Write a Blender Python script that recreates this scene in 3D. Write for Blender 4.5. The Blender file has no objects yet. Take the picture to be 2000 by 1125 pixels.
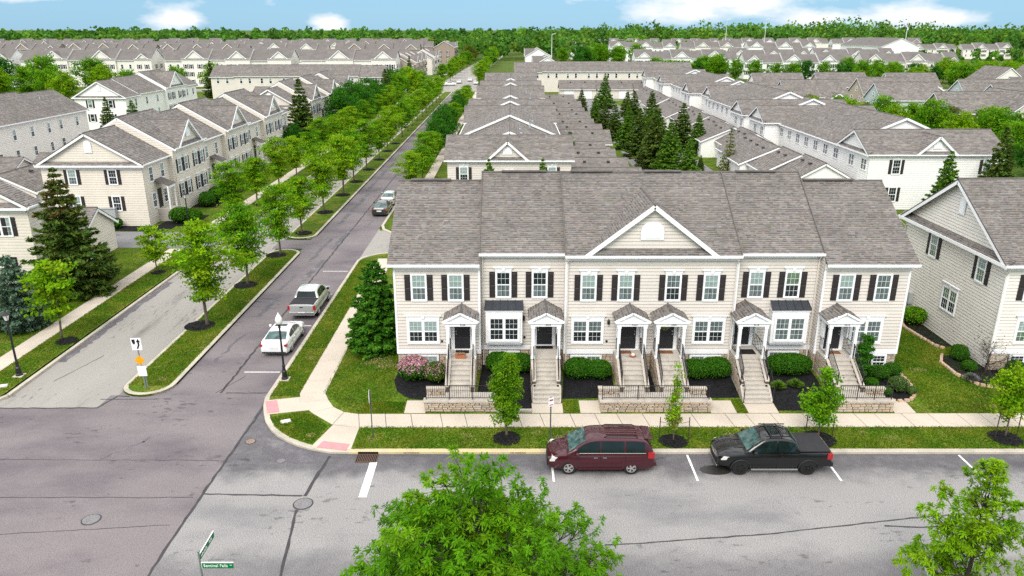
import bpy, math, random
import numpy as np
from mathutils import Vector, Matrix, noise
D = bpy.data; SC = bpy.context.scene; COL = SC.collection
rad = math.radians

# ------------------------------------------------------------------ camera, sky, sun, exposure
cam = D.objects.new('camera', D.cameras.new('camera')); COL.objects.link(cam)
cam.location = (0, 0, 20); cam.rotation_euler = (rad(90 - 18.858), 0, 0)
cam.data.sensor_width = 36; cam.data.lens = 36 * 1480 / 2000; cam.data.clip_start = .5; cam.data.clip_end = 30000
SC.camera = cam
SUN_EL, SUN_AZ = 47, 196          # azimuth clockwise from +Y (north)
w = D.worlds.new('World'); SC.world = w; w.use_nodes = True
nt = w.node_tree; N = nt.nodes; L = nt.links
for n_ in list(N): N.remove(n_)
def nd(t, **k):
    n = N.new(t)
    for a, b in k.items(): setattr(n, a, b)
    return n
def wmath(op, a, b=None, c=None):
    n = nd('ShaderNodeMath', operation=op)
    for i, q in enumerate((a, b, c)):
        if q is None: continue
        if isinstance(q, (int, float)): n.inputs[i].default_value = q
        else: L.new(q, n.inputs[i])
    return n.outputs[0]
sky = nd('ShaderNodeTexSky', sky_type='NISHITA', sun_disc=False, sun_elevation=rad(SUN_EL), sun_rotation=rad(SUN_AZ),
         altitude=200, air_density=1.0, dust_density=.35, ozone_density=2.5)
tc = nd('ShaderNodeTexCoord'); sep = nd('ShaderNodeSeparateXYZ'); L.new(tc.outputs['Generated'], sep.inputs[0])
mp = nd('ShaderNodeMapping'); mp.inputs['Scale'].default_value = (1, 1, 2.6); mp.inputs['Location'].default_value = (3.1, 2.2, 1.45)
L.new(tc.outputs['Generated'], mp.inputs[0])
no = nd('ShaderNodeTexNoise'); no.inputs['Scale'].default_value = 7.5; no.inputs['Detail'].default_value = 9; no.inputs['Roughness'].default_value = .58
L.new(mp.outputs[0], no.inputs['Vector'])
cl = no.outputs['Fac']
az = wmath('ARCTAN2', sep.outputs[0], sep.outputs[1])
# the banks of cumulus low over the horizon (azimuth, elevation, half widths in radians, weight)
for (a0, e0, wa, we, k) in ((-.545, .036, .055, .012, .28), (-.385, .011, .036, .016, .25), (-.222, .007, .026, .014, .26), (.25, .03, .15, .027, .27),
                            (.47, .012, .11, .013, .2), (.92, .05, .2, .03, .2), (-.95, .05, .2, .03, .2)):
    da = wmath('DIVIDE', wmath('SUBTRACT', az, a0), wa); de = wmath('DIVIDE', wmath('SUBTRACT', sep.outputs[2], e0), we)
    g_ = wmath('EXPONENT', wmath('MULTIPLY', wmath('ADD', wmath('POWER', wmath('ABSOLUTE', da), 2), wmath('POWER', wmath('ABSOLUTE', de), 2)), -1))
    cl = wmath('ADD', cl, wmath('MULTIPLY', g_, k))
deck = nd('ShaderNodeMapRange', interpolation_type='SMOOTHSTEP'); L.new(sep.outputs[2], deck.inputs[0]); deck.inputs[1].default_value = .03; deck.inputs[2].default_value = .22; deck.inputs[3].default_value = -.075; deck.inputs[4].default_value = .16
cl = wmath('ADD', cl, deck.outputs[0])          # a thin bright cloud deck overhead that opens to blue towards the horizon, alike all round
cr = nd('ShaderNodeValToRGB'); cr.color_ramp.elements[0].position = .51; cr.color_ramp.elements[1].position = .69
L.new(cl, cr.inputs[0])
tint = nd('ShaderNodeMix', data_type='RGBA', blend_type='MULTIPLY'); tint.inputs[0].default_value = 1
L.new(sky.outputs[0], tint.inputs[6]); tint.inputs[7].default_value = (.30, .48, .66, 1)
air = nd('ShaderNodeMix', data_type='RGBA'); air.inputs[0].default_value = .65; L.new(tint.outputs[2], air.inputs[6]); air.inputs[7].default_value = (2.25, 3.85, 5.4, 1)
mx = nd('ShaderNodeMix', data_type='RGBA'); L.new(cr.outputs[0], mx.inputs[0]); L.new(air.outputs[2], mx.inputs[6])
dk_ = nd('ShaderNodeMapRange', interpolation_type='SMOOTHSTEP'); L.new(sep.outputs[2], dk_.inputs[0]); dk_.inputs[1].default_value = .03; dk_.inputs[2].default_value = .25
cc = nd('ShaderNodeMix', data_type='RGBA'); L.new(dk_.outputs[0], cc.inputs[0]); cc.inputs[6].default_value = (6.2, 6.25, 6.35, 1); cc.inputs[7].default_value = (12.0, 11.8, 11.6, 1); L.new(cc.outputs[2], mx.inputs[7])
bg = nd('ShaderNodeBackground'); bg.inputs['Strength'].default_value = .06
L.new(mx.outputs[2], bg.inputs['Color'])
ow = nd('ShaderNodeOutputWorld'); L.new(bg.outputs[0], ow.inputs[0])
sun = D.objects.new('sun', D.lights.new('sun', 'SUN')); COL.objects.link(sun)
sun.data.energy = 1.0; sun.data.angle = rad(28); sun.data.color = (1, .94, .86)
sun.rotation_euler = (rad(90 - SUN_EL), 0, -rad(SUN_AZ) + math.pi)
SC.view_settings.view_transform = 'Standard'; SC.view_settings.look = 'None'
SC.view_settings.exposure = 1.55; SC.view_settings.gamma = 1; SC.view_settings.use_curve_mapping = False
SC.cycles.use_denoising = False; SC.cycles.use_adaptive_sampling = False; SC.cycles.max_bounces = 6; SC.cycles.diffuse_bounces = 3; SC.cycles.glossy_bounces = 2
SC.cycles.transparent_max_bounces = 4; SC.cycles.sample_clamp_indirect = 5

# ------------------------------------------------------------------ materials
MATS = {}
def M(name, base, rough=.85, var=.12, vs=2.0, bump=0., bs=40, attr=False, spec=.25, metal=0., tint2=None, t2s=.3, t2t=(.45, .65), coat=0., speck=0., sps=60, stretch=None, spots=0.):
    if name in MATS: return MATS[name]
    m = D.materials.new(name); m.use_nodes = True; t = m.node_tree; n = t.nodes; l = t.links
    p = n['Principled BSDF']; p.inputs['Roughness'].default_value = rough; p.inputs['Specular IOR Level'].default_value = spec; p.inputs['Metallic'].default_value = metal
    p.inputs['Coat Weight'].default_value = coat; p.inputs['Coat Roughness'].default_value = .05
    c = n.new('ShaderNodeTexCoord'); vec = c.outputs['Object']
    if stretch:
        mpn = n.new('ShaderNodeMapping'); mpn.inputs['Scale'].default_value = stretch; l.new(vec, mpn.inputs[0]); vec = mpn.outputs[0]
    def noi(s, d=4, r=.6):
        q = n.new('ShaderNodeTexNoise'); q.inputs['Scale'].default_value = s; q.inputs['Detail'].default_value = d; q.inputs['Roughness'].default_value = r
        l.new(vec, q.inputs['Vector']); return q.outputs['Fac']
    def mixc(f, a, b, bt='MIX'):
        q = n.new('ShaderNodeMix'); q.data_type = 'RGBA'; q.blend_type = bt
        for i, s in ((0, f), (6, a), (7, b)):
            if isinstance(s, (int, float)): q.inputs[i].default_value = s
            elif isinstance(s, tuple): q.inputs[i].default_value = (*s, 1)
            else: l.new(s, q.inputs[i])
        return q.outputs[2]
    def rng(f, a, b, c0=0., c1=1.):
        q = n.new('ShaderNodeMapRange'); q.inputs[1].default_value = a; q.inputs[2].default_value = b; q.inputs[3].default_value = c0; q.inputs[4].default_value = c1
        l.new(f, q.inputs[0]); return q.outputs[0]
    col = base
    if tint2: col = mixc(rng(noi(t2s, 6, .62), *t2t), base, tint2)
    if var:
        v = rng(noi(vs, 5), .3, .7, 1 - var, 1 + var)
        q = n.new('ShaderNodeCombineColor'); [l.new(v, q.inputs[i]) for i in range(3)]
        col = mixc(1., col, q.outputs[0], 'MULTIPLY')
    if speck:
        v = rng(noi(sps, 2, .7), .38, .62, 1 - speck, 1 + speck)
        q = n.new('ShaderNodeCombineColor'); [l.new(v, q.inputs[i]) for i in range(3)]
        col = mixc(1., col, q.outputs[0], 'MULTIPLY')
    if spots:
        sv = noi(3.3, 3, .55); sv2 = noi(.35, 4, .6); q = n.new('ShaderNodeMath'); q.operation = 'ADD'; l.new(sv, q.inputs[0]); l.new(sv2, q.inputs[1])
        col = mixc(rng(q.outputs[0], 1.17, 1.27, 0, spots), col, (.05, .048, .05))
    if attr:
        a = n.new('ShaderNodeVertexColor'); a.layer_name = 'Col'; col = mixc(1., col, a.outputs[0], 'MULTIPLY')
    if isinstance(col, tuple): p.inputs['Base Color'].default_value = (*col, 1)
    else: l.new(col, p.inputs['Base Color'])
    if bump:
        b = n.new('ShaderNodeBump'); b.inputs['Strength'].default_value = bump; b.inputs['Distance'].default_value = .03
        l.new(noi(bs, 3, .7), b.inputs['Height']); l.new(b.outputs[0], p.inputs['Normal'])
    MATS[name] = m; return m
def leafmat(name, rough=.7, trans=.3):
    m = D.materials.new(name); m.use_nodes = True; t = m.node_tree; n = t.nodes; l = t.links
    p = n['Principled BSDF']; p.inputs['Roughness'].default_value = rough; p.inputs['Specular IOR Level'].default_value = .08
    a = n.new('ShaderNodeVertexColor'); a.layer_name = 'Col'; l.new(a.outputs[0], p.inputs['Base Color'])
    tr = n.new('ShaderNodeBsdfTranslucent'); h = n.new('ShaderNodeMix'); h.data_type = 'RGBA'; h.blend_type = 'MULTIPLY'; h.inputs[0].default_value = 1
    l.new(a.outputs[0], h.inputs[6]); h.inputs[7].default_value = (1.25, 1.2, .5, 1); l.new(h.outputs[2], tr.inputs[0])
    x = n.new('ShaderNodeMixShader'); x.inputs[0].default_value = trans; l.new(p.outputs[0], x.inputs[1]); l.new(tr.outputs[0], x.inputs[2])
    l.new(x.outputs[0], n['Material Output'].inputs[0]); MATS[name] = m; return m

M('siding_cream', (.63, .587, .535), .6, .05, .8)
M('siding_tan', (.66, .61, .53), .6, .05, .8)
M('siding_white', (.80, .80, .775), .55, .04, .8)
M('siding_ivory', (.72, .69, .63), .6, .05, .8)
M('siding_green', (.46, .54, .52), .6, .05, .8)
M('siding_blue', (.38, .47, .55), .6, .05, .8)
M('siding_taupe', (.42, .35, .28), .6, .05, .8)
M('siding_brown', (.30, .24, .20), .7, .06, .8)
M('brick_red', (.26, .10, .09), .8, .2, 3)
M('trim_white', (.80, .81, .82), .45, .03, 1.5)
M('shutter', (.030, .025, .026), .5, .1, 5)
M('door_black', (.028, .028, .032), .4, .1, 4)
M('metal_roof', (.030, .034, .042), .35, .1, 3, spec=.5)
M('iron', (.014, .014, .016), .45, .1, 5, spec=.4)
M('glass_dark', (.016, .024, .026), .12, .5, .9, spec=.4)
M('glass_blind', (.25, .335, .315), .15, .25, 1.6, spec=.35, stretch=(1, 1, 9))
M('glass_drape', (.105, .14, .14), .15, .6, 2.2, spec=.35, stretch=(7, 7, .6))
M('glass_green', (.10, .16, .10), .08, .6, 1.6, spec=.8)
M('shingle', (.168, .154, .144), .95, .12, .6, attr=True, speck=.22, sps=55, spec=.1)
M('roof_base', (.125, .112, .106), .95, .15, .8, speck=.2, sps=30, spec=.1)
M('roof_far', (.150, .137, .130), .95, .14, .35, speck=.16, sps=6, spec=.1, bump=.25, bs=9)
M('ridge_cap', (.13, .118, .112), .95, .2, 2, speck=.2, spec=.1)
M('stone', (.44, .388, .33), .9, .25, 2.5, bump=.5, bs=18, attr=True, speck=.12, sps=30)
M('mortar', (.085, .07, .06), .95, .1, 3)
M('cast_stone', (.46, .41, .35), .85, .12, 2, speck=.1, sps=30, tint2=(.30, .29, .28), t2s=1.3, t2t=(.5, .75))
M('concrete', (.50, .44, .365), .9, .06, .35, speck=.05, sps=30, tint2=(.41, .36, .30), t2s=.5, t2t=(.5, .8))
M('step_concrete', (.46, .425, .375), .9, .1, 1.2, speck=.07, sps=30, tint2=(.31, .285, .255), t2s=1.6, t2t=(.52, .75))
M('kerb_concrete', (.44, .40, .33), .9, .12, .8, speck=.1, sps=20, tint2=(.30, .27, .23), t2s=.7, t2t=(.5, .75))
M('kerb_yellow', (.52, .43, .245), .85, .1, .9, speck=.08, sps=20, tint2=(.40, .36, .29), t2s=1.0, t2t=(.52, .72))
M('asphalt_light', (.262, .254, .250), .9, .07, .16, speck=.42, sps=42, tint2=(.15, .148, .156), t2s=.2, t2t=(.52, .72), spec=.2, stretch=(.5, 1, 1), spots=.5)
M('asphalt_mauve', (.185, .163, .168), .9, .09, .25, speck=.3, sps=38, tint2=(.112, .098, .110), t2s=.2, t2t=(.46, .68), spec=.2, stretch=(.55, 1, 1), spots=.55)
M('asphalt_pale', (.285, .27, .247), .9, .06, .3, speck=.2, sps=36, tint2=(.175, .165, .155), t2s=.42, t2t=(.56, .72), spec=.2, stretch=(1.6, .35, 1), spots=.5)
M('asphalt_patch', (.115, .108, .120), .8, .14, .5, speck=.4, sps=40, tint2=(.22, .212, .215), t2s=.7, t2t=(.52, .72), spec=.25)
M('asphalt_alley', (.20, .195, .20), .9, .06, .3, speck=.12, sps=12, tint2=(.12, .115, .13), t2s=.35, t2t=(.5, .66))
def lane_stain(m, y0, y1, wob, dark):
    t = m.node_tree; n = t.nodes; l = t.links; p = n['Principled BSDF']; src = p.inputs['Base Color'].links[0].from_socket
    c = n.new('ShaderNodeTexCoord'); sp_ = n.new('ShaderNodeSeparateXYZ'); l.new(c.outputs['Object'], sp_.inputs[0])
    def nz(s_, d): q = n.new('ShaderNodeTexNoise'); q.inputs['Scale'].default_value = s_; q.inputs['Detail'].default_value = d; q.inputs['Roughness'].default_value = .65; l.new(c.outputs['Object'], q.inputs['Vector']); return q.outputs['Fac']
    def mt(op, a, b): 
        q = n.new('ShaderNodeMath'); q.operation = op
        for i, v in enumerate((a, b)):
            if isinstance(v, (int, float)): q.inputs[i].default_value = v
            else: l.new(v, q.inputs[i])
        return q.outputs[0]
    yy = mt('ADD', sp_.outputs[1], mt('MULTIPLY', mt('SUBTRACT', nz(.42, 6), .5), wob))
    r_ = n.new('ShaderNodeMapRange'); r_.interpolation_type = 'SMOOTHSTEP'; r_.inputs[1].default_value = y0; r_.inputs[2].default_value = y1; l.new(yy, r_.inputs[0])
    k = mt('MULTIPLY', r_.outputs[0], mt('ADD', .45, nz(1.7, 5))); x = n.new('ShaderNodeMix'); x.data_type = 'RGBA'; x.blend_type = 'MULTIPLY'; l.new(k, x.inputs[0]); l.new(src, x.inputs[6]); x.inputs[7].default_value = (*dark, 1); l.new(x.outputs[2], p.inputs['Base Color'])
lane_stain(MATS['asphalt_light'], 30.4, 32.0, 3.4, (.42, .41, .45)); lane_stain(MATS['asphalt_light'], 26.0, 24.4, 2.6, (.62, .61, .64))
M('tar', (.045, .042, .045), .6, .2, 2)
M('oil_stain', (.028, .026, .024), .35, .2, 2, spec=.5)
M('road_paint', (.72, .72, .70), .8, .06, 3, speck=.1, sps=25)
M('tactile_pink', (.58, .25, .26), .85, .08, 3, speck=.1, sps=20)
M('mulch', (.012, .0115, .013), .95, .3, 3, bump=1., bs=14, speck=.6, sps=14, spec=.15)
M('grass', (.062, .112, .008), .95, .25, .7, tint2=(.165, .165, .028), t2s=.6, t2t=(.48, .74), bump=.6, bs=12, speck=.5, sps=9, spec=.08)
M('field', (.060, .105, .016), .95, .2, .02, tint2=(.10, .13, .03), t2s=.015, bump=.3, bs=2, speck=.3, sps=1, spec=.05)
M('bark', (.105, .085, .065), .95, .3, 6, bump=.6, bs=20)
M('bark_dark', (.045, .036, .030), .95, .3, 6, bump=.6, bs=20)
M('paint_white', (.78, .785, .79), .25, .02, 1, coat=.7, spec=.5)
M('paint_silver', (.46, .475, .465), .3, .03, 1, coat=.7, metal=.45, spec=.5)
M('paint_maroon', (.050, .004, .010), .25, .04, 1, coat=.6, metal=.2, spec=.5)
M('paint_black', (.004, .004, .005), .18, .04, 1, coat=.65, spec=.3)
M('paint_green', (.020, .026, .024), .25, .04, 1, coat=.8, spec=.5)
M('plastic_black', (.016, .016, .017), .6, .1, 5)
M('tonneau', (.028, .028, .032), .75, .1, 3)
M('tyre', (.014, .014, .014), .85, .1, 8)
M('rim_alloy', (.50, .50, .50), .3, .03, 4, metal=.6, spec=.5)
M('rim_black', (.012, .012, .012), .35, .03, 4, spec=.5)
M('chrome', (.62, .62, .62), .15, .02, 3, metal=.9)
M('auto_glass', (.006, .012, .012), .04, .3, 2, spec=.5)
M('auto_glass_light', (.04, .085, .08), .04, .8, 2.6, spec=.6)
M('lamp_red', (.33, .012, .018), .2, .05, 6, spec=.6)
M('lamp_clear', (.62, .62, .58), .12, .05, 6, spec=.6)
M('plate_white', (.66, .68, .68), .5, .1, 20)
M('sign_white', (.78, .78, .79), .5, .03, 4)
M('sign_black', (.012, .012, .014), .5, .03, 4)
M('sign_yellow', (.75, .33, .008), .5, .04, 4)
M('sign_red', (.42, .012, .02), .5, .04, 4)
M('sign_green', (.0, .16, .055), .45, .04, 4)
M('galvanised', (.22, .25, .25), .5, .1, 4, metal=.4)
M('post_green', (.060, .085, .075), .6, .1, 4)
M('globe', (.74, .74, .70), .25, .03, 4, spec=.5)
M('iron_cover', (.20, .195, .20), .6, .2, 8, bump=.4, bs=30)
M('rust_cover', (.27, .20, .16), .8, .2, 8, bump=.4, bs=30)
M('rust_grate', (.11, .070, .052), .8, .2, 8)
M('void', (.006, .006, .006), .95, 0)
M('coir', (.20, .085, .035), .95, .2, 12, bump=.5, bs=40)
M('clay', (.42, .16, .075), .8, .1, 8)
M('mat_black', (.012, .012, .013), .9, .2, 10)
M('brass', (.55, .42, .16), .3, .05, 4, metal=.8)
M('wicker', (.35, .22, .07), .8, .3, 20)
M('edging', (.44, .33, .25), .9, .18, 6, attr=True, speck=.1)
M('meter_grey', (.36, .38, .38), .5, .06, 3)
M('dark_green', (.03, .07, .065), .6, .1, 3)
M('tower_paint', (.62, .62, .62), .6, .05, .5)
M('flashing', (.40, .42, .44), .4, .08, 3, metal=.5)
leafmat('leaf'); leafmat('needle', .7, .12); leafmat('grass_blade', .8, .25)

# ------------------------------------------------------------------ mesh helpers
class MB:
    def __init__(s): s.v = []; s.f = []; s.c = []; s.m = []
    def poly(s, pts, col=None, mi=0):
        i = len(s.v); s.v += [tuple(p) for p in pts]; s.f.append(tuple(range(i, i + len(pts)))); s.c.append(col); s.m.append(mi); return s
    def box(s, x0, x1, y0, y1, z0, z1, col=None, mi=0):
        i = len(s.v); s.v += [(x0, y0, z0), (x1, y0, z0), (x1, y1, z0), (x0, y1, z0), (x0, y0, z1), (x1, y0, z1), (x1, y1, z1), (x0, y1, z1)]
        for q in ((3, 2, 1, 0), (4, 5, 6, 7), (0, 1, 5, 4), (1, 2, 6, 5), (2, 3, 7, 6), (3, 0, 4, 7)):
            s.f.append(tuple(i + k for k in q)); s.c.append(col); s.m.append(mi)
        return s
    def hexa(s, b, t, col=None, mi=0):
        """bottom ring b and top ring t (same length, counter-clockwise seen from above)"""
        i = len(s.v); n = len(b); s.v += [tuple(p) for p in b] + [tuple(p) for p in t]
        s.f.append(tuple(i + k for k in reversed(range(n)))); s.f.append(tuple(i + n + k for k in range(n)))
        for k in range(n): s.f.append((i + k, i + (k + 1) % n, i + n + (k + 1) % n, i + n + k))
        s.c += [col] * (n + 2); s.m += [mi] * (n + 2); return s
    def prism(s, pts, z0, z1, col=None, mi=0): return s.hexa([(p[0], p[1], z0) for p in pts], [(p[0], p[1], z1) for p in pts], col, mi)
    def slab(s, pts, d, col=None, mi=0):
        """planar polygon pts extruded by vector d (pts counter-clockwise seen from the +d side become the top)"""
        d = Vector(d); t = [Vector(p) + d for p in pts]; return s.hexa(pts, t, col, mi)
    def path(s, pts, r, n=6, col=None, mi=0, cap=True):
        pts = [Vector(p) for p in pts]; r = r if isinstance(r, (list, tuple)) else [r] * len(pts); i = len(s.v); up = Vector((0, 0, 1))
        for k, p in enumerate(pts):
            d = (pts[min(k + 1, len(pts) - 1)] - pts[max(k - 1, 0)]).normalized()
            a = d.cross(up if abs(d.z) < .95 else Vector((1, 0, 0))).normalized(); b = d.cross(a)
            for j in range(n):
                t = 2 * math.pi * j / n; s.v.append(tuple(p + (a * math.cos(t) + b * math.sin(t)) * r[k]))
        for k in range(len(pts) - 1):
            for j in range(n):
                s.f.append((i + k * n + j, i + k * n + (j + 1) % n, i + (k + 1) * n + (j + 1) % n, i + (k + 1) * n + j)); s.c.append(col); s.m.append(mi)
        if cap:
            s.f.append(tuple(i + j for j in reversed(range(n)))); s.f.append(tuple(i + (len(pts) - 1) * n + j for j in range(n))); s.c += [col] * 2; s.m += [mi] * 2
        return s
    def bar(s, p, q, w, h, col=None, mi=0):
        """box of width w (horizontal) and height h (vertical plane) along p-q"""
        p = Vector(p); q = Vector(q); d = (q - p).normalized(); a = d.cross(Vector((0, 0, 1)))
        a = a.normalized() if a.length > 1e-6 else Vector((1, 0, 0)); b = a.cross(d).normalized(); a *= w / 2; b *= h / 2
        return s.hexa([p - a - b, p + a - b, p + a + b, p - a + b][::-1], [q - a - b, q + a - b, q + a + b, q - a + b][::-1], col, mi)
    def lathe(s, prof, n=12, o=(0, 0, 0), col=None, mi=0):
        i = len(s.v)
        for (r, z) in prof:
            for j in range(n): t = 2 * math.pi * j / n; s.v.append((o[0] + r * math.cos(t), o[1] + r * math.sin(t), o[2] + z))
        for k in range(len(prof) - 1):
            for j in range(n):
                s.f.append((i + k * n + j, i + k * n + (j + 1) % n, i + (k + 1) * n + (j + 1) % n, i + (k + 1) * n + j)); s.c.append(col); s.m.append(mi)
        s.f.append(tuple(i + j for j in reversed(range(n)))); s.f.append(tuple(i + (len(prof) - 1) * n + j for j in range(n))); s.c += [col] * 2; s.m += [mi] * 2
        return s
    def mesh(s, name, mats, smooth=False):
        me = D.meshes.new(name); me.from_pydata(s.v, [], s.f)
        for m in (mats if isinstance(mats, (list, tuple)) else [mats]): me.materials.append(MATS[m])
        if any(s.m): me.polygons.foreach_set('material_index', s.m)
        if any(c is not None for c in s.c):
            a = me.color_attributes.new('Col', 'FLOAT_COLOR', 'CORNER'); buf = []
            for f, c in zip(s.f, s.c):
                c = c or (1, 1, 1); buf += [c[0], c[1], c[2], 1.] * len(f)
            a.data.foreach_set('color', buf)
        if smooth: me.polygons.foreach_set('use_smooth', [True] * len(me.polygons))
        return me
def ob(name, me, parent=None, loc=(0, 0, 0), rz=0, scale=None, rot=None):
    o = D.objects.new(name, me); COL.objects.link(o)
    if parent: o.parent = parent
    o.location = loc
    if rot: o.rotation_euler = rot
    elif rz: o.rotation_euler = (0, 0, rz)
    if scale: o.scale = scale if isinstance(scale, (tuple, list)) else (scale,) * 3
    return o
def part(mb, name, mat, parent, smooth=False, kind=None, label=None, **k):
    o = ob(name, mb.mesh(name, mat, smooth), parent, **k)
    if kind: o['kind'] = kind
    if label: o['label'] = label
    return o
def tag(o, label, cat, group=None):
    o['label'] = label; o['category'] = cat
    if group: o['group'] = group
    return o
def thing(name, label, cat, loc=(0, 0, 0), rz=0, group=None): return tag(ob(name, None, None, loc, rz), label, cat, group)
def struct(mb, name, mat, parent=None, smooth=False):
    o = part(mb, name, mat, parent, smooth)
    if not parent: o['kind'] = 'structure'
    return o
def clone(o, loc=None, rz=None, label=None, scale=None, parent=None, group=None):
    c = o.copy(); COL.objects.link(c); c.parent = parent
    if loc is not None: c.location = loc
    if rz is not None: c.rotation_euler = (0, 0, rz)
    if scale is not None: c.scale = scale if isinstance(scale, (tuple, list)) else (scale,) * 3
    if label: c['label'] = label
    if group: c['group'] = group
    for ch in o.children: clone(ch, parent=c)
    return c
CACHE = {}
def cached(key, fn):
    if key not in CACHE: CACHE[key] = fn()
    return CACHE[key]
def smooth(t): t = max(0., min(1., t)); return t * t * (3 - 2 * t)
def text(name, s, size, parent, loc, rot, mat, ext=.004):
    c = D.curves.new(name, 'FONT'); c.body = s; c.size = size; c.extrude = ext; c.align_x = 'CENTER'; c.align_y = 'CENTER'
    tmp = ob('tmp', c); dg = bpy.context.evaluated_depsgraph_get(); me = D.meshes.new_from_object(tmp.evaluated_get(dg)); D.objects.remove(tmp); D.curves.remove(c); me.materials.clear(); me.materials.append(MATS[mat])
    return ob(name, me, parent, loc, rot=rot)
def lerp(a, b, t): return tuple(a[i] + (b[i] - a[i]) * t for i in range(len(a)))
# ------------------------------------------------------------------ ground, roads, kerbs, pavements
R = random.Random(11)
def sheet(pts, z): return MB().poly([(p[0], p[1], z) for p in pts])
def rect(x0, x1, y0, y1, z): return sheet([(x0, y0), (x1, y0), (x1, y1), (x0, y1)], z)
struct(rect(-9000, 9000, -600, 14000, -.06), 'ground', 'field')
struct(sheet([(-14.05, 23.8), (130, 23.8), (130, 33.2), (-8, 33.2), (-8, 39.6), (-14.05, 39.6)], 0), 'street', 'asphalt_light')
struct(rect(-23.15, -19.6, 38.6, 45, -.002), 'median_apron', 'asphalt_mauve')
mb = MB(); mb.poly([(-130, 2, .003), (-14.05, 2, .003), (-14.05, 39.6, .003), (-14.05, 70, .003), (-14.05, 264, .003), (-20.15, 264, .003), (-20.15, 39.4, .003), (-23.15, 39.4, .003), (-23.15, 37.84, .003), (-130, 37.84, .003)])
struct(mb, 'avenue', 'asphalt_mauve')
struct(rect(-29.1, -22.7, 39.4, 264, .0032).poly([(-29.1, 37.84, .0032), (-23.15, 37.84, .0032), (-23.15, 39.4, .0032), (-29.1, 39.4, .0032)]), 'left_carriageway', 'asphalt_pale')
struct(rect(-130, 200, 264, 276, .003), 'cross_street', 'asphalt_pale')
struct(sheet([(-29, 276), (-12, 276), (-14, 330), (-13, 420), (-6, 640), (-18, 640), (-25, 420), (-27, 330)], .002), 'far_avenue', 'asphalt_pale')
struct(rect(-95, -29.1, 70.3, 76.6, .03), 'left_lane', 'asphalt_alley')
struct(sheet([(-14.05, 66.2), (-12.4, 68.3), (-4, 69.2), (60, 69.2), (60, 74.6), (-6, 74.6), (-12, 75.4), (-14.05, 77.8)], .006), 'rear_lane', 'asphalt_pale')
struct(sheet([(17, 74.6), (29, 74.6), (30, 110), (29.5, 230), (44, 231), (44, 234), (10, 234), (10, 231), (20, 228), (18.5, 110)], .02), 'alley', 'asphalt_alley')
struct(rect(-74, -52, 60, 150, .025), 'garage_court', 'asphalt_alley')
struct(rect(-23.1, -19.7, 70.2, 73.4, .007), 'median_gap', 'asphalt_mauve')
# lawns
def XL(y):
    t = [(33.1, -9.0), (33.36, -10.14), (34.13, -11.5), (35.4, -12.77), (37.06, -13.55), (38.9, -13.98), (66, -13.98), (67, -13.3), (68.3, -12.3), (69, -8)]
    if y <= t[0][0]: return t[0][1]
    for (a, xa), (b, xb) in zip(t, t[1:]):
        if y <= b: return xa + (xb - xa) * (y - a) / (b - a)
    return t[-1][1]
def H(x, y):
    return .125 + .5 * smooth((y - 37.3) / 4.1) * smooth((x + 10.5) / 3.3) * (1 - smooth((y - 55) / 8))
mb = MB(); ys = [33.12, 33.3, 33.6, 34.0, 34.5, 35, 35.5, 36, 36.5, 37] + [37.3 + .4 * i for i in range(14)] + [43 + 1. * i for i in range(27)]
nx = 96; base = 0
for y in ys:
    x0 = XL(y)
    for i in range(nx + 1):
        t = i / nx; x = x0 + (62 - x0) * (t * .75 + .25 * t * t); mb.v.append((x, y, H(x, y)))
for j in range(len(ys) - 1):
    for i in range(nx): a = j * (nx + 1) + i; mb.f.append((a, a + 1, a + nx + 2, a + nx + 1)); mb.c.append(None); mb.m.append(0)
lawn = struct(mb, 'lawn', 'grass', smooth=True)
struct(rect(-13.9, 62, 77.2, 263.4, .015), 'rear_lawn', 'grass')
struct(rect(-130, -29.25, 38.4, 70.2, .125), 'left_lawn', 'grass')
struct(rect(-130, -29.25, 76.7, 263.4, .02), 'left_rear_lawn', 'grass')
struct(rect(-40, 40, 10, 23.55, .125), 'near_verge', 'grass')
def median(y0, y1, name, ra=True, rb=True):
    pts = []; c = -21.4; r = 1.5
    for k in range(13):
        a = math.pi + math.pi * k / 12; pts.append((c + r * math.cos(a), y0 + r + r * math.sin(a)))
    for k in range(13):
        a = math.pi * k / 12; pts.append((c + r * math.cos(a), y1 - r + r * math.sin(a)))
    m = struct(MB().prism(pts, -.02, .125), name, 'grass')
    return pts
m1 = median(39.2, 69.7, 'median'); m2 = median(73.6, 262, 'median')
def kerb(pts, hs=None, closed=False, w_=.28, mat='kerb_concrete', name='kerb', side=1, h=.145):
    """kerb stones laid on the side of the path given by side (1 = right of travel)"""
    P_ = [Vector((p[0], p[1], 0)) for p in pts]; n = len(P_); mb = MB(); ring = []
    for k in range(n):
        a = P_[k - 1] if (k or closed) else P_[0]; b = P_[(k + 1) % n] if (k < n - 1 or closed) else P_[-1]
        d = (b - a).normalized(); nn = Vector((d.y, -d.x, 0)) * side; hh = hs[k] if hs else h
        q = P_[k]; ring.append([q + Vector((0, 0, -.03)), q + Vector((0, 0, hh - .03)) - nn * 0, q + nn * -.04 + Vector((0, 0, hh)), q - nn * w_ + Vector((0, 0, hh)), q - nn * w_ + Vector((0, 0, -.03))])
    for k in range(n if closed else n - 1):
        A = ring[k]; B = ring[(k + 1) % n]
        for j in range(4):
            q = [A[j], B[j], B[j + 1], A[j + 1]]; mb.poly(q if side > 0 else q[::-1])
    if not closed: mb.poly(ring[0][::-1]); mb.poly(ring[-1])
    return struct(mb, name, mat)
def dens(pts, step=1.2):
    o = []
    for a, b in zip(pts, pts[1:]):
        n = max(1, int(math.dist(a, b) / step)); o += [lerp(a, b, i / n) for i in range(n)]
    return o + [pts[-1]]
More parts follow.
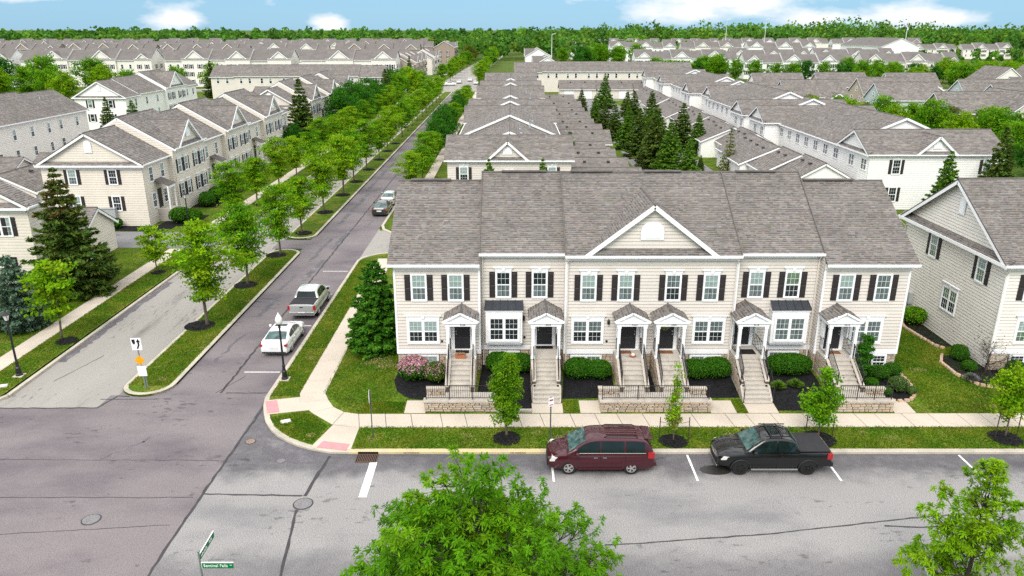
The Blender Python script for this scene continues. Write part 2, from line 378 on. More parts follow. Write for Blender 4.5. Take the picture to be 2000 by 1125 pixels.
arc = [(-8.1, 33.0), (-9.04, 33.04), (-10.14, 33.36), (-10.9, 33.72), (-11.52, 34.13), (-12.2, 34.7), (-12.77, 35.4), (-13.25, 36.2), (-13.6, 37.06), (-13.9, 37.95), (-14.1, 38.9)]
hs = [.13, .13, .13, .14, .145, .145, .145, .145, .13, .13, .14]
kerb(arc, hs, side=-1)
kerb([(-14.1, 38.9), (-14.1, 66.0), (-13.9, 66.8), (-13.4, 67.5), (-12.4, 68.3), (-10, 68.9), (-4, 69.1), (20, 69.1)], side=-1)
kerb([(20, 74.7), (-6, 74.7), (-10.5, 75.0), (-12.6, 76.0), (-13.6, 77.3), (-14.0, 79), (-14.0, 262)], side=-1)
kerb([(2.9, 33.0), (-3, 33.0), (-6.6, 33.0), (-8.1, 33.0)], [.145, .145, .145, .13], side=-1, mat='kerb_yellow')
kerb([(130, 33.0), (2.9, 33.0)], side=-1)
kerb(m1, closed=True, side=1); kerb(m2, closed=True, side=1)
kerb([(-29.1, 76.7), (-29.1, 263)], side=-1); kerb([(-29.1, 39.2), (-29.1, 70.2)], side=-1)
kerb([(-130, 37.9), (-32, 37.9), (-30.4, 38.1), (-29.4, 38.6), (-29.1, 39.2)], [.145, .13, .13, .13, .145], side=-1)
kerb([(130, 23.75), (-130, 23.75)], side=1)
# pavements of single slabs
def slab(parent, q, z0=.04, z1=.147, gap=.02, mat='concrete', name='slab'):
    c = (sum(p[0] for p in q) / 4, sum(p[1] for p in q) / 4); o = []
    for p in q:
        d = (c[0] - p[0], c[1] - p[1]); l = math.hypot(*d); o.append((p[0] + d[0] / l * gap, p[1] + d[1] / l * gap))
    i = [lerp(p, c, .012) for p in o]
    mb = MB().hexa([(p[0], p[1], z0) for p in o], [(p[0], p[1], z1 - .012) for p in o]); mb.poly([(p[0], p[1], z1) for p in i])
    for k in range(4): mb.poly([(*o[k], z1 - .012), (*o[(k + 1) % 4], z1 - .012), (*i[(k + 1) % 4], z1), (*i[k], z1)])
    return part(mb, name, mat, parent)
def pavement(A, B, step, name='sidewalk', z1=.147):
    """slabs between the two edge polylines A and B"""
    A = [Vector(p) for p in A]; B = [Vector(p) for p in B]; base_ = MB(); qs = []
    for a0, a1, b0, b1 in zip(A, A[1:], B, B[1:]):
        n = max(1, round((a1 - a0).length / step)); ts = [0] + [(i + R.uniform(-.16, .16)) / n for i in range(1, n)] + [1]
        for s, t in zip(ts, ts[1:]): qs.append([tuple(a0.lerp(a1, s)), tuple(a0.lerp(a1, t)), tuple(b0.lerp(b1, t)), tuple(b0.lerp(b1, s))])
    for q in qs: base_.poly([(p[0], p[1], z1 - .02) for p in q])
    e = struct(base_, name, 'mortar')
    for q in qs: slab(e, q, z1=z1)
    return e
sw = pavement([(34, 35.5), (-8.05, 35.42)], [(34, 37.0), (-8.36, 36.9)], 1.4)
pavement([(-8.05, 35.42), (-9.54, 35.72), (-10.98, 37.05), (-11.9, 38.26), (-12.25, 39.4)], [(-8.36, 36.9), (-9.2, 37.12), (-9.9, 37.7), (-10.4, 38.6), (-10.75, 39.4)], 2)
pavement([(-12.25, 39.4), (-12.25, 66.5)], [(-10.75, 39.4), (-10.9, 66.5)], 1.5)
pavement([(-31.4, 39.5), (-31.4, 69.8)], [(-32.75, 39.5), (-32.75, 69.8)], 1.5)
pavement([(-31.4, 77), (-31.4, 128)], [(-32.75, 77), (-32.75, 128)], 1.6)
struct(MB().box(-32.75, -31.4, 128, 262, 0, .145).box(-12.3, -11, 80, 262, 0, .145), 'far_sidewalk', 'concrete')
struct(MB().box(-11, 40, 277.5, 280, 0, .145).box(-30, -33, 280, 420, 0, .145), 'far_sidewalk', 'concrete')
for q in ([(-13.85, 38.5), (-13.3, 36.85), (-11.2, 37.35), (-12.1, 38.9)], [(-10.1, 33.5), (-8.05, 33.2), (-8.05, 35.4), (-9.5, 35.68)]):
    struct(MB().hexa([(p[0], p[1], 0) for p in q], [(p[0], p[1], .143) for p in q]), 'kerb_ramp', 'concrete')
def tactile(q, zs, label, nx=9, ny=6):
    e = tag(part(MB().hexa([(p[0], p[1], z - .03) for p, z in zip(q, zs)], [(p[0], p[1], z + .012) for p, z in zip(q, zs)]), 'tactile_pad', 'tactile_pink', None), label, 'tactile paving')
    mb = MB()
    for i in range(nx):
        for j in range(ny):
            u, v = (i + .5) / nx, (j + .5) / ny; a = lerp((*q[0], zs[0]), (*q[1], zs[1]), u); b = lerp((*q[3], zs[3]), (*q[2], zs[2]), u); c = lerp(a, b, v)
            mb.hexa([(c[0] - .03, c[1] - .03, c[2]), (c[0] + .03, c[1] - .03, c[2]), (c[0] + .03, c[1] + .03, c[2]), (c[0] - .03, c[1] + .03, c[2])],
                    [(c[0] - .018, c[1] - .018, c[2] + .02), (c[0] + .018, c[1] - .018, c[2] + .02), (c[0] + .018, c[1] + .018, c[2] + .02), (c[0] - .018, c[1] + .018, c[2] + .02)])
    part(mb, 'dome', 'tactile_pink', e, kind='stuff')
tactile([(-13.9, 38.35), (-13.35, 36.95), (-12.75, 37.1), (-13.3, 38.5)], [.146] * 4, 'pink tactile pad facing the avenue behind the acorn lamp')
tactile([(-9.8, 33.4), (-8.28, 33.1), (-8.2, 33.7), (-9.62, 34.0)], [.146] * 4, 'pink tactile pad facing the grey street beside the storm drain')
tactile([(-31.6, 38.05), (-29.9, 38.25), (-29.9, 38.8), (-31.6, 38.8)], [.14] * 4, 'pink tactile pad at the left edge below the lantern lamp')
# road marks
def stroke(p, q, w_, z=.012, mat='road_paint', name='parking_line'):
    d = Vector((q[0] - p[0], q[1] - p[1], 0)).normalized(); n = Vector((d.y, -d.x, 0)) * w_ / 2; m = MB(); k = 7
    for i in range(k):
        a = lerp(p, q, i / k); b = lerp(p, q, (i + .985) / k); j = [R.uniform(-.008, .008) for _ in range(4)]
        m.poly([(a[0] - n.x + j[0], a[1] - n.y, z), (b[0] - n.x + j[1], b[1] - n.y, z), (b[0] + n.x + j[2], b[1] + n.y, z), (a[0] + n.x + j[3], a[1] + n.y, z)][::-1])
    return struct(m, name, mat)
stroke((-6.75, 32.25), (-6.75, 29.3), .36, name='stop_line')
for x, y in ((1.95, 30.55), (8.69, 30.6), (15.41, 30.6), (22.16, 30.6), (28.9, 30.6)): stroke((x, 32.9), (x, y), .11)
for y in (42.5, 50.2, 57.0, 63.05): stroke((-14.3, y), (-16.5, y), .1)
def ribbon(pts, w_, mat='tar', z=.009, name='crack_seal', jit=.03, step=.35):
    pts = dens(pts, step); m = MB(); pr = None
    for k, p in enumerate(pts):
        a = pts[max(k - 1, 0)]; b = pts[min(k + 1, len(pts) - 1)]; d = Vector((b[0] - a[0], b[1] - a[1], 0)).normalized(); n = Vector((d.y, -d.x, 0))
        o = R.uniform(-jit, jit); ww = w_ * R.uniform(.65, 1.2) / 2; c = Vector((p[0], p[1], z)) + n * o
        cur = (c - n * ww, c + n * ww)
        if pr: m.poly([pr[1], cur[1], cur[0], pr[0]])
        pr = cur
    return struct(m, name, mat)
ribbon([(-14.07, 23.9), (-14.07, 29.5), (-13.9, 37.6), (-14.0, 38.7)], .13, z=.011)
ribbon([(-14.05, 29.57), (-9.5, 29.45)], .1)
ribbon([(-9.0, 32.8), (-9.25, 31.0), (-9.35, 29.4)], .17); ribbon([(-9.45, 28.35), (-9.3, 26.8), (-9.05, 25.1), (-8.9, 23.9)], .13)
ribbon([(3.8, 25.95), (5.05, 26.06), (10.72, 26.69), (17.26, 27.78), (24, 28.6)], .075, jit=.02)
ribbon([(15.85, 27.21), (17.2, 27.15), (21.5, 27.25)], .1)
ribbon([(-30, 37.8), (-23.15, 37.84), (-22.7, 39.3), (-22.0, 39.25)], .12, z=.01)
ribbon([(-23.5, 38.9), (-20.3, 38.9)], .07)
ribbon([(-16.6, 39.66), (-13.9, 39.66)], .1); ribbon([(-16.9, 39.7), (-16.9, 66), (-16.8, 105), (-16.7, 200)], .14, jit=.05)
ribbon([(-27.5, 41.2), (-26.4, 45)], .05); ribbon([(-17.2, 39.7), (-16.2, 42)], .05)
ribbon([(-30, 29.3), (-14.4, 29.3)], .045); ribbon([(-28, 32.5), (-14.3, 32.4)], .035); ribbon([(-22, 26.6), (-14.6, 27.3)], .04)
for (a, b, w_) in (((-28.65, 44), (-28.55, 60), .6), ((-28.6, 80), (-28.4, 110), .5), ((-18.9, 44), (-18.5, 49), .22), ((-18.7, 52), (-18.4, 57), .4), ((-18.8, 58), (-18.6, 62), .3), ((-17.6, 60.5), (-17.1, 66.5), .55), ((-17.2, 70), (-17, 78), .5), ((-18.4, 66), (-18.2, 74), .35),
                   ((-18.7, 80), (-18.4, 96), .5), ((-15.5, 79.5), (-15.3, 83), .2), ((-18.9, 99), (-18.7, 120), .45), ((-20.3, 32.6), (-18.9, 34.3), .12), ((-19.0, 34.2), (-18.4, 35), .2)):
    ribbon([a, lerp(a, b, .5), b], w_, 'asphalt_patch', .008, 'asphalt_patch', jit=.12, step=.3)
for (x0, x1, y0, y1) in ((-12.6, -9.6, 32.2, 34.2),):
    m = MB(); n = 40; prev = None
    for k in range(n + 1):
        x = x0 + (x1 - x0) * k / n; lo = y0 + .35 * noise.noise(Vector((x * .9, 3, 7))) + .15 * noise.noise(Vector((x * 3, 1, 7)))
        hi = min(y1, 32.99) if x0 > -5 else 33.3 + (-9.6 - x) * .42 + .1 * noise.noise(Vector((x * 2, 9, 1)))
        if x0 < -5: lo = hi - 1.1 - .5 * math.sin(math.pi * k / n)
        cur = ((x, lo, .007), (x, hi, .007))
        if prev: m.poly([prev[0], cur[0], cur[1], prev[1]])
        prev = cur
    struct(m, 'asphalt_patch', 'asphalt_patch')
def disc(name, x, y, r, z, mat, label, cat, rings=True, group=None):
    e = tag(part(MB().lathe([(r * 1.12, 0), (r * 1.12, .012), (r, .014)], 28), name, 'tar' if rings else mat, None, loc=(x, y, z)), label, cat, group)
    m = MB().lathe([(r * .97, .0), (r * .97, .022), (r * .9, .026)], 28); part(m, 'cover', mat, e)
    m = MB()
    for q in (.75, .5, .25):
        for j in range(20):
            a = 2 * math.pi * j / 20; b = 2 * math.pi * (j + .8) / 20
            m.hexa([(r * q * math.cos(a), r * q * math.sin(a), .02), (r * (q + .07) * math.cos(a), r * (q + .07) * math.sin(a), .02), (r * (q + .07) * math.cos(b), r * (q + .07) * math.sin(b), .02), (r * q * math.cos(b), r * q * math.sin(b), .02)],
                   [(r * q * math.cos(a), r * q * math.sin(a), .034), (r * (q + .07) * math.cos(a), r * (q + .07) * math.sin(a), .034), (r * (q + .07) * math.cos(b), r * (q + .07) * math.sin(b), .034), (r * q * math.cos(b), r * q * math.sin(b), .034)])
    part(m, 'tread', mat, e, kind='stuff')
disc('manhole_cover', -18.13, 27.67, .36, .003, 'iron_cover', 'grey manhole cover in the mauve asphalt at lower left', 'manhole cover')
disc('manhole_cover', -9.3, 28.82, .4, .002, 'iron_cover', 'grey manhole cover where dark tar seams meet in the street', 'manhole cover')
disc('manhole_cover', -13.4, 34.2, .24, .002, 'rust_cover', 'small rusty manhole cover near the corner kerb', 'manhole cover')
disc('valve_cover', -11.3, 32.35, .17, .012, 'iron_cover', 'small dark valve cover in the wet patch by the corner', 'valve cover', False)
for x, y, l in ((-12.1, 36.05, 'white utility box lid in the corner grass triangle'), (-29.95, 40.3, 'white utility box lid in the grass by the left lantern lamp')):
    e = tag(part(MB().hexa([(-.28, -.2, 0), (.28, -.2, 0), (.28, .2, 0), (-.28, .2, 0)], [(-.26, -.18, .06), (.26, -.18, .06), (.26, .18, .06), (-.26, .18, .06)]), 'utility_box', 'kerb_concrete', None, loc=(x, y, .12), rz=.4), l, 'utility box')
    part(MB().box(-.2, .2, -.13, .13, .05, .072), 'lid', 'sign_white', e)
# storm drain
e = thing('storm_drain', 'rusty slotted storm drain grate set against the yellow kerb', 'storm drain', (-7.15, 32.6, 0))
part(MB().box(-.5, .5, -.36, .34, -.05, .006), 'pit', 'void', e)
part(MB().box(-.53, .53, -.4, -.35, 0, .03).box(-.53, .53, .33, .37, 0, .03).box(-.53, -.49, -.35, .33, 0, .03).box(.49, .53, -.35, .33, 0, .03), 'frame', 'rust_grate', e)
bm_ = MB().box(-.02, .02, -.35, .33, 0, .025).mesh('bar', 'rust_grate')
for i in range(11): ob('bar', bm_, e, (-.42 + .084 * i, 0, 0))
part(MB().box(-.5, .5, .385, .40, .02, .13), 'kerb_opening', 'void', e)
for x, s in ((-5.0, 'NO PARKING'), (.3, 'NO PARKING')):
    t_ = text('kerb_lettering', s, .13, None, (x, 32.99, .07), (rad(90), 0, 0), 'rust_grate', .002); tag(t_, 'faded lettering on the yellow kerb ' + ('near the storm drain' if x < -3 else 'behind the front columnar tree'), 'lettering'); t_['kind'] = 'stuff'
m = MB(); k = 26
m.poly([(9.75 + .75 * math.cos(2 * math.pi * j / k) * (1 + .06 * math.sin(3 * j)), 31.55 + .42 * math.sin(2 * math.pi * j / k), .012) for j in range(k)])
struct(m, 'oil_stain', 'oil_stain')
# ------------------------------------------------------------------ foliage makers
def leaves(name, P, T, Nn, ls, wd, cols, mat='leaf', fold=.25):
    """one folded rhombus per leaf: P centres, T length directions, Nn normals"""
    n = len(P); T = T / np.maximum(np.linalg.norm(T, axis=1, keepdims=True), 1e-6); S = np.cross(T, Nn); S /= np.maximum(np.linalg.norm(S, axis=1, keepdims=True), 1e-6); U = np.cross(S, T)
    ls = np.asarray(ls).reshape(-1, 1) * np.ones((n, 1)); hw = ls * wd
    V = np.stack([P - T * ls * .5, P + S * hw - U * hw * fold, P + T * ls * .5, P - S * hw - U * hw * fold], 1).reshape(-1, 3)
    me = D.meshes.new(name); me.vertices.add(4 * n); me.vertices.foreach_set('co', V.astype(np.float32).ravel())
    idx = np.arange(4 * n).reshape(n, 4); F = np.stack([idx[:, [0, 1, 2]], idx[:, [0, 2, 3]]], 1).reshape(-1, 3)
    me.loops.add(F.size); me.loops.foreach_set('vertex_index', F.ravel().astype(np.int32))
    me.polygons.add(len(F)); me.polygons.foreach_set('loop_start', (np.arange(len(F)) * 3).astype(np.int32))
    me.update(); me.validate()
    a = me.color_attributes.new('Col', 'FLOAT_COLOR', 'POINT'); c = np.ones((n, 4, 4), np.float32); c[:, :, :3] = cols[:, None, :]
    a.data.foreach_set('color', c.ravel()); me.materials.append(MATS[mat]); return me
def pick(rg, n, pal, jit=.15):
    pal = np.array(pal); c = pal[rg.integers(0, len(pal), n)]; return np.clip(c * rg.normal(1, jit, (n, 1)), .003, 1)
GREEN = [(.085, .235, .005), (.110, .270, .006), (.065, .195, .005), (.140, .285, .007)]
LIME = [(.145, .300, .005), (.180, .335, .006), (.110, .260, .005), (.21, .335, .009)]
DEEP = [(.030, .135, .008), (.045, .165, .009), (.022, .100, .007)]
OLIVE = [(.095, .130, .016), (.080, .115, .012), (.12, .135, .022)]
SPRUCE = [(.045, .100, .016), (.068, .130, .018), (.032, .072, .012), (.095, .115, .016)]
BRIGHTSPR = [(.070, .165, .012), (.095, .200, .014), (.048, .115, .010)]
BLUESPR = [(.085, .15, .095), (.115, .18, .12), (.06, .11, .07)]
def env_oval(t): return max(.05, math.sin(math.pi * min(1, max(0, .06 + .9 * t)))) ** .6
def env_vase(t): return (.35 + .75 * t) if t < .55 else max(.06, .76 * math.sqrt(max(0, 1 - ((t - .55) / .47) ** 2)))
def env_col(t): return max(.06, math.sin(math.pi * (.1 + .86 * t)) ** .45 * (1 - .15 * t))
def env_pyr(t): return max(.05, (1 - t) ** .75 * min(1, .45 + 3 * t))
def broadleaf(seed, h, th, R_, nclu, nleaf, ls, env, pal, flat=.55, trunk_r=.11, clu=.55, wd=.32, lump=.35, bark='bark', nb=26, shell=.45, tipc=None, upl=.6, droop=0., layers=0, radial=1.):
    rg = np.random.default_rng(seed); ch = h - th; C = []
    while len(C) < nclu:
        t = rg.random(); e = env(t)
        if rg.random() > e * e + .08: continue
        if layers: t = (math.floor(t * layers) + .5 + rg.normal(0, .16)) / layers; t = min(.98, max(.02, t)); e = env(t)
        a = rg.random() * 2 * math.pi; lm = 1 - lump * .5 + lump * 1.6 * noise.noise(Vector((math.cos(a) * 1.3 + seed * 3.1, math.sin(a) * 1.3, t * 3.2)))
        r = R_ * e * lm * rg.random() ** shell; C.append((r * math.cos(a), r * math.sin(a), th + ch * t))
    C = np.array(C); per = rg.multinomial(nleaf, np.ones(nclu) / nclu); ci = np.repeat(np.arange(nclu), per); n = len(ci)
    cr_ = clu * rg.uniform(.6, 1.25, nclu); off = rg.normal(0, 1, (n, 3)); off /= np.linalg.norm(off, axis=1, keepdims=True); off *= (rg.random((n, 1)) ** .42) * cr_[ci][:, None] * rg.uniform(.85, 1.12, (n, 1)); off[:, 2] *= flat
    if radial != 1:
        ho = C[ci] * np.array([1, 1, 0.]); ho /= np.maximum(np.linalg.norm(ho, axis=1, keepdims=True), .05); off += ho * ((off * ho).sum(1, keepdims=True)) * (radial - 1)
    P = C[ci] + off; out = P - np.array([0, 0, th + ch * .35]); out /= np.maximum(np.linalg.norm(out, axis=1, keepdims=True), .1)
    Nn = rg.normal(0, .55, (n, 3)) + out * .45 + np.array([0, 0, upl]); T = rg.normal(0, 1, (n, 3)) + out * .7; T[:, 2] -= droop
    ccol = pick(rg, nclu, pal, .12); cols = ccol[ci] * rg.normal(1, .10, (n, 1))
    if tipc is not None:
        k = rg.random(n) < .10; cols[k] = np.array(tipc) * rg.normal(1, .15, (k.sum(), 1))
    crown = leaves('crown', P, T, Nn, ls * rg.uniform(.7, 1.3, n), wd, np.clip(cols, .003, 1))
    tb = MB(); lean = rg.normal(0, .03, 2); top = th + ch * .72
    tr = [(lean[0] * z, lean[1] * z, z) for z in (-.1, th * .3, th, th + ch * .3, top)]
    tb.path([(0, 0, -.1)] + tr[1:], [trunk_r * 1.5, trunk_r * 1.02, trunk_r * .85, trunk_r * .55, trunk_r * .2], 7)
    for k in rg.choice(nclu, min(nb, nclu), replace=False):
        c = C[k]; z0 = max(th * .92, min(top * .95, c[2] - (.35 + .5 * rg.random()) * math.hypot(c[0], c[1]))); s = np.array([lean[0] * z0, lean[1] * z0, z0]); m_ = (s + c) / 2 + np.array([0, 0, -.08 * R_]) + rg.normal(0, .06, 3)
        r0 = trunk_r * (.45 if nb < 40 else .38); tb.path([s, m_, c], [r0, r0 * .6, r0 * .18], 4, cap=False)
    return tb.mesh('trunk', bark, True), crown
def rosettes(seed, h, th, R_, nlimb, per, nl, ls, env, pal, wd=.15, spread=.62, rr=.2, trunk_r=.15, lump=.4, shell=.4, bark='bark_dark'):
    """crown of limbs that carry sprays, each spray a drooping whorl of narrow leaves"""
    rg = np.random.default_rng(seed); ch = h - th; C = []
    while len(C) < nlimb:
        t = rg.random(); e = env(t)
        if rg.random() > e * e + .1: continue
        a = rg.random() * 2 * math.pi; lm = 1 - lump * .4 + lump * 1.5 * noise.noise(Vector((math.cos(a) * 1.4 + seed * 1.7, math.sin(a) * 1.4, t * 3)))
        r = R_ * e * lm * rg.random() ** shell; C.append((r * math.cos(a), r * math.sin(a), th + ch * t))
    C = np.array(C); v = rg.normal(0, 1, (nlimb, per, 3)); v /= np.linalg.norm(v, axis=2, keepdims=True); v *= rg.random((nlimb, per, 1)) ** .4 * spread * rg.uniform(.7, 1.25, (nlimb, 1, 1)); v[:, :, 2] *= .75
    S_ = (C[:, None, :] + v).reshape(-1, 3); ns = len(S_); out = S_ - np.array([0, 0, th + ch * .3]); out /= np.maximum(np.linalg.norm(out, axis=1, keepdims=True), .2)
    d = rg.normal(0, 1, (ns, nl, 3)) + out[:, None, :] * .9 + np.array([0, 0, .55]); d /= np.linalg.norm(d, axis=2, keepdims=True); rad_ = rr * rg.uniform(.35, 1.1, (ns, nl, 1))
    P = S_[:, None, :] + d * rad_; T = d * 1.0; T[:, :, 2] -= .75; Nn = d * .6 + np.array([0, 0, .8]) + rg.normal(0, .25, d.shape)
    lc = pick(rg, nlimb, pal, .07); col = np.repeat(np.repeat(lc, per, 0) * rg.normal(1, .13, (ns, 1)), nl, 0) * rg.normal(1, .09, (ns * nl, 1))
    crown = leaves('crown', P.reshape(-1, 3), T.reshape(-1, 3), Nn.reshape(-1, 3), ls * rg.uniform(.75, 1.25, ns * nl), wd, np.clip(col, .003, 1))
    tb = MB(); top = th + ch * .7; tb.path([(0, 0, -.1), (.03, .02, th), (.06, -.05, th + ch * .35), (.02, .05, top)], [trunk_r * 1.3, trunk_r, trunk_r * .6, trunk_r * .2], 8)
    for k in range(nlimb):
        c = C[k]; z0 = max(th * .9, min(top * .95, c[2] - (.4 + .4 * rg.random()) * math.hypot(c[0], c[1]))); s0 = np.array([0, 0, z0]); m_ = (s0 + c) / 2 + np.array([0, 0, -.06 * R_]) + rg.normal(0, .08, 3); r0 = trunk_r * .36; tb.path([s0, m_, c], [r0, r0 * .65, r0 * .25], 5, cap=False)
        for j in rg.choice(per, min(per, 5), replace=False): q = c + v[k, j]; tb.path([c * .75 + m_ * .25, q], [r0 * .3, r0 * .1], 3, cap=False)
    return tb.mesh('trunk', bark, True), crown
def conifer(seed, h, R_, pal, n=7000, ls=.3, wd=.2, base=.3, tex=.8, dense=1., power=.9, tips=None):
    rg = np.random.default_rng(seed); levels = int(h / .42); Pn = []; Tn = []; Nl = []; tb = MB()
    tb.path([(0, 0, -.1), (0, 0, h * .5), (0, 0, h * .98)], [.035 * R_ + .09, .06, .012], 6)
    W = []
    for l in range(levels):
        t = (l + rg.random() * .5) / levels; z = base + (h - base) * t; rr = R_ * (1 - t) ** power * min(1, .72 + 2.2 * t) + .06; nbr = max(5, int(11 * (1 - t * .55) * dense))
        for b in range(nbr): W.append((z, rr * rg.uniform(.68, 1.12), 2 * math.pi * (b + rg.random() * .8) / nbr + l * 1.3))
    wt = np.array([q[1] + .12 for q in W]); per = rg.multinomial(n, wt / wt.sum())
    for (z, rr, a), k in zip(W, per):
        if k == 0: continue
        s = rg.random(k) ** .62; d = np.array([math.cos(a), math.sin(a), 0.]); side = np.array([-d[1], d[0], 0])
        sag = -.30 * s + .26 * s * s
        P = np.outer(s * rr, d) + np.outer(rg.normal(0, .13, k) * rr * (1.15 - s * .8), side); P[:, 2] += z + sag * rr * .9 + rg.normal(0, .06, k)
        T = d * 1.0 + rg.normal(0, .45, (k, 3)); T[:, 2] += rg.normal(-.12, .25, k); Nn = rg.normal(0, .45, (k, 3)) + np.array([0, 0, 1.]) + d * .35
        Pn.append(P); Tn.append(T); Nl.append(Nn)
        if rg.random() < .25: tb.path([(0, 0, z), tuple(d * rr * .75 + np.array([0, 0, z - rr * .1]))], [.025, .008], 3, cap=False)
    P = np.concatenate(Pn); T = np.concatenate(Tn); Nn = np.concatenate(Nl); m_ = len(P); cols = pick(rg, m_, pal, .2)
    if tips is not None:
        k = (P[:, 2] > h * .62) & (rg.random(m_) < .3); cols[k] = np.array(tips) * rg.normal(1, .2, (k.sum(), 1))
    return tb.mesh('trunk', 'bark_dark', True), leaves('crown', P, T, Nn, ls * rg.uniform(.6, 1.35, m_), wd, np.clip(cols, .003, 1), 'needle')
def blob(seed, sx, sy, sz, n, ls, pal, box=2.6, jag=.06, wd=.36, z0=.0, tipc=None, tipf=.0):
    """a clipped shrub: leaves over and just under a superellipsoid"""
    rg = np.random.default_rng(seed); v = rg.normal(0, 1, (n, 3)); v[:, 2] = np.where(v[:, 2] < -.5, -v[:, 2], v[:, 2]); v /= np.linalg.norm(v, axis=1, keepdims=True)
    k = (np.abs(v) ** box).sum(1) ** (-1 / box); u = v * k[:, None] * (1 - np.abs(rg.normal(0, jag, (n, 1)))) * (1 + .07 * np.array([noise.noise(Vector(q) * 2.2 + Vector((seed, 0, 0))) for q in v])[:, None])
    P = u * np.array([sx, sy, sz / 2]) + np.array([0, 0, sz / 2 + z0]); P[:, 2] = np.maximum(P[:, 2], .02); Nn = v + rg.normal(0, .5, (n, 3)); T = rg.normal(0, 1, (n, 3))
    cols = pick(rg, n, pal, .22)
    if tipc is not None: q = (rg.random(n) < tipf * np.clip(.25 + v[:, 2] * 1.2, 0, 1)); cols[q] = np.array(tipc)[rg.integers(0, len(tipc), q.sum())] * rg.normal(1, .12, (q.sum(), 1))
    return leaves('foliage', P, T, Nn, ls * rg.uniform(.6, 1.3, n), wd, np.clip(cols, .003, 1))
def core(seed, sx, sy, sz, f=.88):  # opaque filler inside a shrub, coloured dark for its shaded interior
    m_ = MB(); n1, n2 = 14, 7; pr = []
    for j in range(n2 + 1):
        a = -math.pi / 2 + math.pi * j / n2; pr.append((max(.01, math.cos(a) ** .7 if math.cos(a) > 0 else .01), math.sin(a)))
    for (r, z) in pr:
        for k in range(n1): t = 2 * math.pi * k / n1; m_.v.append((r * math.cos(t) * sx * f, r * math.sin(t) * sy * f, sz / 2 + z * sz / 2 * f))
    for j in range(n2):
        for k in range(n1): m_.f.append((j * n1 + k, j * n1 + (k + 1) % n1, (j + 1) * n1 + (k + 1) % n1, (j + 1) * n1 + k)); m_.c.append((.018, .04, .008)); m_.m.append(0)
    return m_.mesh('shaded_core', 'leaf', True)
# ------------------------------------------------------------------ building kit
_o1 = 'first second third fourth fifth sixth seventh eighth ninth tenth eleventh twelfth thirteenth fourteenth fifteenth sixteenth seventeenth eighteenth nineteenth'.split()
_t = {2: ('twenty', 'twentieth'), 3: ('thirty', 'thirtieth'), 4: ('forty', 'fortieth')}
ORD = _o1 + [(_t[n // 10][1] if n % 10 == 0 else _t[n // 10][0] + '-' + _o1[n % 10 - 1]) for n in range(20, 50)]
def band(poly, z0, z1):
    def clip(p, z, up):
        o = []
        for a, b in zip(p, p[1:] + p[:1]):
            ia = (a[1] >= z) if up else (a[1] <= z); ib = (b[1] >= z) if up else (b[1] <= z)
            if ia: o.append(a)
            if ia != ib: t = (z - a[1]) / (b[1] - a[1]); o.append((a[0] + (b[0] - a[0]) * t, z))
        return o
    return clip(clip(poly, z0, True), z1, False)
def lap(mb, poly, p0, ang, det, course=.2, gv=.027):
    """clapboard wall: convex polygon of (u, z) on the vertical plane through p0, outward normal (sin, -cos)"""
    ux, uy = math.cos(ang), math.sin(ang); nx, ny = math.sin(ang), -math.cos(ang)
    def pt(u, z, o): return (p0[0] + ux * u + nx * o, p0[1] + uy * u + ny * o, z)
    if det < 2: mb.poly([pt(u, z, 0) for u, z in poly]); return
    zmin = min(p[1] for p in poly); zmax = max(p[1] for p in poly); z = math.floor(zmin / course) * course
    while z < zmax - 1e-4:
        a, b = max(z, zmin), min(z + course, zmax); g = min(gv, (b - a) * .3)
        q = band(poly, a + g, b)
        if len(q) > 2: mb.poly([pt(u, zz, .004 + .020 * (b - zz) / course) for u, zz in q])
        q = band(poly, a, a + g)
        if len(q) > 2:
            mb.poly([pt(u, zz, -.025) for u, zz in q])
            lo = min(p[0] for p in q); hi = max(p[0] for p in q); mb.poly([pt(lo, a + g, -.025), pt(hi, a + g, -.025), pt(hi, a + g, .024), pt(lo, a + g, .024)])
        z += course
SH = random.Random(5)
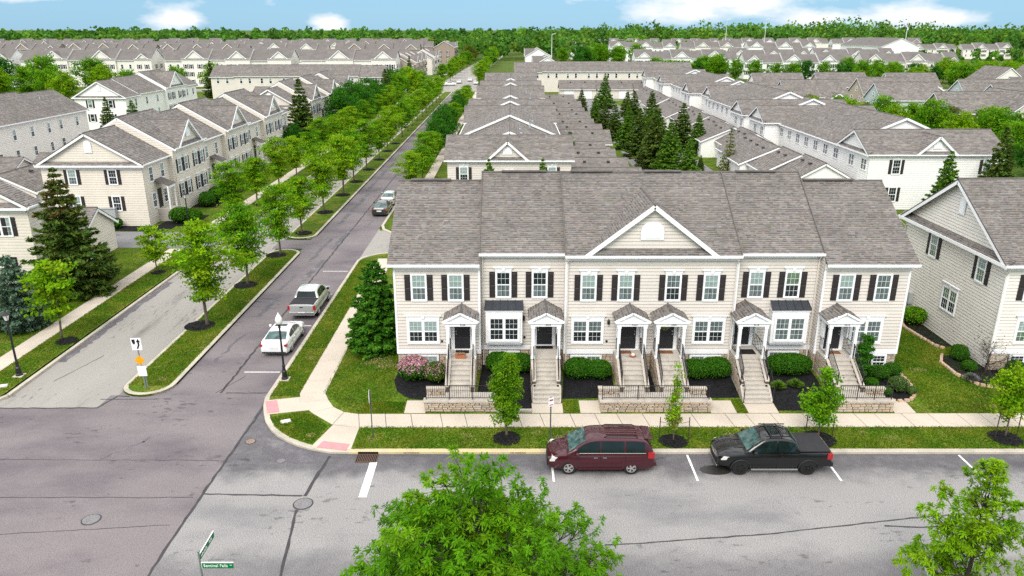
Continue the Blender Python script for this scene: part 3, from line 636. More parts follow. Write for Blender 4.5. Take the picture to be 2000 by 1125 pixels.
def shingles(mb, pts, e, up, row=.19, tab=.3):
    """overlapping tabs over a planar convex roof polygon"""
    pts = [Vector(p) for p in pts]; e = Vector(e).normalized(); n = Vector(up).normalized(); s = n.cross(e).normalized()
    if s.z < 0: s = -s
    o = pts[0]; q = [((p - o).dot(e), (p - o).dot(s)) for p in pts]; t0 = min(a[1] for a in q); t1 = max(a[1] for a in q)
    def span(t):
        xs = []
        for a, b in zip(q, q[1:] + q[:1]):
            if (a[1] - t) * (b[1] - t) <= 0 and abs(a[1] - b[1]) > 1e-9: xs.append(a[0] + (b[0] - a[0]) * (t - a[1]) / (b[1] - a[1]))
        return (min(xs), max(xs)) if len(xs) > 1 else None
    t = t0
    while t < t1 - .03:
        tt = min(t + row, t1); A = span(min(t + 1e-4, t1 - 1e-4)); B = span(tt - 1e-4)
        if A and B:
            u = min(A[0], B[0]) - SH.random() * tab; ue = max(A[1], B[1]); rowc = SH.uniform(.93, 1.07)
            while u < ue:
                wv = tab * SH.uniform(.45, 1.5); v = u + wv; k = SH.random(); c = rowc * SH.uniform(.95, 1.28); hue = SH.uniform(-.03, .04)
                lift = .022 if k > .3 else .010
                a0, a1 = max(u, A[0]), min(v, A[1]); b0, b1 = max(u, B[0]), min(v, B[1])
                if a1 > a0 + .004 or b1 > b0 + .004:
                    a0 = min(max(a0, A[0]), A[1]); a1 = max(min(a1, A[1]), a0); b0 = min(max(b0, B[0]), B[1]); b1 = max(min(b1, B[1]), b0)
                    col = (c * (1 + hue), c, c * (1 - hue)); f = lambda x, y, l: o + e * x + s * y + n * l
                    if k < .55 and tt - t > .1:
                        g_ = .42; dc = tuple(x * SH.uniform(.50, .66) for x in col); m0, m1 = a0 + (b0 - a0) * g_, a1 + (b1 - a1) * g_  # lower band coloured darker, both shingle print and painted shadow line
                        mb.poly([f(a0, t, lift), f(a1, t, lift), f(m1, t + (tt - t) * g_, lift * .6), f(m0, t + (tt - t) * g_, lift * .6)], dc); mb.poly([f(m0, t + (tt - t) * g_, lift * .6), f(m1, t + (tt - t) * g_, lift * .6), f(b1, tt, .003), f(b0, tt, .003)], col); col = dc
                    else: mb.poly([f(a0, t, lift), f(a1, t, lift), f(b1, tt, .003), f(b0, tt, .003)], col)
                    mb.poly([f(a0, t, -.002), f(a1, t, -.002), f(a1, t, lift), f(a0, t, lift)], col)
                u = v
        t = tt
def sub(m, z): return (m[0], m[1], z)
class Bld:
    def __init__(s, name, label, cat, loc, rz, siding, group=None, det=2, row=.15, tab=.2):
        s.e = thing(name, label, cat, loc, rz, group); s.det = det; s.siding = siding; s.sid = MB(); s.row = row; s.tab = tab; s.rf = MB(); s.sh = MB(); s.white = MB()
    def p(s, mb, name, mat, **k): return part(mb, name, mat, s.e, **k)
    def tr(s, name, *boxes):
        """white trim: own part on near buildings, joined on far ones"""
        m = MB() if s.det >= 1 else s.white
        for b in boxes: m.box(*b)
        if s.det >= 1: return s.p(m, name, 'trim_white')
    def barw(s, name, p, q, w_, h):
        m = MB() if s.det >= 1 else s.white; m.bar(p, q, w_, h)
        if s.det >= 1: s.p(m, name, 'trim_white')
    def wall(s, p0, ang, poly): lap(s.sid, poly, p0, ang, s.det, .2 if s.row < .2 else .25, .027 if s.row < .2 else .016)
    def slope(s, pts, e):
        pts = [Vector(p) for p in pts]; n = (pts[1] - pts[0]).cross(pts[2] - pts[0]).normalized()
        if n.z < 0: n = -n; pts = pts[::-1]
        s.rf.slab([p - n * .07 for p in pts], n * .07 if s.det < 1 else n * .066)
        if s.det >= 1: shingles(s.sh, pts, e, n, s.row, s.tab)
    def seg(s, x0, x1, yf, yb, ze, yr, zr, z0=0, oh=.4, ohl=0, ohr=0, lz=None, rz=None, fr=.3, back=True, rake='lr', frieze=True):
        sl = (zr - ze) / (yr - yf + oh); zf = ze + sl * oh - .07; zb = zr - sl * (yb + oh - yr); zbw = zb + sl * oh - .07
        s.wall((x0, yf), 0, [(0, z0), (x1 - x0, z0), (x1 - x0, ze - .03), (0, ze - .03)])
        if back: s.wall((x1, yb), math.pi, [(0, z0), (x1 - x0, z0), (x1 - x0, zb - .03), (0, zb - .03)])
        d = yb - yf
        if lz is not False: s.wall((x0, yb), -math.pi / 2, [(0, lz or z0), (d, lz or z0), (d, zf), (yb - yr, zr - .07), (0, zbw)])
        if rz is not False: s.wall((x1, yf), math.pi / 2, [(0, rz or z0), (d, rz or z0), (d, zbw), (yr - yf, zr - .07), (0, zf)])
        a, b = x0 - ohl, x1 + ohr
        s.slope([(a, yf - oh, ze), (b, yf - oh, ze), (b, yr, zr), (a, yr, zr)], (1, 0, 0)); s.slope([(b, yb + oh, zb), (a, yb + oh, zb), (a, yr, zr), (b, yr, zr)], (1, 0, 0))
        s.tr('soffit', (a + .01, b - .01, yf - oh + .01, yf - .005, ze - .06, ze - .035))
        s.tr('gutter', (a, b, yf - oh - .11, yf - oh - .002, ze - .13, ze + .005)); s.tr('gutter', (a, b, yb + oh + .002, yb + oh + .11, zb - .13, zb + .005))
        if frieze: s.tr('frieze_board', (x0 + .002, x1 - .002, yf - .045, yf - .026, ze - .06 - fr, ze - .065))
        for xx, f, sg in ((a, ohl, 'l'), (b, ohr, 'r')):
            if sg in rake:
                o = (.022 if sg == 'l' else -.022); s.barw('rake_board', (xx + o, yf - oh - .03, ze - .20), (xx + o, yr, zr - .20), .04, .23); s.barw('rake_board', (xx + o, yb + oh + .03, zb - .20), (xx + o, yr, zr - .20), .04, .23)
        if s.det >= 1: s.p(MB().path([(a, yr, zr + .01), (b, yr, zr + .01)], .07, 6), 'ridge_cap', 'ridge_cap')
        return sl
    def pent(s, side, x, y0, y1, z):
        """little roof across the foot of an end gable"""
        o = -.38 if side == 'l' else .38
        s.slope([(x + o, y0, z + .02), (x + o, y1, z + .02), (x, y1, z + .38), (x, y0, z + .38)], (0, 1, 0))
        lo, hi = sorted((x + o * 1.0, x + o * 1.22)); s.tr('pent_fascia', (lo, hi, y0, y1, z - .16, z + .03)); lo, hi = sorted((x, x + o * 1.0)); s.tr('soffit', (lo + .03, hi - .002, y0, y1, z - .14, z - .115))
        lo, hi = sorted((x + o * .07, x + o * .12)); s.tr('frieze_board', (lo, hi, y0 + .4, y1 - .4, z - .42, z - .15))
    def cross(s, xc, wd, yw, oh, ze, za, yr, zr, vent=True, pent=True, gw=None):
        """front gable on the main slope; ze main eave height at yw-oh, (yr, zr) main ridge"""
        yf = yw - oh; sl = (zr - ze) / (yr - yf); yb = yf + (za - ze) / sl; Lp = (xc - wd / 2, yf, ze + .02); Rp = (xc + wd / 2, yf, ze + .02); A = (xc, yf, za); B = (xc, yb, za); k = (za - ze) / (wd / 2)
        s.slope([Lp, A, B], (0, 1, 0)); s.slope([A, Rp, B], (0, 1, 0))
        gy = yw - .02; h = za - ze; off = .25
        s.wall((xc - wd / 2, gy), 0, [(off / k + .1, ze + .0), (wd - off / k - .1, ze + .0), (wd / 2, za - off)])
        for X in (-1, 1):
            s.barw('rake_board', (xc + X * wd / 2, yf - .03, ze - .09), (xc, yf - .03, za - .11), .05, .24)
            s.barw('rake_soffit', (xc + X * (wd / 2 - .25), yf + oh / 2, ze - .02), (xc, yf + oh / 2, za - .25), oh - .05, .03)
        if pent:
            s.slope([(xc - wd / 2 + .35, yf - .02, ze + .05), (xc + wd / 2 - .35, yf - .02, ze + .05), (xc + wd / 2 - .75, gy, ze + .36), (xc - wd / 2 + .75, gy, ze + .36)], (1, 0, 0))
        if vent: s.vent((xc, gy - .02, 0), 0, ze + h * .32, wd * .045 + .2, min(.95, h * .36))
        if s.det >= 1: s.p(MB().path([(xc, yf, za + .01), (xc, yb, za + .01)], .06, 6), 'ridge_cap', 'ridge_cap')
    def vent(s, face, u, z, hw, h):
        def mk():
            m = MB(); r = hw; hh = h - r; pts = [(-r, 0), (r, 0)] + [(r * math.cos(math.pi * k / 10), hh + r * math.sin(math.pi * k / 10)) for k in range(11)]
            o = [(x * 1.22, -.06 if zz == 0 else zz + (.05 if zz > hh else 0)) for x, zz in pts]
            m.slab([(x, -.03, zz) for x, zz in o], (0, -.03, 0)); m.slab([(x, -.06, zz) for x, zz in pts], (0, -.006, 0)); return m.mesh('gable_vent', 'trim_white')
        x, y, a = face; v = ob('gable_vent', cached(('vent', round(hw, 2), round(h, 2)), mk), s.e, (x + math.cos(a) * u, y + math.sin(a) * u, z), a)
        if s.det >= 2:
            def sl():
                m = MB(); z_ = .05
                while z_ < h - .1:
                    ww = hw * .82 if z_ < h - hw else hw * .82 * math.sqrt(max(.05, 1 - ((z_ - h + hw) / hw) ** 2)); m.hexa([(-ww, -.095, z_), (ww, -.095, z_), (ww, -.064, z_), (-ww, -.064, z_)], [(-ww, -.08, z_ + .035), (ww, -.08, z_ + .035), (ww, -.064, z_ + .035), (-ww, -.064, z_ + .035)]); z_ += .09
                return m.mesh('louvre', 'trim_white')
            ob('louvre', cached(('louv', round(hw, 2), round(h, 2)), sl), v)
    def window(s, face, u, z, w_=.85, h=1.6, n=1, shut=True, head=False, pane=('glass_blind', 'glass_dark'), cas=.09, grid=(3, 2), split=True):
        x, y, a = face; pos = (x + math.cos(a) * u, y + math.sin(a) * u, z); mul = .1; W = n * w_ + (n - 1) * mul; key = (round(w_, 3), round(h, 3), n, round(cas, 3), grid, split); det = s.det
        if det <= 0:
            def mk0():
                m = MB().box(-W / 2 - cas, W / 2 + cas, -.06, 0, -cas, h + cas)
                for k in range(n): xa = -W / 2 + k * (w_ + mul); m.box(xa + .05, xa + w_ - .05, -.075, -.05, .05, h / 2 - .03, mi=1); m.box(xa + .05, xa + w_ - .05, -.075, -.05, h / 2 + .03, h - .05, mi=1)
                return m.mesh('window', ['trim_white', 'glass_dark'])
            o = ob('window', cached(('w0',) + key, mk0), s.e, pos, a)
        else:
            def mk():
                m = MB().box(-W / 2 - cas, -W / 2, -.08, 0, -cas, h + cas).box(W / 2, W / 2 + cas, -.08, 0, -cas, h + cas).box(-W / 2, W / 2, -.08, 0, h, h + cas).box(-W / 2, W / 2, -.085, 0, -cas, 0)
                for k in range(n):
                    xa = -W / 2 + k * (w_ + mul)
                    if k: m.box(xa - mul, xa, -.075, 0, 0, h)
                    m.box(xa, xa + .035, -.062, 0, 0, h).box(xa + w_ - .035, xa + w_, -.062, 0, 0, h).box(xa + .035, xa + w_ - .035, -.06, 0, h - .035, h).box(xa + .035, xa + w_ - .035, -.06, 0, 0, .04)
                    if split: m.box(xa + .035, xa + w_ - .035, -.066, 0, h / 2 - .03, h / 2 + .03)
                return m.mesh('window', 'trim_white')
            o = ob('window', cached(('w2',) + key, mk), s.e, pos, a)
            zs = ((.04, h / 2 - .03), (h / 2 + .03, h - .035)) if split else ((.04, h - .035),)
            pane = list(pane) if len(pane) == 2 else [pane[0]] * 2
            for k in range(n):
                xa = -W / 2 + k * (w_ + mul)
                for j, (za, zb) in enumerate(zs):
                    mt = pane[1 - j] if split else pane[0]; me = cached(('pane', round(w_, 3), round(za, 3), round(zb, 3), mt), lambda: MB().box(.035, w_ - .035, -.034, -.02, za, zb).mesh('pane', mt)); ob('pane', me, o, (xa, 0, 0))
            if det >= 2 and grid:
                def gm():
                    m = MB()
                    for k in range(n):
                        xa = -W / 2 + k * (w_ + mul)
                        for za, zb in zs:
                            for i in range(1, grid[0]): c = xa + .035 + (w_ - .07) * i / grid[0]; m.box(c - .0065, c + .0065, -.044, -.033, za, zb)
                            for i in range(1, grid[1]): c = za + (zb - za) * i / grid[1]; m.box(xa + .035, xa + w_ - .035, -.0435, -.0335, c - .0065, c + .0065)
                    return m.mesh('glazing_bar', 'trim_white')
                ob('glazing_bar', cached(('gb',) + key, gm), o)
        if head and det >= 1:
            def hm():
                q = W / 2 + cas; m = MB().hexa([(-q, -.07, h + cas + .002), (q, -.07, h + cas + .002), (q, 0, h + cas + .002), (-q, 0, h + cas + .002)], [(-q - .06, -.09, h + cas + .2), (q + .06, -.09, h + cas + .2), (q + .06, 0, h + cas + .2), (-q - .06, 0, h + cas + .2)])
                m.box(-q - .12, q + .12, -.14, 0, h + cas + .202, h + cas + .25); m.hexa([(-.08, -.12, h + cas), (.08, -.12, h + cas), (.08, -.05, h + cas), (-.08, -.05, h + cas)], [(-.12, -.16, h + cas + .27), (.12, -.16, h + cas + .27), (.12, -.05, h + cas + .27), (-.12, -.05, h + cas + .27)])
                return m.mesh('lintel', 'trim_white')
            ob('lintel', cached(('hd',) + key, hm), o)
        if shut:
            def sm():
                m = MB().box(-.165, .165, -.06, 0, -.02, h + .02)
                if det >= 2:
                    for za, zb in ((.06, h * .5 - .04), (h * .5 + .04, h - .06)): m.hexa([(-.12, -.06, za), (.12, -.06, za), (.12, -.06, zb), (-.12, -.06, zb)][::-1], [(-.1, -.075, za + .03), (.1, -.075, za + .03), (.1, -.075, zb - .03), (-.1, -.075, zb - .03)][::-1])
                return m.mesh('shutter', 'shutter')
            me = cached(('sh', round(h, 3), det >= 2), sm)
            for q in (-1, 1): d = q * (W / 2 + cas + .185); ob('shutter', me, s.e, (pos[0] + math.cos(a) * d, pos[1] + math.sin(a) * d, z), a)
        return o
    def pipe(s, x, y, z, h=.7, r=.06):
        m = MB().lathe([(r * 2.4, -.35), (r * 2.2, .02), (r, .1), (r, h), (r * .8, h + .01)], 8); s.p(m, 'vent_pipe', 'flashing', loc=(x, y, z))
    def rvent(s, x, y, z): s.p(MB().hexa([(-.2, -.2, 0), (.2, -.2, 0), (.2, .2, 0), (-.2, .2, 0)], [(-.17, -.17, .14), (.17, -.17, .14), (.17, .17, .14), (-.17, .17, .14)]), 'roof_vent', 'iron', loc=(x, y, z))
    def done(s):
        if s.sid.f: w_ = s.p(s.sid, 'siding' if s.det >= 2 else 'wall', s.siding, kind='stuff' if s.det >= 2 else None)
        if s.rf.f:
            r = s.p(s.rf, 'roof', 'roof_base' if s.det >= 1 else 'roof_far')
            if s.sh.f: part(s.sh, 'shingles', 'shingle', r, kind='stuff')
        if s.white.f: s.p(s.white, 'trim', 'trim_white')
        return s.e
def garage_door(b, face, u, w_=2.5, h=2.15):
    x, y, a = face; g_ = ob('garage_door', cached(('gd', w_, h), lambda: MB().box(-w_ / 2 - .1, w_ / 2 + .1, -.03, 0, 0, h + .1).mesh('garage_door', 'trim_white')), b.e, (x + math.cos(a) * u, y + math.sin(a) * u, .03), a)
    me = cached(('gp', w_, h), lambda: MB().box(-w_ / 2, w_ / 2, -.05, -.028, 0, h / 4 - .02).mesh('panel', 'trim_white'))
    for k in range(4): ob('panel', me, g_, (0, 0, k * h / 4 + .01))
# stones --------------------------------------------------------------
def stone_meshes():
    o = []; rr = random.Random(3)
    for k in range(10):
        c = rr.choice([(1, 1, 1), (1.12, 1.08, 1.02), (.9, .86, .8), (1.05, .93, .78), (.78, .74, .7), (1.1, 1.0, .9), (1.0, .84, .66)]); j = lambda: rr.uniform(.90, 1)
        b = [(-.5, 0, -.5), (.5, 0, -.5), (.5, 0, .5), (-.5, 0, .5)]; t = [(-.5 * j(), -1, -.5 * j()), (.5 * j(), -1, -.5 * j()), (.5 * j(), -1 * j(), .5 * j()), (-.5 * j(), -1 * j(), .5 * j())]
        o.append(MB().hexa([b[0], b[1], b[2], b[3]], t, c).mesh('stone', 'stone'))
    return o
STONES = stone_meshes(); SR = random.Random(21)
def stones(parent, p0, ang, u0, u1, z0, z1, holes=(), ch=.17, cw=.44, dep=.055, limit=None):
    """rubble courses on a vertical face; holes are (u0, u1, z0, z1)"""
    z = z0; n = 0
    while z < z1 - .05:
        h = min(ch * SR.uniform(.75, 1.3), z1 - z)
        if z1 - z - h < .07: h = z1 - z
        u = u0
        while u < u1 - .03:
            wv = cw * SR.uniform(.5, 1.5)
            if u + wv > u1 - .12: wv = u1 - u
            a, b = u, u + wv
            for (ha, hb, hz0, hz1) in holes:
                if z + h > hz0 + .02 and z < hz1 - .02 and b > ha and a < hb:
                    if a < ha: b = min(b, ha)
                    else: a = hb; b = max(b, hb); 
            if b - a > .05:
                c = (a + b) / 2; ob('stone', SR.choice(STONES), parent, (p0[0] + math.cos(ang) * c, p0[1] + math.sin(ang) * c, z + h / 2), rot=(0, 0, ang), scale=(b - a - .034, dep * SR.uniform(.7, 1.2), h - .032)); n += 1
            u += wv
        z += h
    return n
# ------------------------------------------------------------------ the front terrace of six houses
XC = 8.05; YF = 41.5; ZF = 2.0
B0 = Bld('townhouse_row', 'cream clapboard row of six townhouses with white porches and brown shingle roof, centre', 'townhouse row', (0, 0, 0), 0, 'siding_cream')
ux = [XC - 14.88, XC - 9.9, XC - 4.98, XC + 4.98, XC + 9.9, XC + 14.88]; ZS = 1.72; YB = 53.3
ohr_ = .3
B0.seg(ux[0], ux[1], YF, YB, 7.33, 47.2, 11.0, ZS, oh=.32, ohl=.3, rz=4.5, rake='l', back=True)
B0.seg(ux[1], ux[2], YF + .65, YB, 7.80, 47.4, 11.5, ZS, oh=.32, ohl=.06, lz=6.9, rz=6.9, rake='')
B0.seg(ux[2], ux[3], YF, YB, 7.86, 47.2, 11.54, ZS, oh=.32, ohl=.05, ohr=.05, lz=ZS, rz=ZS, rake='')
B0.seg(ux[3], ux[4], YF + .65, YB, 7.80, 47.4, 11.5, ZS, oh=.32, ohr=.06, lz=6.9, rz=6.9, rake='')
B0.seg(ux[4], ux[5], YF, YB, 7.33, 47.2, 11.0, ZS, oh=.32, ohr=.3, lz=ZS, rake='r', ohl=.0)
B0.cross(XC - .12, 7.5, YF, .32, 7.86, 10.78, 47.2, 11.54)
for x0, x1, yr, zr in ((ux[0] + .5, ux[0] + 3, 47.2, 11.02), (ux[1] + 1.2, ux[1] + 4, 47.4, 11.52), (ux[2] + .6, ux[2] + 3.2, 47.2, 11.56), (ux[2] + 5.2, ux[2] + 7.5, 47.2, 11.56), (ux[3] + 1, ux[3] + 3.5, 47.4, 11.52), (ux[4] + .3, ux[4] + 3.4, 47.2, 11.02)):
    B0.p(MB().bar((x0, yr, zr + .06), (x1, yr, zr + .06), .34, .07), 'ridge_vent', 'ridge_cap')
for x, y0, z0, y1, z1 in ((ux[1] - .02, YF + .3, 7.85, 47.4, 11.56), (ux[2] - .03, YF - .3, 7.9, 47.2, 11.6), (ux[3] + .03, YF - .3, 7.9, 47.2, 11.6), (ux[4] + .02, YF + .3, 7.85, 47.4, 11.56)): B0.p(MB().bar((x, y0, z0), (x, y1, z1), .05, .09), 'step_shadow_bar', 'ridge_cap')  # dark bars added along the roof steps to draw their shadow lines
# corner boards and water-table
for x, y, z1 in ((ux[0], YF, 7.2), (ux[1] - .1, YF, 7.2), (ux[2], YF, 7.7), (ux[3] - .1, YF, 7.7), (ux[4], YF, 7.2), (ux[5] - .1, YF, 7.2)): B0.tr('corner_board', (x - .01, x + .11, y - .04, y - .001, ZS, z1 - .32))
for x, y, z1 in ((ux[1] + .14, YF + .65, 7.6), (ux[2] + .14, YF, 7.6), (ux[3] - .15, YF, 7.6), (ux[4] - .14, YF + .65, 7.6)):
    B0.p(MB().path([(x, y - .33, z1 + .1), (x, y - .3, z1 - .02), (x, y - .09, z1 - .28), (x, y - .09, 1.0), (x, y - .2, .75)], .045, 6), 'downspout', 'siding_cream')
doors = [(-2.93, 1), (1.94, 2), (6.86, 1), (9.08, 1), (13.76, 2), (18.92, 1)]; nums = ['5526', '5524', '5522', '5520', '5518', '5516']
# first floor windows (z of opening bottom 5.06)
dk, bl, dr = 'glass_dark', 'glass_blind', 'glass_drape'
for x, y, z, pn, hd in ((-5.39, YF, 5.1, (bl, dr), 0), (-3.26, YF, 5.1, (bl, dr), 0), (-.51, YF + .65, 5.06, (dk, dr), 1), (1.62, YF + .65, 5.06, (dk, dr), 1),
                        (4.42, YF, 5.1, (bl, dr), 1), (6.57, YF, 5.1, (bl, dr), 1), (9.31, YF, 5.1, (dr, dk), 1), (11.5, YF, 5.1, (bl, dr), 1), (14.31, YF + .65, 5.06, (bl, dr), 1), (16.43, YF + .65, 5.06, ('glass_green', dk), 1),
                        (19.3, YF, 5.1, (bl, dr), 0), (21.44, YF, 5.1, (dr, dr), 0)):
    B0.window((x, y, 0), 0, z, .78, 1.52, pane=pn, head=bool(hd), cas=.075)
for x, pn in ((-5.23, (bl, dk)), (4.44, (dr, dk)), (11.58, (dr, dk)), (20.85, (dr, dr))): B0.window((x, YF, 0), 0, 2.48, .78, 1.3, n=2, shut=False, head=True, pane=pn, cas=.13)
for x, pn in ((-5.3, ('glass_blind', 'glass_dark')), (4.41, ('glass_green', dk)), (11.52, ('glass_green', dk))): B0.window((x, YF, 0), 0, .76, .8, .78, n=2, shut=False, pane=pn, grid=(3, 1))
B0.window((21.9, YF, 0), 0, .78, .72, .8, shut=False, pane=(dk, dk), grid=(3, 2))
for x, pn in ((-.46, (dk, dk)), (16.4, (dr, dr))): B0.window((x, YF + .65, 0), 0, .85, .8, .68, n=2, shut=False, pane=pn, grid=(3, 1))
# bay windows of the recessed houses
for xa, pn in ((-.47, (dk, dk)), (16.38, (dr, dr))):
    y0 = YF + .62; y1 = YF + .1
    bay = B0.p(MB().box(xa - 1.08, xa + 1.08, y1, y0, 2.33, 4.34).box(xa - 1.02, xa + 1.02, y1 + .1, y0, 2.2, 2.33), 'bay_window', 'trim_white')
    B0.p(MB().box(xa - 1.13, xa + 1.13, y1 - .05, y0, 4.34, 4.42), 'bay_cornice', 'trim_white')
    m = MB().slab([(xa - 1.16, y1 - .1, 4.43), (xa + 1.16, y1 - .1, 4.43), (xa + 1.1, y0, 4.80), (xa - 1.1, y0, 4.80)], (0, 0, .05))
    r_ = B0.p(m, 'bay_roof', 'metal_roof')
    for k in range(6): t = -1 + 2 * k / 5; part(MB().bar((xa + 1.14 * t, y1 - .1, 4.50), (xa + 1.09 * t, y0, 4.87), .03, .045), 'seam', 'metal_roof', r_)
    B0.window((xa, y1, 0), 0, 2.55, .78, 1.36, n=2, shut=False, pane=pn, cas=.1)
# water table boards and stone base
for x0, x1, y in ((ux[0], ux[1], YF), (ux[1], ux[2], YF + .65), (ux[2], ux[3], YF), (ux[3], ux[4], YF + .65), (ux[4], ux[5], YF)):
    B0.tr('water_table', (x0 + .001, x1 - .001, y - .05, y + .02, ZS - .02, ZS + .24))
base = B0.p(MB().box(ux[0] + .03, ux[1] - .03, YF + .05, YB, 0, ZS - .03).box(ux[1] - .03, ux[2] + .03, YF + .70, YB, 0, ZS - .03).box(ux[2] + .03, ux[3] - .03, YF + .05, YB, 0, ZS - .03).box(ux[3] - .03, ux[4] + .03, YF + .70, YB, 0, ZS - .03).box(ux[4] + .03, ux[5] - .03, YF + .05, YB, 0, ZS - .03), 'foundation', 'mortar')
W1 = lambda x: (x - .96, x + .96, .66, 1.66)
for x0, x1, y, hol in ((ux[0], ux[1], YF, [W1(-5.3), (-3.75, -2.1, 0, 9)]), (ux[1], ux[2], YF + .65, [(-1.42, .5, .72, 1.66), (1.1, 2.75, 0, 9)]), (ux[2], ux[3], YF, [W1(4.41), W1(11.52), (6.05, 7.65, 0, 9), (8.3, 9.9, 0, 9)]),
                       (ux[3], ux[4], YF + .65, [(15.44, 17.36, .72, 1.66), (12.95, 14.6, 0, 9)]), (ux[4], ux[5], YF, [(21.4, 22.4, .66, 1.7), (18.1, 19.75, 0, 9)])):
    stones(base, (0, y + .05), 0, x0 + .03, x1 - .03, .45, ZS - .02, hol, cw=.5, ch=.19)
for xx, a in ((ux[4], -math.pi / 2), (ux[2], -math.pi / 2)): stones(base, (xx + .03, YF + .7), a, 0, .65, .45, ZS - .02, cw=.4, ch=.19)
stones(base, (ux[1] - .03, YF + .05), math.pi / 2, 0, .65, .45, ZS - .02, cw=.4, ch=.19)
# porches
def porch(x, deep, num, k):
    yw = YF + (.65 if deep == 2 else 0); yp = 40.1; zl = 1.98; hw = .88
    A = 4.88; E_ = 4.30
    rf = MB(); sh = MB()
    for sx in (-1, 1):
        pts = [(x + sx * (hw + .12), yp - .12, E_), (x + sx * (hw + .12), yw, E_), (x, yw, A), (x, yp - .12, A)]
        P_ = [Vector(p) for p in pts]; n = (P_[1] - P_[0]).cross(P_[2] - P_[0]).normalized(); 
        if n.z < 0: n = -n; P_ = P_[::-1]
        rf.slab([p - n * .05 for p in P_], n * .046); shingles(sh, P_, (0, 1, 0), n, .17, .26)
    r_ = B0.p(rf, 'porch_roof', 'roof_base'); part(sh, 'shingles', 'shingle', r_, kind='stuff'); part(MB().path([(x, yp - .12, A + .01), (x, yw, A + .01)], .05, 5), 'ridge_cap', 'ridge_cap', r_)
    pe = MB().slab([(x - hw, yp, E_ - .02), (x + hw, yp, E_ - .02), (x, yp, A - .06)], (0, .06, 0)); pd = B0.p(pe, 'pediment', 'trim_white')
    for sx in (-1, 1): part(MB().bar((x + sx * (hw + .14), yp - .09, E_ - .04), (x, yp - .09, A - .07), .12, .11), 'raking_cornice', 'trim_white', pd)
    part(MB().box(x - hw - .1, x + hw + .1, yp - .14, yp - .002, E_ - .1, E_ - .005), 'cornice', 'trim_white', pd)
    ln = B0.p(MB().box(x - hw, x + hw, yp - .05, yp + .12, 4.0, E_ - .1).box(x - hw, x - hw + .14, yp + .12, yw, 4.0, E_ - .03).box(x + hw - .14, x + hw, yp + .12, yw, 4.0, E_ - .03), 'porch_beam', 'trim_white')
    text('house_number', num, .155, ln, (x + .12, yp - .056, 4.1), (rad(90), 0, 0), 'sign_black')
    part(MB().box(x - hw + .14, x + hw - .14, yp + .12, yw, E_ - .06, E_ - .04), 'ceiling', 'trim_white', ln)
    cm = cached('column', lambda: MB().box(-.085, .085, -.085, .085, .14, 1.88).box(-.12, .12, -.12, .12, 0, .14).box(-.11, .11, -.11, .11, 1.88, 2.02).mesh('column', 'trim_white'))
    for sx in (-1, 1): ob('column', cm, B0.e, (x + sx * .74, yp + .06, zl))
    # door with its surround
    dx = x; fr = B0.p(MB().box(dx - .64, dx - .46, yw - .09, yw, zl, 4.2).box(dx + .46, dx + .64, yw - .09, yw, zl, 4.2).box(dx - .46, dx + .46, yw - .08, yw, zl + 2.03, 4.2).box(dx - .5, dx + .5, yw - .12, yw, zl, zl + .06), 'door_surround', 'trim_white')
    for sx in (-1, 1):   # side cheeks of the recessed entry
        B0.p(MB().box(x + sx * .70 - .035, x + sx * .70 + .035, yw - .45, yw - .03, zl + .9, 4.0), 'side_panel', 'trim_white')
    dr_ = B0.p(MB().box(dx - .455, dx + .455, yw - .05, yw, zl + .06, zl + 2.03), 'door', 'door_black')
    pm = cached('dpanel', lambda: MB().hexa([(-.17, -.05, 0), (.17, -.05, 0), (.17, -.05, 1), (-.17, -.05, 1)][::-1], [(-.13, -.062, .05), (.13, -.062, .05), (.13, -.062, .95), (-.13, -.062, .95)][::-1]).mesh('panel', 'door_black'))
    for zz, hh in ((.15, .62), (.85, .62), (1.55, .36)):
        for sx in (-1, 1): ob('panel', pm, dr_, (dx + sx * .215, yw, zl + zz), scale=(1, 1, hh))
    sd = -1 if k in (0, 1) else 1; part(MB().lathe([(.0, -.035), (.03, -.02), (.035, .0), (.02, .03)], 8), 'knob', 'chrome', dr_, loc=(dx + sd * .37, yw - .09, zl + 1.0)); part(MB().box(dx + sd * .37 - .03, dx + sd * .37 + .03, yw - .075, yw - .04, zl + 1.12, zl + 1.22), 'lock', 'chrome', dr_)
    # landing and steps
    lw = .80; yt = 40.0 if deep == 1 else 40.3
    B0.p(MB().box(x - lw, x + lw, yt, yw, 0.3, zl - .09).box(x - lw - .03, x + lw + .03, yt - .03, yw - .1, zl - .09, zl), 'landing', 'step_concrete')
    zb = .72 if deep == 1 else .13; nr = 7 if deep == 1 else 11; rise = (zl - zb) / nr; run = (yt - (38.35 if deep == 1 else 37.95)) / (nr - 1)
    for i in range(1, nr):
        zt = zl - rise * i; y1 = yt - run * (i - 1); wd = .60 if (deep == 1 or i < 6) else .76
        B0.p(MB().box(x - wd, x + wd, y1 - run, y1 + .02, max(0, zt - .5), zt - .05).box(x - wd, x + wd, y1 - run - .025, y1 - .001, zt - .05, zt), 'step', 'step_concrete')
    nn = nr - 1 if deep == 1 else 6; ye = yt - run * nn; ze_ = zl - rise * nn; ck = []
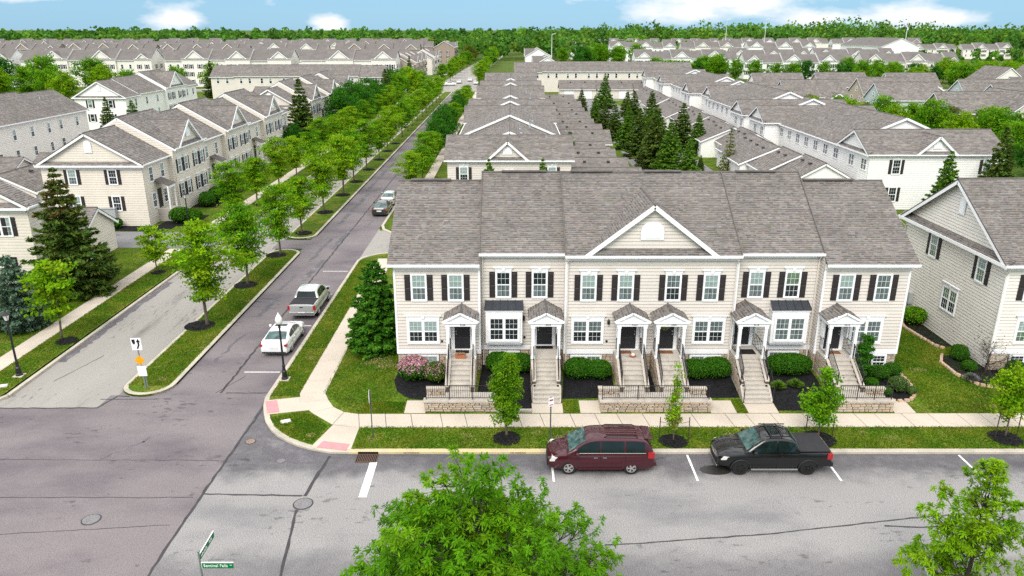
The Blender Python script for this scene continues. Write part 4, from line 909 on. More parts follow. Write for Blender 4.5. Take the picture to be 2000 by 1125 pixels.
    for sx in (-1, 1):
        xa, xb = sorted((x + sx * .605, x + sx * .80)); zt0 = zl + .10
        m = MB().hexa([(xa, ye, 0), (xb, ye, 0), (xb, yt, 0), (xa, yt, 0)], [(xa, ye, ze_ + .12), (xb, ye, ze_ + .12), (xb, yt, zl - .02), (xa, yt, zl - .02)]); c = B0.p(m, 'cheek_wall', 'mortar')
        part(MB().bar(((xa + xb) / 2, ye - .03, ze_ + .155), ((xa + xb) / 2, yt + .02, zl + .03), .26, .075), 'coping', 'cast_stone', c)
        stones(c, (xb if sx > 0 else xa, yt if sx < 0 else ye), -math.pi / 2 if sx < 0 else math.pi / 2, 0, yt - ye, .25, ze_ + .0, cw=.42, dep=.045)
        for i in range(3):   # stones that step up under the coping
            u0 = (yt - ye) * (i + 1) / 4; z0 = ze_ + (zl - ze_) * (i / 4)
            if sx < 0: stones(c, (xa, yt), -math.pi / 2, 0, yt - ye - u0, z0, z0 + (zl - ze_) / 4 - .02, cw=.4, dep=.045)
            else: stones(c, (xb, ye), math.pi / 2, u0, yt - ye, z0, z0 + (zl - ze_) / 4 - .02, cw=.4, dep=.045)
        stones(c, ((x - .8) if sx < 0 else (x + .8), (yw if sx < 0 else yt)), -math.pi / 2 if sx < 0 else math.pi / 2, 0, yw - yt, .35, zl - .1, cw=.42, dep=.05)
        # iron handrail
        rx = x + sx * .70; top = MB().path([(rx, yt + .1, zl + .95), (rx, yt - .02, zl + .93), (rx, ye + .05, ze_ + 1.0), (rx, ye - .02, ze_ + .93)], .024, 5)
        hr = B0.p(top, 'handrail', 'iron'); part(MB().path([(rx, yt - .02, zl + .2), (rx, ye + .05, ze_ + .27)], .016, 4), 'bottom_rail', 'iron', hr)
        bmesh_ = cached('hbal', lambda: MB().box(-.009, .009, -.009, .009, 0, .73).mesh('baluster', 'iron')); pmesh = cached('hpost', lambda: MB().box(-.02, .02, -.02, .02, 0, 1.0).mesh('post', 'iron'))
        for i in range(11): t = (i + .5) / 11; ob('baluster', bmesh_, hr, (rx, yt - .02 + (ye + .07 - yt) * t, zl + .2 + (ze_ + .07 - zl) * t))
        ob('post', pmesh, hr, (rx, yt + .0, zl - .05)); ob('post', pmesh, hr, (rx, ye + .05, ze_ + .02))
        sr = B0.p(MB().bar((rx, yp + .2, zl + .92), (rx, yw - .05, zl + .92), .035, .03).bar((rx, yp + .2, zl + .15), (rx, yw - .05, zl + .15), .03, .02), 'porch_rail', 'iron')
        for i in range(7): ob('baluster', bmesh_, sr, (rx, yp + .28 + (yw - yp - .4) * i / 6, zl + .17))
        if deep == 2:
            m = MB().path([(rx + sx * .12, ye, ze_ + .9), (rx + sx * .12, 37.95, .13 + .95)], .022, 5); h2 = B0.p(m, 'handrail', 'iron'); ob('post', pmesh, h2, (rx + sx * .12, 38.0, .1)); ob('post', pmesh, h2, (rx + sx * .12, ye - .05, ze_ - .1))
            B0.p(MB().hexa([(x + sx * .78 - .06, 37.95, 0), (x + sx * .78 + .06, 37.95, 0), (x + sx * .78 + .06, ye, 0), (x + sx * .78 - .06, ye, 0)], [(x + sx * .78 - .06, 37.95, .2), (x + sx * .78 + .06, 37.95, .2), (x + sx * .78 + .06, ye, ze_), (x + sx * .78 - .06, ye, ze_)]), 'stringer', 'cast_stone')
for k, ((x, dp), nm) in enumerate(zip(doors, nums)): porch(x, dp, nm, k)
for x, y in ((1.94 - 1.25, YF + .62), (6.86 - 1.2, YF), (18.92 + 1.05, YF)):
    m = MB().lathe([(.02, 0), (.07, .03), (.09, .22), (.05, .3), (.015, .36)], 8); B0.p(m, 'wall_lantern', 'iron', loc=(x, y - .14, 3.6))
for x, y in ((.75, YF + .62), (5.6, YF), (-4.15, YF - .0)): B0.p(MB().box(-.06, .06, -.06, 0, 0, .12), 'outlet_box', 'iron', loc=(x, y, 2.45))
B0.done()
# doorstep things
def mat_(x, y, m, lab, w_=.78, d=.42): 
    e = tag(part(MB().box(-w_ / 2, w_ / 2, -d / 2, d / 2, 0, .018), 'doormat', m, None, loc=(x, y, 1.982)), lab, 'doormat'); part(MB().box(-w_ / 2 + .05, w_ / 2 - .05, -d / 2 + .05, d / 2 - .05, .018, .024), 'pile', m, e)
mat_(-2.93, 41.1, 'mat_black', 'black doormat behind the terracotta planter, leftmost porch'); mat_(1.94, 41.75, 'mat_black', 'black doormat at the door with the gold wreath', 1.0)
mat_(6.62, 41.05, 'coir', 'brown doormat at the left of the two middle doors'); mat_(9.05, 41.05, 'coir', 'brown doormat at the door with the green wreath', .85)
mat_(13.76, 41.1, 'mat_black', 'wide black doormat on the second porch from the right', 1.1, .7); mat_(18.92, 41.0, 'coir', 'faded doormat at the rightmost porch')
e = thing('flower_box', 'terracotta flower box on the top step of the leftmost porch', 'flower box', (-2.98, 40.2, 1.985)); part(MB().hexa([(-.26, -.11, 0), (.26, -.11, 0), (.26, .11, 0), (-.26, .11, 0)], [(-.32, -.15, .2), (.32, -.15, .2), (.32, .15, .2), (-.32, .15, .2)]), 'box', 'clay', e)
ob('flowers', blob(5, .3, .14, .2, 260, .06, [(.45, .2, .14), (.5, .3, .22), (.08, .12, .03)]), e, (0, 0, .16))
e = thing('basket', 'small wicker basket with white cloth on the third porch', 'basket', (7.0, 40.35, 1.985)); part(MB().lathe([(.12, 0), (.19, .1), (.2, .12), (.16, .1)], 12), 'bowl', 'clay', e); part(MB().lathe([(.1, .08), (.12, .16), (.05, .2)], 8), 'cloth', 'sign_white', e, loc=(.03, .03, 0))
def wreath(x, y, z, pal, lab):
    rg = np.random.default_rng(4); n = 420; a = rg.random(n) * 2 * np.pi; r = .2 + rg.normal(0, .04, n); P = np.stack([r * np.cos(a), -.05 + rg.normal(0, .025, n), r * np.sin(a)], 1)
    me = leaves('leaves', P, rg.normal(0, 1, (n, 3)), rg.normal(0, .6, (n, 3)) + np.array([0, -1, 0]), .09, .3, pick(rg, n, pal, .2)); e = thing('wreath', lab, 'wreath', (x, y, z)); ob('leaves', me, e)
    part(MB().path([(.2 * math.cos(t * .523), -.03, .2 * math.sin(t * .523)) for t in range(13)], .02, 5), 'ring', 'bark', e)
wreath(1.94, YF + .57, 3.5, [(.5, .36, .06), (.4, .25, .05), (.25, .16, .04)], 'gold wreath on the black door of the second house'); wreath(9.0, YF - .08, 3.52, [(.35, .42, .16), (.5, .5, .3), (.2, .3, .06)], 'pale green wreath on the right of the middle doors')
# retaining walls with railings
def retaining(x0, x1, sx0, sx1, lab, ends):
    """stone wall x0..x1 along the pavement; the terrace floor behind spans the stairs sx0..sx1"""
    e = thing('retaining_wall', lab, 'retaining wall', ((x0 + x1) / 2, 37.2, 0)); o = (x0 + x1) / 2; hw = (x1 - x0) / 2; f = lambda v: v - o
    part(MB().box(-hw + .04, hw - .04, 0, .30, 0, .70), 'core', 'mortar', e); stones(e, (0, 0), 0, -hw, hw, .0, .70, cw=.37, ch=.125, dep=.07)
    for sgn in (-1, 1): stones(e, (sgn * (hw - .04), .0 if sgn > 0 else .30), sgn * math.pi / 2, 0, .30, .0, .70, cw=.3, dep=.06)
    n = max(3, round((x1 - x0) / 1.3))
    for i in range(n): a = -hw - .06 + (2 * hw + .12) * i / n; b = -hw - .06 + (2 * hw + .12) * (i + 1) / n; part(MB().box(a + .006, b - .006, -.1, .36, .70, .79), 'cap_stone', 'cast_stone', e)
    part(MB().box(f(sx0), f(sx1), .37, 1.16, 0, .72), 'terrace', 'step_concrete', e)
    part(MB().box(-hw, hw, 1.17, 1.32, 0, .62), 'back_wall', 'mortar', e)
    for (a, b) in ((-hw, f(sx0)), (f(sx1), hw)):
        if b - a > .3: stones(e, (0, 1.17), 0, a, b, .1, .92, cw=.36, dep=.05); part(MB().box(a - .02, b + .02, 1.08, 1.4, .92, 1.0), 'cap_stone', 'cast_stone', e); part(MB().box(a, b, 1.18, 1.34, .6, .92), 'back_wall', 'mortar', e)
    for side in ends:
        a, b = (f(sx0), -hw) if side == 'l' else (f(sx1), hw)
        for i in range(3):
            t0 = a + (b - a) * i / 3; lo, hi = sorted((t0, b)); part(MB().box(lo, hi, .37, 1.16, max(0, .54 - .18 * i - .17), .54 - .18 * i), 'step', 'step_concrete', e)
    rl = part(MB().bar((-hw + .1, .14, 1.62), (hw - .1, .14, 1.62), .04, .03).bar((-hw + .1, .14, .90), (hw - .1, .14, .90), .03, .025), 'railing', 'iron', e)
    bm2 = cached('rbal', lambda: MB().box(-.009, .009, -.009, .009, .9, 1.61).mesh('baluster', 'iron')); pm2 = cached('rpost', lambda: MB().box(-.02, .02, -.02, .02, .78, 1.64).mesh('post', 'iron'))
    k = int((2 * hw - .2) / .118)
    for i in range(k + 1): ob('baluster', bm2, rl, (-hw + .1 + (2 * hw - .2) * i / k, .14, 0))
    for i in range(max(3, round(hw * 2 / 1.8)) + 1): ob('post', pm2, rl, (-hw + .1 + (2 * hw - .2) * i / max(3, round(hw * 2 / 1.8)), .14, 0))
    return e
retaining(-4.8, -.8, -3.72, -.9, 'stone retaining wall with iron railing below the leftmost porch', 'l')
retaining(4.85, 10.9, 6.0, 9.95, 'long stone retaining wall with iron railing below the two middle porches', 'lr')
rr_ = retaining(17.85, 20.9, 17.95, 19.8, 'stone retaining wall with iron railing below the rightmost porch', 'r')
# walks to the steps
for i, (xa, xb, ya) in enumerate(((-5.9, -4.75, 38.4), (1.1, 2.8, 37.96), (3.75, 4.85, 38.4), (10.9, 12.3, 38.4), (12.95, 14.6, 37.96), (20.95, 22.1, 38.4))):
    struct(MB().hexa([(xa, 37.0, 0), (xb, 37.0, 0), (xb, ya, 0), (xa, ya, 0)], [(xa, 37.0, .15), (xb, 37.0, .15), (xb, ya, .21), (xa, ya, .21)]), 'walk', 'concrete')
struct(MB().hexa([(-4.8, 37.5, 0), (-3.9, 37.5, 0), (-3.9, 38.4, 0), (-4.8, 38.4, 0)], [(-4.8, 37.5, .17), (-3.9, 37.5, .17), (-3.9, 38.4, .2), (-4.8, 38.4, .2)]), 'walk', 'concrete')
# ------------------------------------------------------------------ neighbouring buildings

dk, bl, dr = 'glass_dark', 'glass_blind', 'glass_drape'; BR = random.Random(9)
# right-hand terrace, gable end towards us
b = Bld('townhouse_row', 'ivory clapboard townhouse row with a gable end, cut by the right edge', 'townhouse row', (0, 0, 0), 0, 'siding_ivory')
b.seg(28.5, 33.6, 41.5, 53.3, 7.3, 47.3, 11.1, .35, ohl=.45, rz=6, rake='l')
b.seg(33.6, 38.6, 42.15, 53.3, 7.8, 47.4, 11.5, .35, lz=6.9, rz=6.9, rake='l', ohl=.06)
b.seg(38.6, 48.4, 41.5, 53.3, 7.85, 47.2, 11.54, .35, rake='')
b.cross(43.5, 7.4, 41.5, .4, 7.85, 10.7, 47.2, 11.54); b.pent('l', 28.5, 41.05, 53.75, 7.25)
FW = (28.5, 53.3, -math.pi / 2)
for y, z in ((49.3, 5.45), (43.85, 5.45)): b.window(FW, 53.3 - y, z, .75, 1.6, pane=(bl, 'glass_green'))
b.window(FW, 53.3 - 46.5, 2.55, .72, 1.45, n=2, shut=False, head=True, pane=('glass_green', dk)); b.vent((28.48, 46.9, -math.pi / 2), 0, 8.95, .26, 1.0)
for x in (30.1, 32.3): b.window((x, 41.5, 0), 0, 5.1, .78, 1.52, pane=(bl, dr), cas=.075)
b.window((30.6, 41.5, 0), 0, 2.48, .78, 1.3, n=2, shut=False, head=True, pane=(bl, 'glass_green'), cas=.13); b.window((30.6, 41.5, 0), 0, .78, .8, .78, n=2, shut=False, pane=(dk, dk), grid=(3, 2))
for x in (35, 37.2, 40, 42, 45, 47): b.window((x, 42.15 if x < 38 else 41.5, 0), 0, 5.06, .78, 1.52, pane=(bl, dr), head=True)
b.tr('corner_board', (28.49, 28.61, 41.46, 41.499, 1.7, 6.9)); b.tr('water_table', (28.5, 33.6, 41.45, 41.52, 1.7, 1.94))
st = b.p(MB().box(28.52, 33.6, 41.47, 41.6, 0, 1.68), 'stone_base', 'mortar'); stones(st, (0, 41.47), 0, 28.52, 33.6, .5, 1.68, [(29.6, 31.6, .68, 1.66)], cw=.5, ch=.19)
b.p(MB().path([(28.06, 53.75, 7.2), (28.1, 53.5, 6.9), (28.42, 53.2, 6.6), (28.42, 53.2, .6)], .05, 6), 'downspout', 'siding_ivory'); b.p(MB().path([(28.3, 41.0, 7.2), (28.42, 41.3, 6.8), (28.42, 41.42, 6.5), (28.42, 41.42, .7)], .045, 6), 'downspout', 'siding_ivory')
m = b.p(MB().box(28.30, 28.46, 52.3, 53.1, 1.0, 2.9), 'meter_board', 'sign_black')
for k in range(4): part(MB().lathe([(.1, 0), (.11, .05), (.08, .12), (.03, .13)], 10), 'meter', 'globe', m, loc=(28.28, 52.55 + .2 * (k % 2), 1.3 + .4 * k), rot=(0, -math.pi / 2, 0))
b.p(MB().box(28.2, 28.48, 50.7, 51.25, 1.5, 2.3), 'electric_panel', 'meter_grey'); b.p(MB().path([(28.35, 51, 1.5), (28.35, 51, .5)], .05, 6), 'conduit', 'meter_grey'); b.p(MB().box(28.36, 28.48, 51.5, 52.1, 1.4, 2.5), 'cable_box', 'siding_tan')
b.done()
# generic rows --------------------------------------------------------
def row(name, label, loc, rz, segs, depth=10.5, det=1, siding='siding_cream', ze=6.9, z3=False, group=None, wins=True, backwin=False, rowsz=.22, pitch=.58, ends='lr', shut=True, porch=True):
    b = Bld(name, label, 'townhouse row', loc, rz, siding, group, det, rowsz, .3); x = 0; n = len(segs); fl = [3.9, 1.0] if not z3 else [6.4, 3.7, 1.0]
    if not z3: fl = [4.55, 1.75]
    for i, (k, wv) in enumerate(segs):
        g_ = k == 'g'; yf = 0 if g_ else .7; z = ze + (.45 if g_ else (0 if k == 'l' else -.25)); yr = depth / 2 + (0 if g_ else .35); sl = pitch; zr = z + sl * (yr - yf + .35); last = i == n - 1
        b.seg(x, x + wv, yf, depth, z, yr, zr, 0, oh=.35, ohl=.35 if i == 0 else .03, ohr=.35 if last else .03, lz=None if (i == 0 or g_) else ze - 1.2, rz=None if (last or g_) else ze - 1.2, rake=('l' if (i == 0 or g_) else '') + ('r' if (last or g_) else ''), frieze=det >= 1)
        if g_:
            cw = wv * .74; b.cross(x + wv / 2, cw, yf, .35, z, min(zr - .1, z + cw * .5 * .82), yr, zr, vent=det >= 1, pent=det >= 1)
            ws = [x + wv * q for q in (.14, .34, .66, .86)] if wv > 6.5 else [x + wv * .28, x + wv * .72]
        else: ws = [x + wv * .28, x + wv * .72] if wv > 3.5 else [x + wv / 2]
        if wins:
            for zz in fl:
                for q, u in enumerate(ws): b.window((u, yf, 0), 0, zz - .0, .8, 1.5, shut=g_ and shut, pane=BR.choice(((bl, dr), (dr, dk), (bl, dk))), head=g_ and det >= 1)
        if backwin:
            for zz in fl[:1]:
                for u in ((x + wv * .16, x + wv * .36, x + wv * .64, x + wv * .84) if wv > 8 else (x + wv * .3, x + wv * .7)): b.window((u, depth, math.pi), 0, zz, .75, 1.5, shut=False, pane=BR.choice(((bl, dk), (dr, dk), (dk, dk))))
        if porch and det >= 1 and not g_ and wv > 4:
            px = x + wv * .5; r_ = MB().slab([(px - .95, yf - 1.5, 3.95), (px + .95, yf - 1.5, 3.95), (px + .95, yf, 4.55), (px - .95, yf, 4.55)], (0, 0, .07)); b.p(r_, 'porch_roof', 'roof_base')
            b.p(MB().box(px - .9, px + .9, yf - 1.45, yf - 1.3, 3.65, 3.94), 'porch_beam', 'trim_white')
            for s_ in (-.8, .8): b.p(MB().box(px + s_ - .08, px + s_ + .08, yf - 1.43, yf - 1.3, 1.4, 3.65), 'column', 'trim_white')
            b.p(MB().box(px - .45, px + .45, yf - .06, yf, 1.45, 3.5), 'door', 'door_black'); b.p(MB().box(px - .9, px + .9, yf - 1.5, yf, 0, 1.4), 'landing', 'step_concrete')
            for q in range(6): b.p(MB().box(px - .7, px + .7, yf - 1.5 - .3 * (q + 1), yf - 1.5 - .3 * q, 0, 1.4 - .2 * (q + 1)), 'step', 'step_concrete')
        x += wv
    for sd, X, a in (('l', 0, -math.pi / 2), ('r', x, math.pi / 2)):
        if sd in ends:
            if det >= 1: b.pent(sd, X, .3, depth + .35, ze - .35); b.vent((X + (-.03 if sd == 'l' else .03), depth / 2 + .3, a), 0, ze + 1.0, .32, 1.15)
            for zz in fl:
                for u in (.3, .7): b.window((X, (depth if sd == 'l' else .7), a), (depth - .7) * u, zz, .8, 1.5, pane=BR.choice(((bl, dr), (dk, dk))), shut=shut)
    if det >= 1:
        for q in range(int(x / 7)): b.pipe(3 + q * 7 + BR.uniform(-1, 1), depth * .72, ze + 1.6, .55, .05)
    b.done(); return b
segsL = [('e', 6.2), ('g', 9), ('l', 7.6), ('g', 9), ('l', 7.6), ('g', 9), ('e', 5.5)]
row('townhouse_row', 'tan townhouse row with three front gables along the avenue, left of centre', (-38.0, 79, 0), math.pi / 2, segsL, 11.3, 2, 'siding_tan', rowsz=.24)
row('townhouse_row', 'tan townhouse row behind the tall spruce, farther up the avenue', (-38.2, 141, 0), math.pi / 2, [('e', 6), ('g', 8.5), ('l', 7), ('g', 8.5), ('l', 7), ('g', 8.5), ('e', 6)], 11, 1, 'siding_tan', rowsz=.3)
# left edge house with its garage
b = Bld('townhouse_row', 'tan house gable cut by the left edge behind the big spruce', 'townhouse row', (-38.6, 59.0, 0), math.pi / 2, 'siding_tan', None, 2, .24, .34)
b.seg(0, 1.6, 0, 11.5, 6.7, 5.75, 10.2, 0, oh=.4, ohl=.4, ohr=.1); b.seg(1.6, 7, 5.5, 13, 6.0, 9.2, 8.6, 0, oh=.3, lz=False); b.pent('l', 0, -.3, 11.8, 6.6)
for u in (2.4, 8.8): b.window((0, 11.5, -math.pi / 2), u, 4.3, .8, 1.5, pane=(bl, dr))
b.window((0, 11.5, -math.pi / 2), 9.6, 4.3, .8, 1.5, pane=(bl, dr)); b.vent((-.03, 5.75, -math.pi / 2), 0, 7.9, .3, 1.1)
b.p(MB().path([(-.42, -.4, 6.55), (-.2, -.2, 6.2), (-.06, -.06, 5.9), (-.06, -.06, .2)], .05, 6), 'downspout', 'siding_tan')
m = b.p(MB().box(-.14, -.01, 1.6, 2.6, .7, 2.5), 'meter_board', 'sign_black')
for k in range(5): part(MB().lathe([(.1, 0), (.11, .05), (.03, .13)], 8), 'meter', 'globe', m, loc=(-.15, 1.8 + .3 * (k % 2), .95 + .3 * k), rot=(math.pi / 2, 0, -math.pi / 2))
b.done()
def lowblock(name, label, loc, rz, w_, d, n=2, siding='siding_tan', det=2, cat='garage', doors=True, zr=4.7, group=None):
    """low garage: ridge along local x, doors on the front"""
    b = Bld(name, label, cat, loc, rz, siding, group, det, .24, .34); b.seg(0, w_, 0, d, 2.75, d / 2, zr, 0, oh=.35, ohl=.3, ohr=.3, frieze=False)
    if doors:
        for k in range(n): garage_door(b, (0, 0, 0), w_ * (k + .5) / n, min(2.6, w_ / n - .6))
    if det >= 1 and w_ > 4:
        for k in range(2): b.rvent(w_ * (.3 + .4 * k), d * .36, 2.75 + (zr - 2.75) * .8)
    b.done(); return b
lowblock('garage', 'low tan garage gable beside the big spruce on the left lane', (-48.5, 64.6, 0), 0, 10.6, 5.6, 3, doors=False)
lowblock('garage', 'low garage with white doors behind the tan row, upper left', (-53.5, 84, 0), -math.pi / 2 + math.pi, 14, 7.5, 4)
lowblock('garage', 'low garage with white doors at the left edge below the cream house', (-72, 92.5, 0), 0, 10, 7, 3); lowblock('garage', 'second low garage block with white doors, left of the tan row', (-61.5, 96.0, 0), 0, 8, 7, 3)
lowblock('garage', 'third low garage roof behind the tan row', (-56, 104, 0), 0, 5, 9, 2, doors=False)
lowblock('garage', 'long low garage roof in front of the cream row, left of the avenue', (-72, 216, 0), 0, 34, 8, 8, det=1); lowblock('garage', 'brown garage end beside the cream row near the avenue', (-44, 222, 0), 0, 6, 7, 2, det=1, siding='siding_taupe')
b = Bld('townhouse_row', 'cream two-storey house back with brown roof at the left edge', 'townhouse row', (-75, 96, 0), math.pi / 2, 'siding_ivory', None, 2, .28, .3)
b.seg(-8, 13, -.6, 12, 6.3, 5.7, 9.9, 0, ohl=.3, ohr=.05, rake='l'); b.seg(13, 31, 0, 12, 6.6, 6, 10.3, 0, ohl=.05, ohr=.05, lz=5, rake='lr'); b.seg(31, 42, .9, 12, 6.45, 6.3, 9.9, 0, ohr=.3, lz=5, rake='r')
for u in (2.5, 6.5, 10.5): b.window((0, -.6, 0), u, 4.0, .75, 1.55, shut=False, pane=(bl, dk)); b.window((0, -.6, 0), u, 1.2, .8, 1.4, shut=False, pane=(dk, dk))
for u in (15.5, 19.5, 24, 28.5): b.window((0, 0, 0), u, 4.1, .75, 1.55, shut=False, pane=(bl, dk)); b.window((0, 0, 0), u, 1.2, .8, 1.4, shut=False, pane=(dk, dk))
for u in (33.5, 38.5): b.window((0, .9, 0), u, 4.1, .75, 1.55, shut=False, pane=(bl, dk)); b.window((0, .9, 0), u, 1.2, .9, 1.4, shut=False, pane=(dk, dk))
for q in (4, 16, 19, 27, 35): b.pipe(q, 4.5, 9.0, .6)
b.done()
row('townhouse_row', 'white townhouse row running away from us with stepped roofs, upper left', (-79.3, 161, 0), math.pi / 2, [('e', 6), ('l', 12), ('g', 11), ('l', 8)], 11.3, 1, 'siding_white', rowsz=.3, porch=False)
b_ = row('townhouse_row', 'long cream townhouse row across the upper left, plain back windows', (-38.6, 247, 0), math.pi, [('e', 7.5), ('l', 12), ('l', 12.5), ('l', 13), ('e', 7)], 11, 1, 'siding_cream', backwin=True, wins=False, rowsz=.32, porch=False, ze=6.6)
# right-hand rows behind the front terrace ----------------------------
def segNS(b, x0, x1, y0, y1, ze, xr, zr, oh=.35, ohs=.3, ohn=.1, z0=0):
    sl = (zr - ze) / (xr - x0 + oh); ze2 = zr - sl * (x1 + oh - xr); zw = ze + sl * oh - .07; zw2 = ze2 + sl * oh - .07
    b.wall((x0, y1), -math.pi / 2, [(0, z0), (y1 - y0, z0), (y1 - y0, ze - .03), (0, ze - .03)]); b.wall((x1, y0), math.pi / 2, [(0, z0), (y1 - y0, z0), (y1 - y0, ze2 - .03), (0, ze2 - .03)])
    b.wall((x0, y0), 0, [(0, z0), (x1 - x0, z0), (x1 - x0, zw2), (xr - x0, zr - .07), (0, zw)]); b.wall((x1, y1), math.pi, [(0, z0), (x1 - x0, z0), (x1 - x0, zw), (x1 - xr, zr - .07), (0, zw2)])
    a, c = y0 - ohs, y1 + ohn
    b.slope([(x0 - oh, a, ze), (xr, a, zr), (xr, c, zr), (x0 - oh, c, ze)], (0, 1, 0)); b.slope([(xr, a, zr), (x1 + oh, a, ze2), (x1 + oh, c, ze2), (xr, c, zr)], (0, 1, 0))
    b.tr('gutter', (x0 - oh - .11, x0 - oh - .002, a, c, ze - .13, ze + .005)); b.tr('gutter', (x1 + oh + .002, x1 + oh + .11, a, c, ze2 - .13, ze2 + .005))
    for X, Z in ((x0 - oh - .04, ze), (x1 + oh + .04, ze2)): b.barw('rake_board', (X, a - .02, Z - .12), (xr, a - .02, zr - .1), .05, .26)
    if b.det >= 1: b.p(MB().path([(xr, a, zr + .01), (xr, c, zr + .01)], .07, 6), 'ridge_cap', 'ridge_cap')
def courtrow(label, X0, X1, plan, siding, det, west, rs):
    """row along the avenue: E-W ridged blocks ('c') alternating with N-S ridged wings ('n')"""
    b = Bld('townhouse_row', label, 'townhouse row', (0, 0, 0), 0, siding, None, det, rs, .36); xm = (X0 + X1) / 2
    for k, (t, ya, yb, *o) in enumerate(plan):
        if t == 'c':
            XA = X0; X0 = X0 - (2.2 if west and k else 0)
            b.seg(X0, X1, ya, yb, 6.45, (ya + yb) / 2, 6.45 + .5 * ((yb - ya) / 2 + .35), 0, oh=.35, ohl=.35, ohr=.35); zr = 6.45 + .5 * ((yb - ya) / 2 + .35)
            b.cross(xm - .2, 4.6 if k == 0 else 3.4, ya, .35, 6.45, 6.45 + (2.05 if k == 0 else 1.4), (ya + yb) / 2, zr, vent=k == 0, pent=k == 0)
            if west: b.pent('l', X0, ya - .35, yb + .35, 6.4)
            o = [X0 - XA]; X0 = XA
        else:
            i = o[0] if o else 0; segNS(b, X0 + i, X1 - i, ya, yb, 6.3, xm, 6.3 + .42 * ((X1 - X0) / 2 - i + .35))
            for q in range(3): b.pipe(xm + BR.uniform(1, 4), ya + (yb - ya) * (.2 + .3 * q), 8.0, .8, .08)
        if west:
            y = ya + 1.2
            while y < yb - .8: b.window((X0 + (o[0] if o else 0), y, -math.pi / 2), 0, 4.5, .6, 1.25, n=2, shut=False, pane=(dk, dk)); y += 3.4
    return b
b = courtrow('tan row of roofs with a gabled end, straight behind the front terrace', -7.1, 6.5, [('c', 83, 91), ('n', 91, 104, 1.8), ('n', 103.5, 118, .3), ('c', 118, 126), ('c', 130, 138), ('n', 126, 130, .6), ('n', 138, 162, .8)], 'siding_cream', 2, False, .24)
for x, sh in ((-5.3, True), (4.4, True)): b.window((x, 83, 0), 0, 4.15, .85, 1.5, shut=sh, head=True, pane=(bl, dk))
b.window((-.3, 83, 0), 0, 4.5, .6, .6, shut=False, head=True, pane=(dk, dk), split=False, grid=None); b.done()
courtrow('farther row of brown roofs and white gables right of the avenue', -7.1, 6.5, [('c', 162, 170), ('c', 179, 187), ('n', 170, 179, .6), ('n', 187, 213, .8), ('c', 213, 221)], 'siding_cream', 1, False, .32).done()
for k, (ya, yb, x1) in enumerate(((86, 93, 15.0), (93, 100.5, 14.4), (100.5, 108, 13.8), (108, 115, 13.2), (121, 129, 15.6), (129, 137, 15.2), (137, 145, 14.6), (150, 158, 15.2), (158, 166, 14.8), (172, 182, 15.4), (190, 200, 15.2))):
    lowblock('garage', f'low garage roof, {ORD[k]} back on the left of the alley', (6.9, ya, 0), 0, x1 - 6.9, yb - ya - .05, 2, 'siding_cream', 1, doors=False, zr=4.5, group='garages on the near side of the alley')
b = courtrow('white clapboard row with gabled end and court windows, right of the alley', 41, 56.5, [('c', 87, 95.5), ('n', 95.5, 118, .2), ('c', 118, 126), ('c', 129, 137), ('n', 126, 129, .8), ('n', 137, 163, .2)], 'siding_white', 2, True, .26)
for x, kk in ((44.2, 1), (50, 0), (54.6, 1)): b.window((x, 87, 0), 0, 4.2, .85, 1.6, shut=bool(kk), head=True, pane=(dk, dk) if x < 54 else (bl, dr))
b.window((50, 87, 0), 0, 1.0, .85, 1.6, shut=False, pane=(dk, dk)); b.window((44.2, 87, 0), 0, 1.0, .85, 1.6, pane=(dk, dk)); b.done()
b = courtrow('farther white row with west gables beyond the alley', 42, 57.5, [('c', 163, 171), ('c', 174, 182), ('n', 171, 174, .8), ('n', 182, 206, .2), ('c', 206, 214), ('n', 214, 232, .2), ('c', 232, 240)], 'siding_white', 1, True, .34); b.done()
for k, (ya, yb, x0) in enumerate(((90, 96.5, 33.5), (96.5, 103, 32.2), (103, 110, 31.0), (110, 117, 31.6), (117, 125, 33.5), (125, 133, 31), (133, 142, 32.4), (142, 151, 31.5), (151, 160, 33), (160, 170, 32), (170, 181, 33), (181, 193, 32), (193, 205, 33), (205, 217, 33))):
    lowblock('garage', f'low white gabled garage, {ORD[k]} back on the right of the alley', (x0, yb - .05, 0), -math.pi / 2, yb - ya - .05, 41 - x0, 2, 'siding_white', 2 if k < 4 else 1, doors=False, zr=5.0, group='garages on the far side of the alley')
row('townhouse_row', 'long cream row closing the alley, plain back windows', (60, 273, 0), math.pi, [('e', 9.5), ('l', 13.5), ('l', 13.5), ('l', 13.5), ('e', 9)], 10.5, 1, 'siding_cream', backwin=True, wins=False, rowsz=.34, porch=False, ends='', ze=6.6)
for k, (x, w_) in enumerate(((14.5, 11), (25.6, 11), (36.8, 9))): lowblock('garage', f'low garage with white doors closing the alley, {ORD[k]} from left', (x, 236, 0), 0, w_, 7.5, 2, 'siding_cream', 1, zr=5.2)
